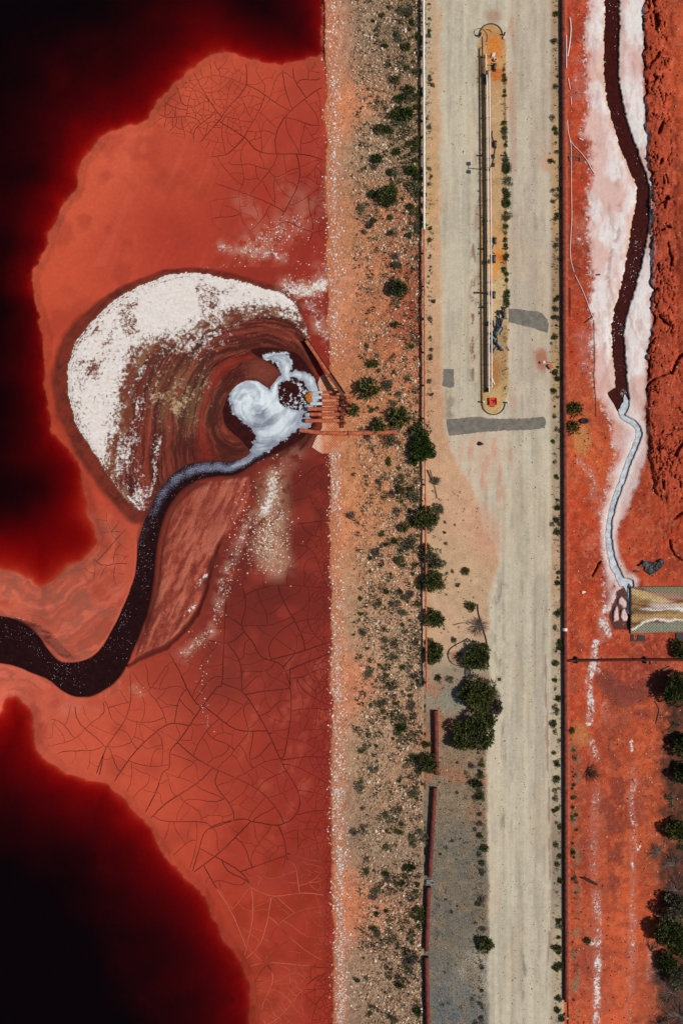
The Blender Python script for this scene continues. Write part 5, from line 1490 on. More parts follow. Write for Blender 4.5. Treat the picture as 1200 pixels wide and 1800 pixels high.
# stones and small items on the road
def lump_mesh(seed, r=1.0, sub_=1, flat=.7):
    g = np.random.default_rng(seed)
    t = (1 + 5 ** .5) / 2
    v = np.array([(-1, t, 0), (1, t, 0), (-1, -t, 0), (1, -t, 0), (0, -1, t), (0, 1, t), (0, -1, -t), (0, 1, -t), (t, 0, -1), (t, 0, 1), (-t, 0, -1), (-t, 0, 1)], float)
    v /= np.linalg.norm(v[0])
    f = np.array([(0, 11, 5), (0, 5, 1), (0, 1, 7), (0, 7, 10), (0, 10, 11), (1, 5, 9), (5, 11, 4), (11, 10, 2), (10, 7, 6), (7, 1, 8), (3, 9, 4), (3, 4, 2), (3, 2, 6), (3, 6, 8), (3, 8, 9), (4, 9, 5), (2, 4, 11), (6, 2, 10), (8, 6, 7), (9, 8, 1)])
    for _ in range(sub_):
        vs = list(map(tuple, v)); cache = {}; nf = []
        def mid(a, b):
            k = (min(a, b), max(a, b))
            if k not in cache:
                m_ = (np.array(vs[a]) + np.array(vs[b])) / 2; m_ /= np.linalg.norm(m_); vs.append(tuple(m_)); cache[k] = len(vs) - 1
            return cache[k]
        for a, b, c in f:
            ab, bc, ca = mid(a, b), mid(b, c), mid(c, a); nf += [(a, ab, ca), (b, bc, ab), (c, ca, bc), (ab, bc, ca)]
        v = np.array(vs); f = np.array(nf)
    v = v * (1 + .22 * g.standard_normal(len(v)))[:, None].clip(.6, 1.4)
    v = v * np.array([1.15, .9, flat]) * r
    return v, f
v, f = lump_mesh(3, .38); v = v + np.array(G(844, 780, .15))
tag(mesh_np('stone', v, f, M_ROCK, None, {'Col': np.tile(L(84, 46, 38), (len(v), 1))}, False), 'dark reddish stone lying alone on the road below the lower grey patch', 'stone')
c = G(877, 1194)
q = root('drain_cover', (0, 0, 0), 'small square rusty drain cover in a pale concrete pad at the road edge', 'drain'); q.location = c
MB().box((0, 0, .0), (1.15, 1.15, .06)).build('concrete_pad', M_CONC, q, smooth=False)
for k in range(2):
    for j in range(2): MB().box((-.14 + .28 * k, -.14 + .28 * j, .045), (.26, .26, .05)).build('grate', M_RUSTDK, q, smooth=False)
# warning sign that leans out of the verge
q = root('warning_sign', (0, 0, 0), 'small white triangular sign on a leaning post at the road edge near the reddish stain', 'sign')
pa_ = G(976, 637, 0); pb_ = G(956, 636.5, .75)
MB().tube([pa_, pb_], .035, 6).build('post', M_GREYP, q)
m_ = MB(); m_.prism([(pb_.x - .28, pb_.y - .2), (pb_.x + .28, pb_.y - .2), (pb_.x, pb_.y + .32)], pb_.z, pb_.z + .03); m_.build('sign_plate', M_WHITE, q, smooth=False)
q = root('valve_box', (0, 0, 0), 'small dusty box beside the thick rust pipe near the leaning sign', 'box'); q.location = G(966, 645)
MB().box((0, 0, .18), (.5, .8, .36), .7).build('casing', M_DUSTK, q, smooth=False); MB().box((-.02, 0, .38), (.55, .85, .05), .7).build('lid', M_DUSTY, q, smooth=False)

# ------------------------------------------------------------------ the outfall
gt = root('geotextile_mat', (0, 0, 0), 'orange woven erosion mat spread under the outfall pipes at the foot of the bank', 'mat')
def cloth_sheet(name, outline, mat, parent, dz, wav=.05, sp=3.0, colf=None):
    o_ = densify(outline, 3)
    o_ = [(a, b) for a, b, _ in o_]
    pts = [Vector(q_) for q_ in o_]; nb = len(pts)
    for gx in np.arange(min(p[0] for p in o_), max(p[0] for p in o_), sp):
        for gy in np.arange(min(p[1] for p in o_), max(p[1] for p in o_), sp):
            if pin(gx, gy, o_): pts.append(Vector((gx, gy)))
    r_ = delaunay_2d_cdt(pts, [], [list(range(nb))], 1, 1e-4)
    v = np.array([tuple(q_) for q_ in r_[0]]); f = np.array([t for t in r_[2] if len(t) == 3])
    z = lookup(Z, v[:, 0], v[:, 1])[:, 0] + dz + wav * fbm(v[:, 0], v[:, 1], 9, 3, 3)
    w = P(v[:, 0], v[:, 1], z)
    nv = np.cross(w[f[:, 1]] - w[f[:, 0]], w[f[:, 2]] - w[f[:, 0]])[:, 2]
    f = np.where((nv < 0)[:, None], f[:, ::-1], f)
    at = {'Col': colf(v[:, 0], v[:, 1])} if colf else None
    return mesh_np(name, w, f, mat, parent, at)
def weave_mat(name, scale, depth, rough=.9, angle=.78):
    m, nt, bs = new_mat(name)
    ca = nd(nt, 'Attribute', attribute_name='Col')
    tc = nd(nt, 'NewGeometry').outputs['Position']
    mp = nd(nt, 'Mapping'); mp.inputs['Rotation'].default_value = (0, 0, angle); nt.links.new(tc, mp.inputs['Vector'])
    fs = []
    for d in ('X', 'Y'):
        wv = nd(nt, 'TexWave', wave_type='BANDS', bands_direction=d); wv.inputs['Scale'].default_value = scale; wv.inputs['Distortion'].default_value = .6; wv.inputs['Detail'].default_value = 1
        nt.links.new(mp.outputs[0], wv.inputs['Vector']); fs.append(wv.outputs['Fac'])
    k = math_n(nt, 'MULTIPLY', fs[0], fs[1])
    n = noise(nt, tc, 2.2, 4)
    hole = math_n(nt, 'MULTIPLY', math_n(nt, 'SUBTRACT', k, .35), 4, True)
    sc = math_n(nt, 'MULTIPLY', math_n(nt, 'SUBTRACT', 1.12, math_n(nt, 'MULTIPLY', hole, depth)), math_n(nt, 'ADD', .6, math_n(nt, 'MULTIPLY', n, .8)))
    vm = nd(nt, 'VectorMath', operation='SCALE'); nt.links.new(ca.outputs['Color'], vm.inputs[0]); nt.links.new(sc, vm.inputs['Scale'])
    nt.links.new(vm.outputs[0], bs.inputs['Base Color']); bs.inputs['Roughness'].default_value = rough; bs.inputs['Specular IOR Level'].default_value = .15
    bp = nd(nt, 'Bump'); bp.inputs['Distance'].default_value = .05; bp.invert = True; nt.links.new(k, bp.inputs['Height']); nt.links.new(bp.outputs[0], bs.inputs['Normal'])
    return m
M_WEAVE = weave_mat('woven_mat', 1.0, .5)
def orange_col(x, y):
    t = sm(.42, .6, fbm(x, y, 12, 3, 3)); e = sm(571, 560, x)
    c = L(204, 124, 86)[None] * (1 - t[:, None]) + L(214, 150, 112)[None] * t[:, None]
    return c * (1 - .75 * e[:, None]) + .75 * e[:, None] * L(222, 186, 164)
cloth_sheet('mat_sheet', [(548, 786), (556, 768), (566, 752), (566, 700), (558, 676), (562, 662), (572, 656), (592, 672), (602, 690), (606, 716), (608, 752), (612, 772), (604, 792), (584, 797), (565, 797)], M_WEAVE, gt, .04, .10, 3.0, orange_col)
def hp(px, py, h):               # a point h metres above the lake level
    return at_z(px, py, h)
def outfall_pipe(x0, x1, y, r, lab, water=None, z0=.75, z1=1.35):
    q = root('outfall_pipe', (0, 0, 0), lab, 'pipe', 'row of outfall pipes')
    a, b = hp(x0, y, z0), hp(x1, y - .3, z1)
    n = 8
    pts = [a + (b - a) * (k / n) for k in range(n + 1)]
    m_ = MB(); m_.tube(pts, r, 14, cap=False)
    # the mouth: an inner wall makes it a hollow pipe
    d = (b - a).normalized()
    m_.tube([a, a + d * .9], r * .84, 14, cap=False)
    m_.build('barrel', M_DUSTY, q)
    m2 = MB(); m2.tube([a + d * .88, a + d * .9], r * .84, 14); m2.build('bore', M_RUSTDK, q)
    t_ = MB(); t_.tube([a - d * .02, a + d * .10], r * 1.05, 14, cap=False); t_.build('mouth_rim', M_DUSTY, q)
    ring(b - d * .5, d, r * 1.25, .12, M_RUST, 'flange', q)
    if water:
        s0 = hp(water, y + .5, .22)
        m_ = MB(); k = []
        for t in np.linspace(0, 1, 9):
            p = a + d * .3 + (s0 - a - d * .3) * t; p.z = (z0) * (1 - t ** 2.0) + .22 * t ** 2.0; k.append(p)
        m_.tube(k, [r * .75 * (1 + .45 * t) for t in np.linspace(0, 1, 9)], 10)
        w_ = m_.build('water_jet', M_JET, None); tag(w_, f'white water pouring from the {lab.split(" outfall")[0]} outfall pipe', 'water jet', 'white jets at the outfall'); w_.name = 'water_jet'
M_JET = plain('white_water', (236, 240, 240), .4, .15, 6, (196, 206, 214), spec=.4)
outfall_pipe(568, 596, 689.4, .22, 'topmost and thinnest of the six short outfall pipes', 551)
outfall_pipe(567, 604, 698.5, .34, 'second outfall pipe from the top, a white jet leaving it', 549)
outfall_pipe(568, 604, 709.5, .34, 'third outfall pipe from the top, a white jet leaving it', 546)
outfall_pipe(541, 600, 719, .34, 'fourth outfall pipe from the top reaching out over the foam')
outfall_pipe(546, 604, 728.5, .34, 'fifth outfall pipe from the top, white water trailing from it', 538)
outfall_pipe(537, 604, 739.5, .34, 'lowest of the six short outfall pipes, a bright rounded mouth')
q = root('outfall_pipe', (0, 0, 0), 'longest outfall pipe, lowest of all, curving from the bushy bank to the pool', 'pipe', 'row of outfall pipes')
lp = smooth_line([(527, 756.5), (540, 758), (560, 760.4), (590, 761.6), (620, 761.6), (660, 760.6), (697, 759)], 4)
zz = np.interp(lp[:, 0], [527, 560, 600, 697], [.55, .85, 1.5, 2.35])
w = [hp(a, b_, c_) for (a, b_), c_ in zip(lp, zz)]
cut_ = 16
m_ = MB(); m_.tube(w[:cut_], .37, 16, cap=False); m_.tube([w[0], w[1], w[2]], .31, 16, cap=False); m_.build('barrel', M_DUSTY, q)
m_ = MB(); m_.tube(w[cut_ - 1:], .37, 16); m_.build('barrel', M_DUSTY, q)
ring(w[cut_ - 1], w[cut_] - w[cut_ - 1], .43, .12, M_RUST, 'flange', q)
MB().tube([w[2] - (w[2] - w[1]) * .1, w[2]], .31, 16).build('bore', M_RUSTDK, q)
ring(w[0] + (w[1] - w[0]) * .1, w[1] - w[0], .395, .08, M_DUSTY, 'mouth_rim', q)
# header with its valves
q = root('valve_header', (0, 0, 0), 'rusty upright header with valves joining the short outfall pipes on the bank', 'pipe header')
MB().tube([hp(603, 693, 1.4), hp(602.5, 720, 1.4), hp(602, 752, 1.25)], .14, 8).build('header_pipe', M_RUSTDK, q)
for k, y in enumerate((697, 703, 709, 715, 722, 729, 736, 743)):
    c = hp(602 + (k % 2) * 4.0, y, 1.55)
    MB().tube([c + Vector((0, 0, -.3)), c + Vector((0, 0, .3))], .17, 8).build('valve', M_RUSTDK, q)
    MB().tube([c + Vector((.32 * math.cos(t), .32 * math.sin(t), .34)) for t in np.linspace(0, 6.28, 13)], .05, 5).build('handwheel', M_RUST, q)
MB().tube([hp(608, 698, 1.7), hp(612, 697, 1.7), hp(616, 700, 1.8)], .26, 10).build('inlet_elbow', M_DUSTY, q); MB().tube([hp(611, 706, 1.7), hp(617, 708, 1.8)], .32, 12).build('inlet_stub', M_DUSTY, q)
MB().tube([hp(609, 718, 1.6), hp(617, 718, 1.75)], .2, 10).build('inlet_stub', M_DUSTY, q)
# trough
q = root('launder_trough', (0, 0, 0), 'long brown steel trough sloping down from the valve header to the salt shore', 'trough')
A, B = hp(538, 597, 1.1), hp(603.5, 693, 2.6)
d = (B - A).normalized(); sd_ = d.cross(Vector((0, 0, 1))).normalized(); up_ = sd_.cross(d)
def beam(o0, o1, w_, h_, off, offz, name, mat):
    v = []
    for p in (o0, o1):
        for a, b_ in ((-w_ / 2, 0), (w_ / 2, 0), (w_ / 2, h_), (-w_ / 2, h_)):
            v.append(tuple(p + sd_ * (off + a) + up_ * (offz + b_)))
    m_ = MB(); m_.add(v, [(0, 1, 2, 3), (7, 6, 5, 4), (0, 4, 5, 1), (1, 5, 6, 2), (2, 6, 7, 3), (3, 7, 4, 0)]); return m_.build(name, mat, q, smooth=False)
beam(A, B, .66, .07, 0, -.25, 'floor_plate', M_BROWNST); beam(A, B, .07, .36, .36, -.25, 'side_wall', M_BROWNST); beam(A, B, .07, .36, -.36, -.25, 'side_wall', M_BROWNST)
beam(A + d * .1, A + (B - A) * .62, .64, .06, 0, -.15, 'dried_mud', M_DUSTY)
for t in (.12, .38, .64, .9):
    c = A + (B - A) * t; px_, py_ = 600 + c.x / .1 / ((H - c.z) / H), 900 - c.y / .1 / ((H - c.z) / H)
    g = zt(px_, py_); m_ = MB()
    for s_ in (-.36, .36):
        e = c + sd_ * s_; m_.tube([(e.x, e.y, g - .2), (e.x, e.y, e.z - .2)], .07, 6)
    m_.build('trestle', M_RUSTDK, q)
q = root('orange_froth', (0, 0, 0), 'patch of orange froth where the jets hit the boiling pool', 'froth')
v, f = lump_mesh(8, 1.0, 2, .18); v = v * np.array([.65, 1.0, 1.1]) + np.array(hp(543, 698, .22))
mesh_np('froth_patch', v, f, plain('orange_scum', (196, 122, 44), .7, .4, 4, (150, 78, 30)), q)

# ------------------------------------------------------------------ the woven mat in the red ground
q = root('woven_mat', (0, 0, 0), 'large woven mat with golden and brown silt bands at the end of the milky stream', 'mat')
def mat_col(x, y):
    u = (x - 1107) / 95; v = (y - 1033 + 3.0 * (1 - np.clip(u, 0, 1))) / 80
    n_ = fbm(x, y, 12, 5, 3) - .5; n2_ = fbm(x, y * 2.5, 16, 9, 3) - .5
    c = np.tile(L(158, 130, 88), (len(x), 1))
    def bl(mk, rgb):
        nonlocal c
        mk = np.clip(mk, 0, 1)[:, None]; c = c * (1 - mk) + L(rgb) * mk
    bl(sm(.45, .6, fbm(x, y * 2, 14, 7, 3)), (140, 100, 60))
    bl(sm(.1, 0, v - (.05 + .18 * u)) * sm(-.05, .1, u), (132, 124, 96))
    def band(v0, w_, rgb, a=1.0):
        bl(a * np.exp(-((v - v0 - .10 * n_) / w_) ** 2), rgb)
    band(.04 + .36 * u ** 1.1, .045, (230, 222, 200)); band(.10 + .30 * u ** 1.05, .055, (194, 162, 100)); band(.16 + .26 * u, .05, (208, 184, 128), .7)
    band(.02 + .30 * u, .03, (110, 48, 36)); band(.12 + .12 * u, .05, (172, 126, 110), sm(.2, .5, u))
    band(.38 + .06 * np.sin(u * 5), .03, (118, 62, 36)); band(.47 - .06 * np.sin(u * 3.2), .065, (206, 186, 178), sm(.25, .5, u)); band(.52 - .02 * u, .022, (236, 234, 230), sm(.1, .3, u))
    band(.57, .05, (92, 62, 42), .7); band(.72 - .12 * u, .06, (182, 144, 92)); band(.84 - .12 * u, .035, (104, 66, 40))
    band(.97 - .22 * sm(0, .35, u) - .04 * u, .025, (236, 232, 222)); bl(sm(.0, .04, v - (1.0 - .20 * sm(0, .35, u) - .05 * u)), (134, 136, 116))
    return c
gv = []; nu, nv_ = 66, 46
mx_, my_ = np.meshgrid(np.linspace(1107.5, 1226, nu), np.linspace(0, 1, nv_))
yy = 1032 + (1 - sm(1107, 1125, mx_)) * 0 + my_ * (81 - 2.0 * (mx_ - 1107) / 100) - 1.0 * (mx_ - 1107) / 100
zz_ = lookup(Z, mx_.ravel(), yy.ravel())[:, 0] * .3 + 2.15 * .7 + .14 + .10 * (fbm(mx_.ravel(), yy.ravel(), 16, 3, 3) - .5) + .10 * np.exp(-((my_.ravel() - .5) / .3) ** 2)
a = np.arange(nu * nv_).reshape(nv_, nu)
qd = np.stack([a[1:, :-1], a[1:, 1:], a[:-1, 1:], a[:-1, :-1]], -1).reshape(-1, 4)
M_MATW = weave_mat('drainage_weave', .92, .80, .85)
o = mesh_np('mat_sheet', P(mx_.ravel(), yy.ravel(), zz_), qd, M_MATW, q, {'Col': mat_col(mx_.ravel(), yy.ravel())})
sd2 = o.modifiers.new('thick', 'SOLIDIFY'); sd2.thickness = .07
MB().tube([at_z(1107.3, y, 2.36) for y in np.linspace(1030, 1115, 8)], .07, 6).build('edge_bar', M_BLACK, q)
m_ = MB(); k_ = [at_z(x, 1031.5 - (x - 1107) / 100, 2.33) for x in np.linspace(1120, 1226, 8)]; m_.tube(k_, .04, 5); m_.build('hem', M_GREYP, q)
def pxy(pts, z): return [tuple(at_z(a, b, z))[:2] for a, b in pts]
z_ = 2.24
q = root('rubber_flap', (0, 0, 0), 'black rubber flap with a notch below the woven mat', 'rubber sheet')
MB().prism(pxy([(1108, 1115), (1113, 1115.5), (1113, 1122), (1115, 1125), (1119, 1124.5), (1120, 1120), (1121, 1116), (1127, 1116.5), (1132, 1117), (1134, 1127), (1108.5, 1127.5)][::-1], z_), z_ - .2, z_ + .05).build('flap_sheet', M_BLACK, q, smooth=False)
q = root('rubber_flap', (0, 0, 0), 'black rubber flap under the woven mat partly hidden by the tree', 'rubber sheet')
MB().prism(pxy([(1187, 1113), (1206, 1113), (1206, 1127), (1188, 1126)][::-1], z_), z_ - .2, z_ + .05).build('flap_sheet', M_BLACK, q, smooth=False)
# crumpled tarp
q = root('tarpaulin', (0, 0, 0), 'crumpled dark tarpaulin lying on the red ground above the woven mat', 'tarpaulin')
tp = [(1123.5, 994.5), (1129, 989), (1131, 985), (1138, 986), (1146, 988), (1153, 988.5), (1160, 984), (1164, 982), (1167.5, 988), (1164, 995), (1158, 1001), (1151, 1006), (1145, 1012), (1138, 1007), (1132, 1002.5), (1134, 997.5), (1129, 995), (1126, 997)]
o_ = [(a, b) for a, b, _ in densify(tp, 2.5)]; pts = [Vector(p) for p in o_]; nb = len(pts)
for gx in np.arange(1122, 1170, 2.2):
    for gy in np.arange(980, 1014, 2.2):
        if pin(gx, gy, o_): pts.append(Vector((gx, gy)))
r_ = delaunay_2d_cdt(pts, [], [list(range(nb))], 1, 1e-4)
v = np.array([tuple(p) for p in r_[0]]); f = np.array([t for t in r_[2] if len(t) == 3])
fold = .55 * np.abs(2 * fbm(v[:, 0] + .5 * v[:, 1], v[:, 1] - .4 * v[:, 0], 15, 4, 3) - 1) + .25 * fbm(v[:, 0], v[:, 1], 7, 6, 2)
w = P(v[:, 0], v[:, 1], lookup(Z, v[:, 0], v[:, 1])[:, 0] + .08 + fold)
nv2 = np.cross(w[f[:, 1]] - w[f[:, 0]], w[f[:, 2]] - w[f[:, 0]])[:, 2]; f = np.where((nv2 < 0)[:, None], f[:, ::-1], f)
o = mesh_np('tarp_sheet', w, f, plain('dark_tarp', (50, 46, 50), .5, .3, 3, (36, 32, 36)), q, None, False); sd3 = o.modifiers.new('thick', 'SOLIDIFY'); sd3.thickness = .03
q = root('rubber_strip', (0, 0, 0), 'small scrap of black rubber left of the crumpled tarpaulin', 'rubber scrap')
MB().prism(pxy([(1113, 1003), (1118, 1002.5), (1123, 1004), (1123, 1006), (1118, 1005.5), (1113, 1005.5)][::-1], 2.3), 2.1, 2.34).build('scrap_sheet', M_BLACK, q, smooth=False)
q = root('tyre', (0, 0, 0), 'small black tyre lying flat on red ground by the shrub near the milky stream', 'tyre'); q.location = G(1026.5, 740, .1)
m_ = MB(); R_, r_t = .42, .19
vv = []
for a in range(18):
    for b in range(8):
        A_, B_ = 6.2832 * a / 18, 6.2832 * b / 8
        vv.append(((R_ + r_t * math.cos(B_)) * math.cos(A_) * 1.45, (R_ + r_t * math.cos(B_)) * math.sin(A_) * .8, r_t * math.sin(B_) + .1))
m_.add(vv, [(a * 8 + b, ((a + 1) % 18) * 8 + b, ((a + 1) % 18) * 8 + (b + 1) % 8, a * 8 + (b + 1) % 8) for a in range(18) for b in range(8)])
m_.build('tyre_ring', M_BLACK, q); MB().tube([(0, 0, .02), (0, 0, .1)], [.5, .5], 12).build('mud_fill', plain('dark_mud', (50, 36, 36), .9), q)

# thin poles, hoses and timber on the red ground by the thick pipe
def rod(name, lab, pts, r, mat, cat, dz=.12, grp=None, seg=6):
    q = root(name, (0, 0, 0), lab, cat, grp)
    MB().tube([G(a, b, dz) for a, b in pts], r, seg).build('shaft' if name != 'hose' else 'hose_run', mat, q)
    return q
rod('pvc_pipe', 'bent white plastic pipe, uppermost on the red ground beside the thick rust pipe', smooth_line([(1000.5, 31), (1002.5, 45), (1002, 62), (1000, 80), (997, 99)], 4), .10, M_WHITE, 'pipe')
rod('pvc_pipe', 'straight white plastic pipe lying on the kerb against the thick rust pipe', [(990.2 + 4.4, 62), (990.4 + 4.4, 120)], .08, M_WHITE, 'pipe', .35)
rod('pvc_pipe', 'short white plastic pipe below the bent one beside the kerb', [(998, 138), (999.5, 147), (1001.5, 157)], .07, M_WHITE, 'pipe')
rod('pvc_pipe', 'short white stick of pipe just above the forked white hose', [(1002.5, 170), (1003.5, 184)], .07, M_WHITE, 'pipe')
rod('hose', 'long thin white hose winding down the red ground beside the thick rust pipe', smooth_line([(996.5, 210), (998, 232), (1001, 246), (1003, 262), (1003.2, 330), (1004, 380), (1001.5, 430), (1002, 455), (1008, 478)], 4), .06, M_WHITE, 'hose')
rod('hose', 'thin white hose continuing down to the salt flat edge', smooth_line([(1010, 484), (1020, 504), (1030, 528), (1037, 548), (1042, 560)], 4), .055, M_WHITE, 'hose')
rod('hose', 'white hose branching off to the right toward the salt flat', smooth_line([(1001, 246), (1008, 256), (1020, 268), (1032, 284), (1038, 296), (1044, 305)], 4), .065, M_WHITE, 'hose')
rod('hose', 'thin brown line on the salt flat edge below the white hose', smooth_line([(1043, 562), (1043.5, 600), (1044, 640), (1043, 660), (1046, 700), (1046.5, 732)], 4), .035, M_DARKWOOD, 'hose', .06)
rod('stick', 'pale stick beside the lower part of the winding white hose', [(1007, 466), (1021, 472)], .06, M_DEAD, 'stick')
rod('stick', 'dark stick lying across the end of the white hose at the salt edge', [(1027, 567), (1041, 556)], .08, M_DARKWOOD, 'stick')
rod('stick', 'small white offcut lying at the left point of the salt flat', [(1017.5, 243), (1024, 246.5)], .12, M_WHITE, 'offcut')
rod('stick', 'small red offcut lying on the salt flat left of the ditch', [(1048, 483), (1054, 482.5)], .14, M_RUST, 'offcut')
q = root('timber_frame', (0, 0, 0), 'open weathered timber frame lying by the branching white hose', 'timber')
for a, b in (((998, 274), (1020, 276.5)), ((1000, 275), (1001, 283)), ((1019, 277), (1018.6, 284))):
    p0, p1 = G(*a, .12), G(*b, .12); c = (p0 + p1) / 2; d_ = p1 - p0
    MB().box(c, (d_.length, .16, .16), math.atan2(d_.y, d_.x)).build('plank', M_WOOD, q, smooth=False)
q = root('iron_frame', (0, 0, 0), 'long narrow dark iron frame beside the kerb left of the dark stick', 'frame')
for a, b in (((998, 506), (998, 556)), ((1001.5, 506), (1001.5, 556)), ((998, 506), (1001.5, 506)), ((998, 556), (1001.5, 556))):
    MB().tube([G(*a, .12), G(*b, .12)], .045, 5).build('bar', M_DARKWOOD, q)
q = root('log', (0, 0, 0), 'dark charred log lying beside the left salt track', 'log')
MB().tube([G(1021.5, 1543, .25), G(1030, 1545.5, .28), G(1040, 1551, .28), G(1048.5, 1555, .25)], [.12, .26, .27, .22], 9).build('log_body', M_DARKWOOD, q)
MB().tube([G(1031, 1545.5, .4), G(1036, 1544, .75)], [.1, .04], 6).build('broken_branch', M_DARKWOOD, q)
q = root('stone', (0, 0, 0), '', None)
bpy.data.objects.remove(q)
v, f = lump_mesh(13, .42); v = v + np.array(G(1039, 1657.5, .15))
tag(mesh_np('stone', v, f, M_ROCK, None, {'Col': np.tile(L(222, 210, 190), (len(v), 1))}, False), 'single pale stone beside a small green tuft left of the salt track', 'stone')
v, f = lump_mesh(14, .34); v = v + np.array(G(1024, 1041, .12))
tag(mesh_np('stone', v, f, M_ROCK, None, {'Col': np.tile(L(224, 200, 190), (len(v), 1))}, False), 'single whitish stone on the red ground left of the puddle', 'stone')
v, f = lump_mesh(15, .9, 1, .5); v = v + np.array(G(994, 1106, .2)) * 1.0
rod('stick', 'bent pale branch standing on the brown wash below the cross pipe', smooth_line([(1150, 1232), (1155, 1240), (1158, 1248), (1155, 1262), (1152.5, 1272)], 3), .06, M_DEAD, 'stick')
rod('stick', 'weathered driftwood stick on the brown wash near the right edge', [(1163, 1178), (1176, 1172)], .14, M_DEAD, 'stick')
# hose loops on the sandy verge
rod('hose', 'thin black hose curled in a loop on the sandy verge beside the trees', smooth_line([(839, 1062), (840, 1075), (845, 1095), (853, 1120), (856, 1135)], 4), .08, M_BLACK, 'hose')
rod('hose', 'thin dark hose lying in a wide half circle on the reddish sand', smooth_line([(822, 1122), (812, 1128), (800, 1134), (790, 1142), (787, 1152), (792, 1164), (803, 1170), (816, 1170), (824, 1169)], 4), .06, M_BLACK, 'hose')
rod('hose', 'short dark hose above the half circle hose on the sand', smooth_line([(796, 1099), (806, 1096), (816, 1095), (824, 1098)], 4), .05, M_BLACK, 'hose')
q = root('post', (0, 0, 0), 'pale weathered post fallen between bushes at the edge of the sandy verge', 'post')
MB().tube([G(755, 826, .5), G(763, 851, .25)], .13, 8).build('post_body', M_WOOD, q); MB().tube([G(763, 851, .2), G(768, 876, .1)], .05, 6).build('wire_end', M_BLACK, q)
q = root('tray', (0, 0, 0), 'small grey tray of rubble on the sand above the lower trees', 'tray'); q.location = G(822, 1181, .03)
MB().box((0, 0, .04), (.9, .7, .06)).build('tray_base', M_GREYP, q, smooth=False)
for dx, dy, sx, sy in ((-.45, 0, .08, .7), (.45, 0, .08, .7), (0, -.36, .98, .08), (0, .36, .98, .08)):
    MB().box((dx, dy, .1), (sx, sy, .18)).build('tray_side', M_GREYP, q, smooth=False)

# ------------------------------------------------------------------ vegetation
def blades(n, blobs, length, width, seed, rgb, rgb2, up=.35, inner=.45, spread=.7, shell=.5):
    g = np.random.default_rng(seed)
    bl = np.array(blobs, float); wgt = bl[:, 3] ** 2; wgt /= wgt.sum()
    k = g.choice(len(bl), n, p=wgt)
    d = g.standard_normal((n, 3)); d[:, 2] = np.abs(d[:, 2]) * .9 - .15; d /= np.linalg.norm(d, axis=1)[:, None]
    rad = bl[k, 3] * (inner + (1 - inner) * g.random(n) ** shell)
    base = bl[k, :3] + d * rad[:, None] * np.array([1, 1, .75])
    ax = d + spread * g.standard_normal((n, 3)) * .6 + np.array([0, 0, up]); ax /= np.linalg.norm(ax, axis=1)[:, None]
    ln = length * (.55 + .9 * g.random(n))
    side = np.cross(ax, g.standard_normal((n, 3))); side /= np.linalg.norm(side, axis=1)[:, None]
    w_ = width * (.6 + .8 * g.random(n))
    tip = base + ax * ln[:, None]; mid = base + ax * (ln * .5)[:, None]
    v = np.stack([base, mid - side * w_[:, None], tip, mid + side * w_[:, None]], 1).reshape(-1, 3)
    v[:, 2] = np.maximum(v[:, 2], .01)
    f = np.arange(4 * n).reshape(n, 4)
    clump = g.random(len(bl))[k]
    t = np.clip(.6 * g.random(n) + .4 * clump, 0, 1)[:, None]
    c = L(rgb)[None] * (1 - t) + L(rgb2)[None] * t
    return v, f, np.repeat(c, 4, 0)

def cluster(r, n, seed, h=.8):
    g = random.Random(seed); out = [(0, 0, r * h * .4, r * .55)]
    for k in range(n):
        a = g.uniform(0, 6.28); q = r * g.uniform(.3, .92)
        out.append((q * math.cos(a), q * math.sin(a), r * h * g.uniform(.2, .75) * (1.15 - .5 * q / r), r * g.uniform(.18, .42) * (1.25 - .6 * q / r)))
    return out

def limbs(mb, blobs, r0_, seed):
    for (a, b, c, q) in blobs[:9]:
        mb.tube([(0, 0, -.15), (a * .25, b * .25, c * .45), (a * .8, b * .8, c)], [r0_, r0_ * .6, r0_ * .22], 6)

GREEN = ((54, 64, 28), (108, 112, 60)); DARK = ((44, 58, 28), (94, 102, 54)); OLIVE = ((64, 72, 34), (112, 112, 58)); GREY = ((84, 84, 62), (134, 128, 98)); DRY = ((110, 96, 74), (158, 142, 112)); BRIGHT = ((38, 58, 20), (78, 98, 38)); PURP = ((70, 60, 58), (118, 106, 96))
def tree(px, py, r, lab, pal, seed, n=2600, name='tree', cat='tree', grp=None, h=.95, blade=.42, wd=.085):
    q = root(name, (0, 0, 0), lab, cat, grp)
    R_ = r * .1; bl = cluster(R_, 19, seed, h)
    zc = R_ * h * .55
    loc = at_z(px, py, zt(px, py) + zc); q.location = (loc.x, loc.y, zt(px, py))
    v, f, c = blades(n, bl, blade, wd, seed, *pal)
    mesh_np('crown', v, f, M_LEAF, q, {'Col': c}, False)
    m_ = MB(); limbs(m_, bl, .06 + .03 * R_, seed); m_.build('trunk', M_DEADDK, q)
    return q
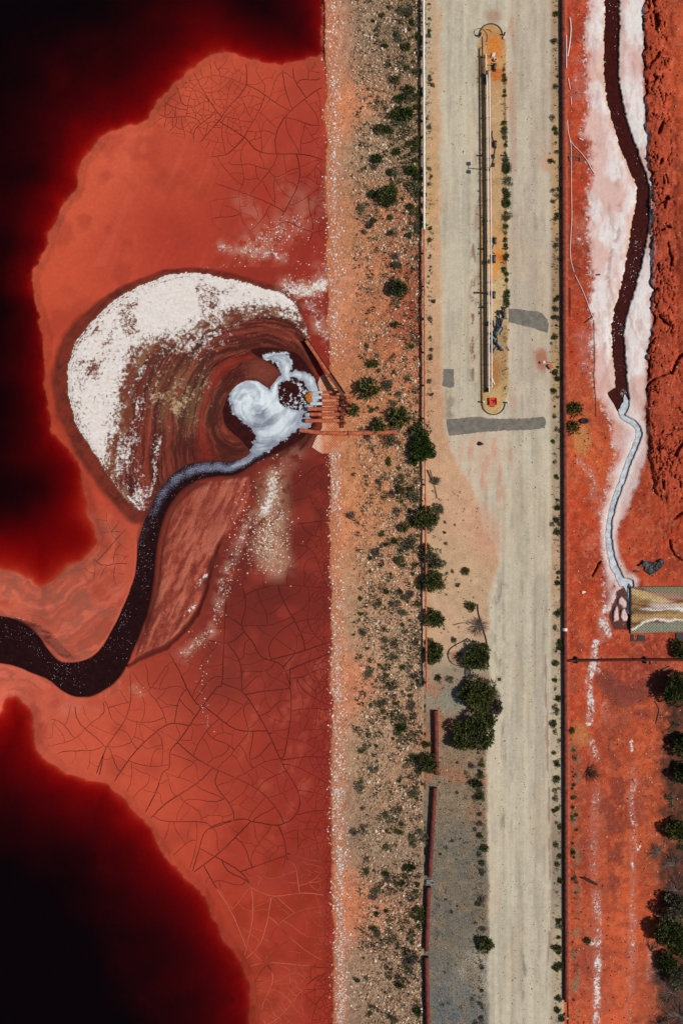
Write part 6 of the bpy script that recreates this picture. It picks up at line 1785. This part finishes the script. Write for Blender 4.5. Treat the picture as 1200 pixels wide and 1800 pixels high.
TREES = [(838, 1151, 27, 'dense green tree between the looped hoses and the road, topmost of the roadside trees', GREEN, 2600), (842, 1222, 33, 'broad olive tree at the road edge just below the small drain cover', OLIVE, 3400),
         (867, 1243, 16, 'small greyish tree reaching over the road, joined to the olive tree', PURP, 900), (832, 1297, 39, 'largest bushy green tree at the road edge, lowest of its clump', GREEN, 4600), (856, 1262, 17, 'small green tree squeezed between the olive tree and the largest one', GREEN, 1100),
         (762, 1086, 18, 'round green bush against the pale pipe level with the hose loops', GREEN, 1200), (762, 1149, 18, 'green bush against the pale pipe left of the half circle hose', GREEN, 1200), (744, 786, 23, 'vivid dark green bush over the pale pipe just below the outfall level', BRIGHT, 2400),
         (746, 911, 22, 'dark green bush straddling the pale pipe below the fallen post', GREEN, 1700), (753, 1342, 17, 'dark bush half covering the uppermost loose rust pipe', GREEN, 1200), (852, 1660, 14, 'single dark green bush at the road edge beside the lower gravel', GREEN, 1000),
         (762, 985, 20, 'grey green bush right of the pale pipe, upper of a long hedge like pair', GREY, 1400), (764, 1022, 21, 'olive bush right of the pale pipe, lower of a long hedge like pair', OLIVE, 1600),
         (683, 343, 18, 'spiky dark green bush standing alone on the upper embankment slope', GREEN, 1700), (700, 508, 17, 'dark spiky bush on the bare orange part of the slope above the trough', DARK, 1200),
         (1199, 1140, 17, 'small dark tree at the right edge just above the cross pipe', GREEN, 1400), (1196, 1213, 32, 'dense tree on the right edge just below the cross pipe', DARK, 3600), (1208, 1312, 22, 'tree at the right edge, upper of two above the leaf litter', DARK, 1900),
         (1208, 1362, 22, 'tree at the right edge, lower of two above the leaf litter', DARK, 1900), (1192, 1464, 22, 'round grey green tree at the right edge above the bare brushwood', OLIVE, 2200), (1192, 1602, 30, 'grey brown bushy tree at the right edge above the biggest green crown', GREY, 2600),
         (1178, 1642, 28, 'big dark green tree overhanging the red track in the lower right', GREEN, 3400), (1206, 1660, 26, 'green tree at the right edge behind the big dark one', GREEN, 2400), (1172, 1692, 17, 'small dark tree below the big one in the lower right', DARK, 1500), (1196, 1718, 24, 'grey tree at the right edge near the bottom brushwood', GREY, 1800)]
for k, (px, py, r, lab, pal, n) in enumerate(TREES):
    big = px > 1150
    tree(px, py, r * .95, lab, pal, 100 + k, int(n * 1.5), h=1.25 if big else .85, blade=.42 if pal is not GREY else .36, wd=.085)

def twigs(px, py, r, lab, mat, seed, n=34, dirn=None, name='dead_bush', flat=.35, grp=None):
    g = random.Random(seed); q = root(name, (0, 0, 0), lab, 'dead bush', grp); q.location = G(px, py)
    R_ = r * .1; m_ = MB(); m2 = MB()
    for k in range(n):
        a = g.uniform(0, 6.283) if dirn is None else dirn + g.gauss(0, .6)
        l = R_ * g.uniform(.55, 1.15); e = g.uniform(.1, 1) * flat
        p1 = Vector((l * .45 * math.cos(a), l * .45 * math.sin(a), l * e * .6 + .05)); b = a + g.gauss(0, .25)
        p2 = Vector((l * math.cos(b), l * math.sin(b), max(.03, l * e)))
        (m_ if k % 3 == 0 else m2).tube([(0, 0, 0), p1, p2], [.045, .03, .012], 4, cap=False)
        for j in range(2):
            c = b + g.uniform(-.8, .8); s_ = l * .35
            m2.tube([p1, p1 + Vector((s_ * math.cos(c), s_ * math.sin(c), s_ * e))], [.02, .008], 4, cap=False)
    m_.build('branch', mat, q); m2.build('twigs', mat, q)
twigs(1030, 1352, 26, 'fan shaped dead brown bush lying on the red ground below the cross pipe', M_DEADDK, 3, 40, -.55)
twigs(839, 1101, 20, 'leafless grey bush above the topmost roadside tree', M_DEAD, 4, 60)
twigs(868, 1222, 15, 'bare grey twigs at the road side of the olive tree', M_DEAD, 14, 34)
twigs(1160, 1500, 26, 'grey bare brushwood in the leaf litter left of the right edge trees', M_DEAD, 5, 40, 2.6)
twigs(1184, 1522, 26, 'pale bare brushwood right of the greyer brush in the leaf litter', M_DEAD, 6, 44, 1.9)
twigs(1142, 1672, 26, 'thin dark fallen branches on red ground left of the small dark tree', M_DEADDK, 7, 16, 1.2)
twigs(1168, 1712, 30, 'grey fallen branches below the small dark tree in the lower right', M_DEAD, 8, 34, 3.6)
twigs(1180, 1745, 30, 'mass of bare grey brush in the bottom right corner, upper part', M_DEAD, 9, 50)
twigs(1192, 1785, 30, 'mass of bare grey brush in the bottom right corner, lower part', M_DEAD, 10, 50)
twigs(1155, 1798, 18, 'small dark fallen branches at the bottom edge left of the grey brush', M_DEADDK, 11, 20)
twigs(1188, 1565, 26, 'bare grey brush above the grey brown tree at the right edge', M_DEAD, 12, 44)

# shrub kinds built once, then copied
KINDS = {}
def kind_proto(key, pal, seed, n, h, blade, wd, spiky=.35):
    bl = cluster(1.0, 8, seed, h)
    v, f, c = blades(n, bl, blade, wd, seed, *pal, up=spiky, inner=.3)
    fol = mesh_np('foliage', v, f, M_LEAF, None, {'Col': c}, False)
    m_ = MB(); limbs(m_, bl[:6], .06, seed); st_ = m_.build('stem', M_DEADDK)
    SC.collection.objects.unlink(fol); SC.collection.objects.unlink(st_)
    KINDS[key] = (fol, st_)
for j in range(3):
    kind_proto(('green', j), GREEN, 20 + j, 420, .7, .34, .07); kind_proto(('dark', j), DARK, 30 + j, 420, .7, .34, .08); kind_proto(('olive', j), OLIVE, 40 + j, 380, .6, .36, .06)
    kind_proto(('grey', j), GREY, 50 + j, 360, .5, .36, .05); kind_proto(('dry', j), PURP, 60 + j, 320, .45, .38, .045); kind_proto(('bright', j), BRIGHT, 70 + j, 420, .65, .34, .09)
ADJ = {'green': 'green', 'dark': 'dark green', 'olive': 'olive green', 'grey': 'grey green', 'dry': 'dry grey brown', 'bright': 'bright green'}
def shrub(px, py, r, kind, lab, grp, name='shrub', cat='shrub', j=None, sq=1.0):
    fol, st_ = KINDS[(kind, R2.randrange(3) if j is None else j)]
    e = link(bpy.data.objects.new(name, None)); e.empty_display_size = .2
    tag(e, lab, cat, grp)
    e.location = G(px, py, -.03); R_ = r * .1
    e.rotation_euler = (0, 0, R2.uniform(0, 6.28)); e.scale = (R_ * R2.uniform(.9, 1.15), R_ * R2.uniform(.85, 1.1), R_ * sq)
    for src, nm in ((fol, 'foliage'), (st_, 'stem')):
        c = src.copy(); link(c); c.parent = e; c.name = nm
    return e
LIST = [(717, 160, 13, 'green', 'on the slope beside the white pipe, upper of three close green shrubs'), (703, 175, 9, 'bright', 'left of the close trio of shrubs below the white scar'), (717, 203, 15, 'bright', 'densest and largest of the shrubs on the upper slope beside the white pipe'),
        (692, 204, 10, 'green', 'immediately left of the densest upper shrub'), (667, 227, 11, 'green', 'left half of a double shrub on the upper stony slope'), (681, 229, 10, 'green', 'right half of a double shrub on the upper stony slope'), (717, 254, 7, 'olive', 'small, below the densest upper shrub'),
        (727, 263, 6, 'green', 'small, close to the white pipe below the densest shrub'), (696, 268, 8, 'bright', 'small, right of the round one with a violet left side'), (662, 280, 12, 'dark', 'round, alone on the pale stony slope above the spiky bush'), (686, 302, 7, 'bright', 'small, above the spiky bush'),
        (724, 300, 12, 'bright', 'beside the white pipe level with the lamp post'), (738, 315, 9, 'green', 'touching the white pipe just below the lamp post level'), (653, 343, 9, 'dark', 'left of the spiky bush'), (720, 363, 8, 'green', 'right of the spiky bush near the pipe'),
        (728, 335, 14, 'grey', 'low and spreading along the white pipe beside the spiky bush'), (649, 394, 9, 'dry', 'on the reddish slope below the spiky bush'), (686, 410, 7, 'green', 'small, on the reddish slope'), (697, 467, 10, 'grey', 'upper neighbour of the dark spiky bush'), (695, 140, 9, 'green', 'above the close trio of shrubs'),
        (675, 82, 7, 'green', 'on the darkest upper slope, left of another'), (715, 82, 9, 'green', 'near the pipe on the darkest upper slope'), (693, 572, 8, 'green', 'alone on bare orange gravel right of the trough'), (655, 640, 12, 'olive', 'upper of the two above the outfall'),
        (650, 683, 26, 'olive', 'broad and low right of the outfall header'), (684, 676, 12, 'grey', 'small, right of the broad one by the outfall'), (620, 720, 15, 'olive', 'over the inlets of the valve header'), (700, 734, 24, 'olive', 'broad, above the end of the longest outfall pipe'), (665, 752, 17, 'green', 'along the top of the longest outfall pipe'),
        (686, 775, 14, 'grey', 'below the end of the longest outfall pipe'), (648, 770, 8, 'dry', 'under the middle of the longest outfall pipe'), (740, 760, 18, 'green', 'just above the vivid bush on the pale pipe'), (722, 792, 9, 'grey', 'left of the vivid bush on the pale pipe'),
        (728, 812, 10, 'bright', 'small, left below the vivid bush'), (690, 870, 9, 'dry', 'on the orange slope, one of three round dry shrubs'), (668, 846, 8, 'dry', 'uppermost of three round dry shrubs on the orange slope'), (706, 862, 10, 'olive', 'right of three round dry shrubs'), (728, 872, 14, 'grey', 'left of the pipe beneath the fallen post'),
        (712, 925, 13, 'olive', 'left of the bush straddling the pipe'), (722, 955, 15, 'grey', 'wide, left of the pipe above the stony slope'), (694, 950, 7, 'bright', 'small, beside a pale stone'), (703, 985, 11, 'olive', 'on the slope left of the hedge like pair'), (618, 905, 9, 'dry', 'alone low on the orange slope'), (770, 892, 12, 'grey', 'right of the straddling bush on the sand'),
        (758, 925, 12, 'grey', 'below the straddling bush'), (818, 1003, 9, 'olive', 'alone on the sandy verge left of the road'), (804, 1028, 5, 'olive', 'small, lower left of the lone verge shrub'), (828, 1065, 10, 'green', 'at the top end of the looped black hose'), (797, 1125, 6, 'olive', 'small, beside the half circle hose'), (770, 1192, 7, 'dark', 'small, left of the trees'),
        (790, 1195, 8, 'grey', 'small, between the pipe end and the broad olive tree'), (758, 800, 9, 'olive', 'right of the pipe below the vivid bush'), (763, 845, 10, 'grey', 'right of the fallen post'), (748, 968, 13, 'olive', 'over the pale pipe at the top of the hedge like pair'), (755, 1130, 10, 'olive', 'on the pipe between two round bushes'),
        (702, 1278, 11, 'bright', 'on the stony slope above the dark bush on the rust pipe'), (748, 1308, 8, 'green', 'beside the upper rust pipe'), (838, 1378, 12, 'dark', 'at the gravel edge below the largest tree'), (842, 1398, 8, 'dark', 'lower of two at the gravel edge'), (748, 1475, 11, 'grey', 'left of the slanting rust pipe'),
        (720, 1525, 9, 'bright', 'on the stony slope left of the slanting rust pipe'), (736, 1600, 11, 'olive', 'left of the rust pipe under the wire'), (745, 1612, 9, 'green', 'against the rust pipe under the wire'), (723, 1680, 17, 'dry', 'wide and brown on the lower stony slope'), (735, 1775, 9, 'bright', 'at the lowest rust pipe'), (850, 1490, 9, 'olive', 'at the edge of the gravel and the road'),
        (1008, 720, 17, 'olive', 'upper of two beside the tyre on the red ground'), (1003, 752, 16, 'olive', 'lower of two beside the tyre on the red ground'), (1006, 1497, 6, 'green', 'small, on the red ground by the kerb above the log'), (1031, 1653, 8, 'olive', 'small, beside a pale stone by the salt track'), (1003, 1283, 8, 'olive', 'on a tan patch by the kerb below the cross pipe'),
        (693, 1790, 8, 'grey', 'at the bottom of the stony slope'), (665, 1640, 8, 'grey', 'in the middle of the lower stony slope'), (700, 1730, 8, 'dark', 'right of the middle of the lower stony slope'), (640, 1110, 9, 'dry', 'on the lower left of the stony slope')]
for px, py, r, kd, where in LIST:
    shrub(px, py, r * .9, kd, ' '.join(f'{ADJ[kd]} shrub {where}'.split()[:16]), 'shrubs dotted over the embankment and verges')
# smaller shrubs, thick toward the pipe
AREAS = [('small {0} shrub {1}, {2} upper slope', 'small shrubs on the upper slope', 60, (622, 735), (0, 470), .55), ('small {0} shrub {1}, {2} slope by the outfall', 'small shrubs on the middle slope', 45, (625, 738), (590, 960), .6),
         ('small {0} shrub {1}, {2} stony slope', 'small shrubs on the lower middle slope', 70, (622, 742), (960, 1300), .8), ('small {0} shrub {1}, {2} slope beside rust pipes', 'small shrubs on the lower slope', 75, (620, 742), (1300, 1800), .8)]
for lab, grp, n, xr, yr, pw in AREAS:
    for k in range(n):
        x = xr[0] + (xr[1] - xr[0]) * R2.random() ** pw; y = R2.uniform(*yr)
        kd = R2.choice(['grey', 'grey', 'dry', 'olive', 'olive', 'green', 'dark'])
        pl = 'low down' if x < 665 else ('half way up' if x < 705 else 'by the pale pipe')
        hf = 'upper half of' if y < (yr[0] + yr[1]) / 2 else 'lower half of'
        shrub(x, y, R2.uniform(3.2, 8.0) * (1.15 if kd in ('grey', 'dry') else .8), kd, lab.format(ADJ[kd], pl, hf), f'{ADJ[kd]} {grp}, {pl}, {hf[:5]}', sq=.8)
def tufts(n, fx_, yr, rr, kinds, lab, grp, name='grass_tuft', cat='grass tuft'):
    for k in range(n):
        y = R2.uniform(*yr); x = fx_(y) ; kd = R2.choice(kinds)
        third = ['upper third', 'middle third', 'lower third'][min(2, int(3 * (y - yr[0]) / (yr[1] - yr[0])))]
        w_ = lab.format(ADJ[kd]) + ', ' + third
        shrub(x, y, R2.uniform(*rr), kd, w_, f'{ADJ[kd]} {grp}, {third}', name, cat, sq=.9)
tufts(52, lambda y: bx(y) - 12 + R2.gauss(0, 4), (20, 900), (2.2, 6.0), ['olive', 'grey', 'green', 'dry'], '{} tuft on the verge along the thick rust pipe, upper half', 'tufts along the upper rust pipe')
tufts(60, lambda y: bx(y) - 14 + R2.gauss(0, 3.6), (900, 1800), (2.5, 7.0), ['olive', 'green', 'green', 'grey'], '{} tuft on the verge along the thick rust pipe, lower half', 'tufts along the lower rust pipe')
tufts(44, lambda y: 886.5 + .006 * (y - 100) + R2.gauss(0, 1.6), (120, 560), (2.4, 6.2), ['olive', 'grey', 'olive'], '{} grass tuft in the row right of the pipe rack', 'tufts in the island row')
tufts(12, lambda y: 890.5 + R2.gauss(0, 1.6), (290, 400), (5.0, 8.5), ['olive', 'grey'], '{} thick grass tuft in the row right of the lamp post', 'thick tufts right of the lamp post')
tufts(34, lambda y: 754 + .004 * y + R2.gauss(0, 2.2), (5, 760), (2.0, 5.0), ['olive', 'dry', 'green', 'grey'], '{} tuft on the road side of the pale pipe', 'tufts on the road side of the pale pipe')
tufts(40, lambda y: 735 + R2.gauss(0, 4.5), (60, 470), (3.0, 8.0), ['grey', 'olive', 'grey'], '{} low plant crowding the left side of the white pipe', 'low plants left of the white pipe', 'low_plant', 'low plant')
tufts(30, lambda y: 849 - abs(R2.gauss(0, 9)), (1320, 1800), (2.5, 7.0), ['olive', 'dry', 'grey'], '{} tuft at the gravel edge beside the lower road', 'tufts between gravel and road')
tufts(16, lambda y: R2.uniform(770, 835), (1330, 1790), (2.0, 4.0), ['olive', 'grey'], '{} small tuft out on the grey gravel', 'tufts on the gravel')
tufts(10, lambda y: R2.uniform(762, 835), (900, 1200), (1.8, 4.0), ['olive', 'grey', 'green'], '{} small tuft on the sandy verge left of the road', 'tufts on the sand')
tufts(22, lambda y: 1004 + abs(R2.gauss(0, 5)), (1250, 1760), (2.0, 4.5), ['olive', 'grey'], '{} small tuft on red ground by the kerb', 'tufts by the red kerb')
tufts(14, lambda y: 1175 + R2.uniform(-8, 25), (1240, 1800), (3, 8), ['dry', 'grey'], '{} low plant in the leaf litter along the right edge', 'low plants in the leaf litter', 'low_plant', 'low plant')

# countless small weeds
def weeds(name, pts, label, pal, seed, rr=(.10, .30), nb=9):
    g = np.random.default_rng(seed); px = np.array([p[0] for p in pts]); py = np.array([p[1] for p in pts]); n = len(px)
    ctr = P(px, py, lookup(Z, px, py)[:, 0]); R_ = rr[0] + (rr[1] - rr[0]) * g.random(n) ** 1.6
    k = np.repeat(np.arange(n), nb); m = len(k)
    an = g.random(m) * 6.283; el = .25 + .9 * g.random(m); ln = R_[k] * (.6 + .8 * g.random(m))
    ax = np.stack([np.cos(an) * np.cos(el), np.sin(an) * np.cos(el), np.sin(el)], -1)
    base = ctr[k] + np.stack([np.cos(an), np.sin(an), an * 0], -1) * (R_[k] * .25)[:, None]
    sd_ = np.stack([-np.sin(an), np.cos(an), an * 0], -1) * (ln * .17)[:, None]
    v = np.stack([base, base + ax * (ln * .5)[:, None] - sd_, base + ax * ln[:, None], base + ax * (ln * .5)[:, None] + sd_], 1).reshape(-1, 3)
    t = g.random(n)[k][:, None]; c = L(pal[0])[None] * (1 - t) + L(pal[1])[None] * t
    o = mesh_np(name, v, np.arange(4 * m).reshape(m, 4), M_LEAF, None, {'Col': np.repeat(c, 4, 0)}, False)
    tag(o, label, None, None, 'stuff')
g_ = np.random.default_rng(5)
wp = []
def wadd(n, fx_, y0, y1):
    for y in g_.uniform(y0, y1, n): wp.append((fx_(y), y))
wadd(420, lambda y: bx(y) - 13 + g_.normal(0, 4.5), 0, 1810); wadd(180, lambda y: 754 + g_.normal(0, 3), 0, 760); wadd(150, lambda y: 887 + g_.normal(0, 2.5), 90, 700)
wadd(120, lambda y: 844 + g_.normal(0, 3), 80, 560); wadd(260, lambda y: 850 - abs(g_.normal(0, 12)), 1300, 1810); wadd(200, lambda y: g_.uniform(760, 850), 1210, 1810); wadd(110, lambda y: g_.uniform(758, 840), 860, 1210)
wadd(70, lambda y: 1003 + abs(g_.normal(0, 6)), 1240, 1800)
weeds('weeds', wp, 'small scattered weeds along the verges and gravel', ((66, 66, 38), (122, 114, 74)), 21)
wp = []
for k in range(5200):
    x = 620 + 120 * g_.random() ** .6; y = g_.uniform(-10, 1810)
    wp.append((x, y))
wx_ = np.array(wp); kk = g_.random(len(wx_)) < (.15 + .85 * sm(.46, .62, fbm(wx_[:, 0], wx_[:, 1], 30, 7, 3))) * np.interp(wx_[:, 1], [0, 420, 520, 640, 850, 980, 1800], [1, .9, .35, .5, .5, 1, 1])
weeds('undergrowth', wx_[kk], 'sparse dry undergrowth between the stones of the embankment', ((52, 50, 34), (104, 96, 66)), 22, (.15, .55), 11)

# ------------------------------------------------------------------ stones
def scatter(name, n, fpos, smin, smax, pal, mat, label, flat=.7, bury=.15, sub_=0, kind='stuff', seed=1):
    g = np.random.default_rng(seed)
    protos = [lump_mesh(200 + k, 1.0, sub_, flat) for k in range(6)]
    px, py = fpos(g, n); n = len(px)
    z = lookup(Z, px, py)[:, 0]; ctr = P(px, py, z)
    s = smin + (smax - smin) * g.random(n) ** 2.4
    VV, FF, CC, b = [], [], [], 0
    pid = g.integers(0, 6, n)
    cl = np.array([L(c) for c in pal])
    for k in range(6):
        v, f = protos[k]; ids = np.where(pid == k)[0]
        if not len(ids): continue
        an = g.random(len(ids)) * 6.283; ca, sa = np.cos(an), np.sin(an)
        q = v[None] * s[ids][:, None, None]
        w = np.empty_like(q)
        w[..., 0] = q[..., 0] * ca[:, None] - q[..., 1] * sa[:, None]; w[..., 1] = q[..., 0] * sa[:, None] + q[..., 1] * ca[:, None]; w[..., 2] = q[..., 2]
        w += ctr[ids][:, None]; w[..., 2] += s[ids][:, None] * bury
        c = cl[g.integers(0, len(cl), len(ids))] * (.75 + .5 * g.random(len(ids)))[:, None]
        VV.append(w.reshape(-1, 3)); FF.append((f[None] + (np.arange(len(ids)) * len(v))[:, None, None]).reshape(-1, 3) + b); CC.append(np.repeat(c, len(v), 0)); b += len(ids) * len(v)
    o = mesh_np(name, np.vstack(VV), np.vstack(FF), mat, None, {'Col': np.clip(np.vstack(CC), 0, .9)}, False)
    if kind: o['kind'] = kind
    if label: o['label'] = label
    return o
STONEPAL = [(198, 166, 134), (180, 146, 114), (160, 128, 100), (142, 112, 86), (206, 182, 152), (226, 208, 184), (122, 96, 74), (186, 140, 104), (168, 132, 100), (150, 116, 88)]
def pos_bank(g, n):
    m = n * 4
    y = g.uniform(-30, 1830, m); x = g.uniform(578, 741, m)
    t = (x - edge_x(y)) / 165
    den = sm(.24, .38, t) * (.25 + .75 * np.interp(y, [0, 330, 420, 560, 640, 820, 960, 1060, 1800], [1, 1, .6, .35, .3, .35, .6, 1, 1]))
    den *= .35 + 1.3 * sm(.38, .62, fbm(x, y, 34, 3, 4))
    k = g.random(m) < den
    return x[k][:n], y[k][:n]
scatter('rubble', 26000, pos_bank, .05, .20, STONEPAL, M_ROCK, 'loose pale rubble covering the embankment slope', seed=2)
def pos_small(g, n):
    y = g.uniform(-30, 1830, n); x = edge_x(y) + 22 + (742 - 22 - edge_x(y)) * g.random(n)
    return x, y
scatter('gravel', 11000, pos_small, .04, .13, STONEPAL + [(200, 120, 80), (214, 140, 96)], M_ROCK, 'fine gravel on the embankment slope', seed=3)
# the largest stones singly
g_ = np.random.default_rng(77)
proto = []
for k in range(5):
    v, f = lump_mesh(300 + k, 1.0, 1, .72)
    for c in (0, 3, 5):
        o = mesh_np('boulder', v, f, M_ROCK, None, {'Col': np.tile(L(STONEPAL[c if c != 3 else 1]), (len(v), 1))}, False); SC.collection.objects.unlink(o); proto.append(o)
bxp, byp = pos_bank(g_, 230)
for x, y in zip(bxp, byp):
    if 520 < y < 800 and x < 640: continue
    o = proto[g_.integers(len(proto))].copy(); link(o)
    s = g_.uniform(.18, .30); o.location = G(x, y, s * .15); o.scale = (s, s * g_.uniform(.8, 1.1), s); o.rotation_euler = (0, 0, g_.uniform(0, 6.28))
    yy_ = ['topmost', 'upper', 'upper middle', 'lower middle', 'lower', 'lowest'][min(5, int(y / 300))]
    xx_ = 'close to the salt edge' if x < 640 else ('half way up' if x < 695 else 'high up near the pipe')
    tag(o, f'larger pale stone {xx_} on the {yy_} rubble slope', 'stone', f'larger stones {xx_} on the {yy_} stretch')
def pos_salt(g, n):
    m = 3 * n
    y = g.uniform(-30, 1830, m)
    c = np.interp(y, [60, 300, 620, 850, 1250, 1750], [14, 14, 13, 9, 11, 13])
    x = edge_x(y) + c + g.normal(0, 8.0, m) * (.6 + .9 * vnoise(y / 30.0, y * 0, 5))
    k = (g.random(m) < np.interp(y, [0, 480, 600, 680, 760, 790, 900, 930, 1040, 1200, 1800], [.8, .8, .6, .1, .1, 1, .9, .3, .5, 1, 1])) & (x > edge_x(y) - 8)
    return x[k][:n], y[k][:n]
scatter('salt_crust', 9000, pos_salt, .03, .17, [(226, 208, 196), (214, 184, 166), (236, 226, 218), (212, 164, 138), (206, 144, 112), (196, 130, 98)], M_SALT, 'crumbs of white salt along the foot of the bank', .35, seed=4)
def pos_flakes(g, n):
    xs, ys = [], []
    for (cx, cy, sx, sy, rot, k) in ((470, 425, 30, 12, -.5, 300), (510, 395, 26, 14, 0, 120), (540, 505, 20, 14, 0, 260), (440, 378, 16, 14, 0, 30), (390, 1070, 5, 40, .25, 160), (350, 1130, 16, 9, -.6, 130), (358, 1235, 5, 26, -.1, 70), (470, 948, 19, 30, 0, 900), (480, 870, 9, 22, 0.1, 240), (250, 1215, 20, 10, 0, 40),
                                      (545, 450, 20, 60, 0, 90), (500, 815, 26, 12, 0, 60), (420, 960, 12, 40, .3, 120), (430, 890, 8, 24, .3, 60)):
        u_ = g.normal(0, sx, k); v_ = g.normal(0, sy, k)
        xs.append(cx + u_ * math.cos(rot) - v_ * math.sin(rot)); ys.append(cy + u_ * math.sin(rot) + v_ * math.cos(rot))
    x = np.concatenate(xs); y = np.concatenate(ys)
    k = (x < edge_x(y)) & (lookup(STREAMD, x, y)[:, 0] < -3)
    return x[k], y[k]
scatter('salt_flakes', 4000, pos_flakes, .025, .13, [(236, 228, 218), (226, 204, 184), (216, 194, 158), (206, 178, 140)], M_SALT, 'loose white salt flakes scattered on the red mud', .3, seed=5)
def pos_bubbles(g, n):
    y = g.uniform(0, 690, n); k = g.integers(0, len(DITCH), n)
    D = np.array(DITCH); cx = np.interp(y, D[:, 1], D[:, 0])
    x = cx + g.normal(0, 6, n)
    m = fbm(x * 2, y, 34, 3, 3) > .53
    return x[m], y[m]
def bubbles(name, pos, z, smin, smax, lab, seed, n):
    global Z
    keep = Z; Z = np.full_like(Z, z)
    o = scatter(name, n, pos, smin, smax, [(216, 220, 226), (190, 196, 206)], M_SALT, lab, .3, .1, 0, 'stuff', seed)
    Z = keep
bubbles('foam_flecks', pos_bubbles, 1.73, .03, .085, 'white foam flecks drifting on the dark ditch', 6, 520)
SA = np.array([p for p in smooth_line(ST_A, 3)]); SB = np.array(smooth_line(ST_B[::-1], 3))
def pos_sb(g, n):
    t = g.random(n); s = g.beta(1.1, 1.5, n)
    ia = t * (len(SA) - 1); ib = t * (len(SB) - 1)
    ax_ = np.interp(ia, np.arange(len(SA)), SA[:, 0]); ay_ = np.interp(ia, np.arange(len(SA)), SA[:, 1])
    bx_ = np.interp(ib, np.arange(len(SB)), SB[:, 0]); by_ = np.interp(ib, np.arange(len(SB)), SB[:, 1])
    x = ax_ + (bx_ - ax_) * s; y = ay_ + (by_ - ay_) * s
    m = (lookup(STREAMD, x, y)[:, 0] > 1.5) & (g.random(n) < sm(.42, .66, fbm(x, y, 24, 3, 4)) + .12)
    return x[m], y[m]
bubbles('foam_flecks', pos_sb, .18, .02, .05, 'pale foam flecks drifting on the dark stream', 7, 900)
def pos_red(g, n):
    x = g.uniform(1002, 1195, n); y = g.uniform(0, 1800, n)
    k = (lookup(DITCHD, x, y)[:, 0] > 4) & (lookup(MILKD, x, y)[:, 0] > 4) & (lookup(SFLAT, x, y)[:, 0] < .2)
    return x[k], y[k]
scatter('clods', 5200, pos_red, .03, .16, [(178, 78, 50), (150, 60, 40), (196, 98, 62), (120, 50, 36), (206, 150, 120)], M_ROCK, 'small clods of red earth and salt over the red ground', .6, seed=8)
def pos_road(g, n):
    x = g.uniform(752, 985, n); y = g.uniform(0, 1800, n)
    q = g.random(n) < .35
    x = np.where(q, g.choice([933., 905., 812., 936., 920., 884.], n) + g.normal(0, 2.0, n), x)
    k = g.random(n) < .25 + .75 * sm(.5, .66, fbm(x, y / 3, 20, 6, 3)) + .8 * (x > 966)
    return x[k], y[k]
scatter('grit', 5200, pos_road, .02, .10, [(110, 92, 76), (88, 70, 58), (150, 130, 108), (206, 190, 168)], M_ROCK, 'scattered grit on the road and verges', .6, seed=9)
def pos_gravel(g, n):
    x = g.uniform(752, 855, n); y = g.uniform(1190, 1820, n)
    k = g.random(n) < .35 + .65 * sm(1250, 1400, y)
    return x[k], y[k]
scatter('gravel', 9000, pos_gravel, .03, .11, [(120, 118, 108), (96, 98, 100), (140, 130, 112), (84, 80, 74), (160, 150, 134)], M_ROCK, 'grey gravel beside the loose rust pipes', .6, seed=10)
print('objects', len(bpy.data.objects))
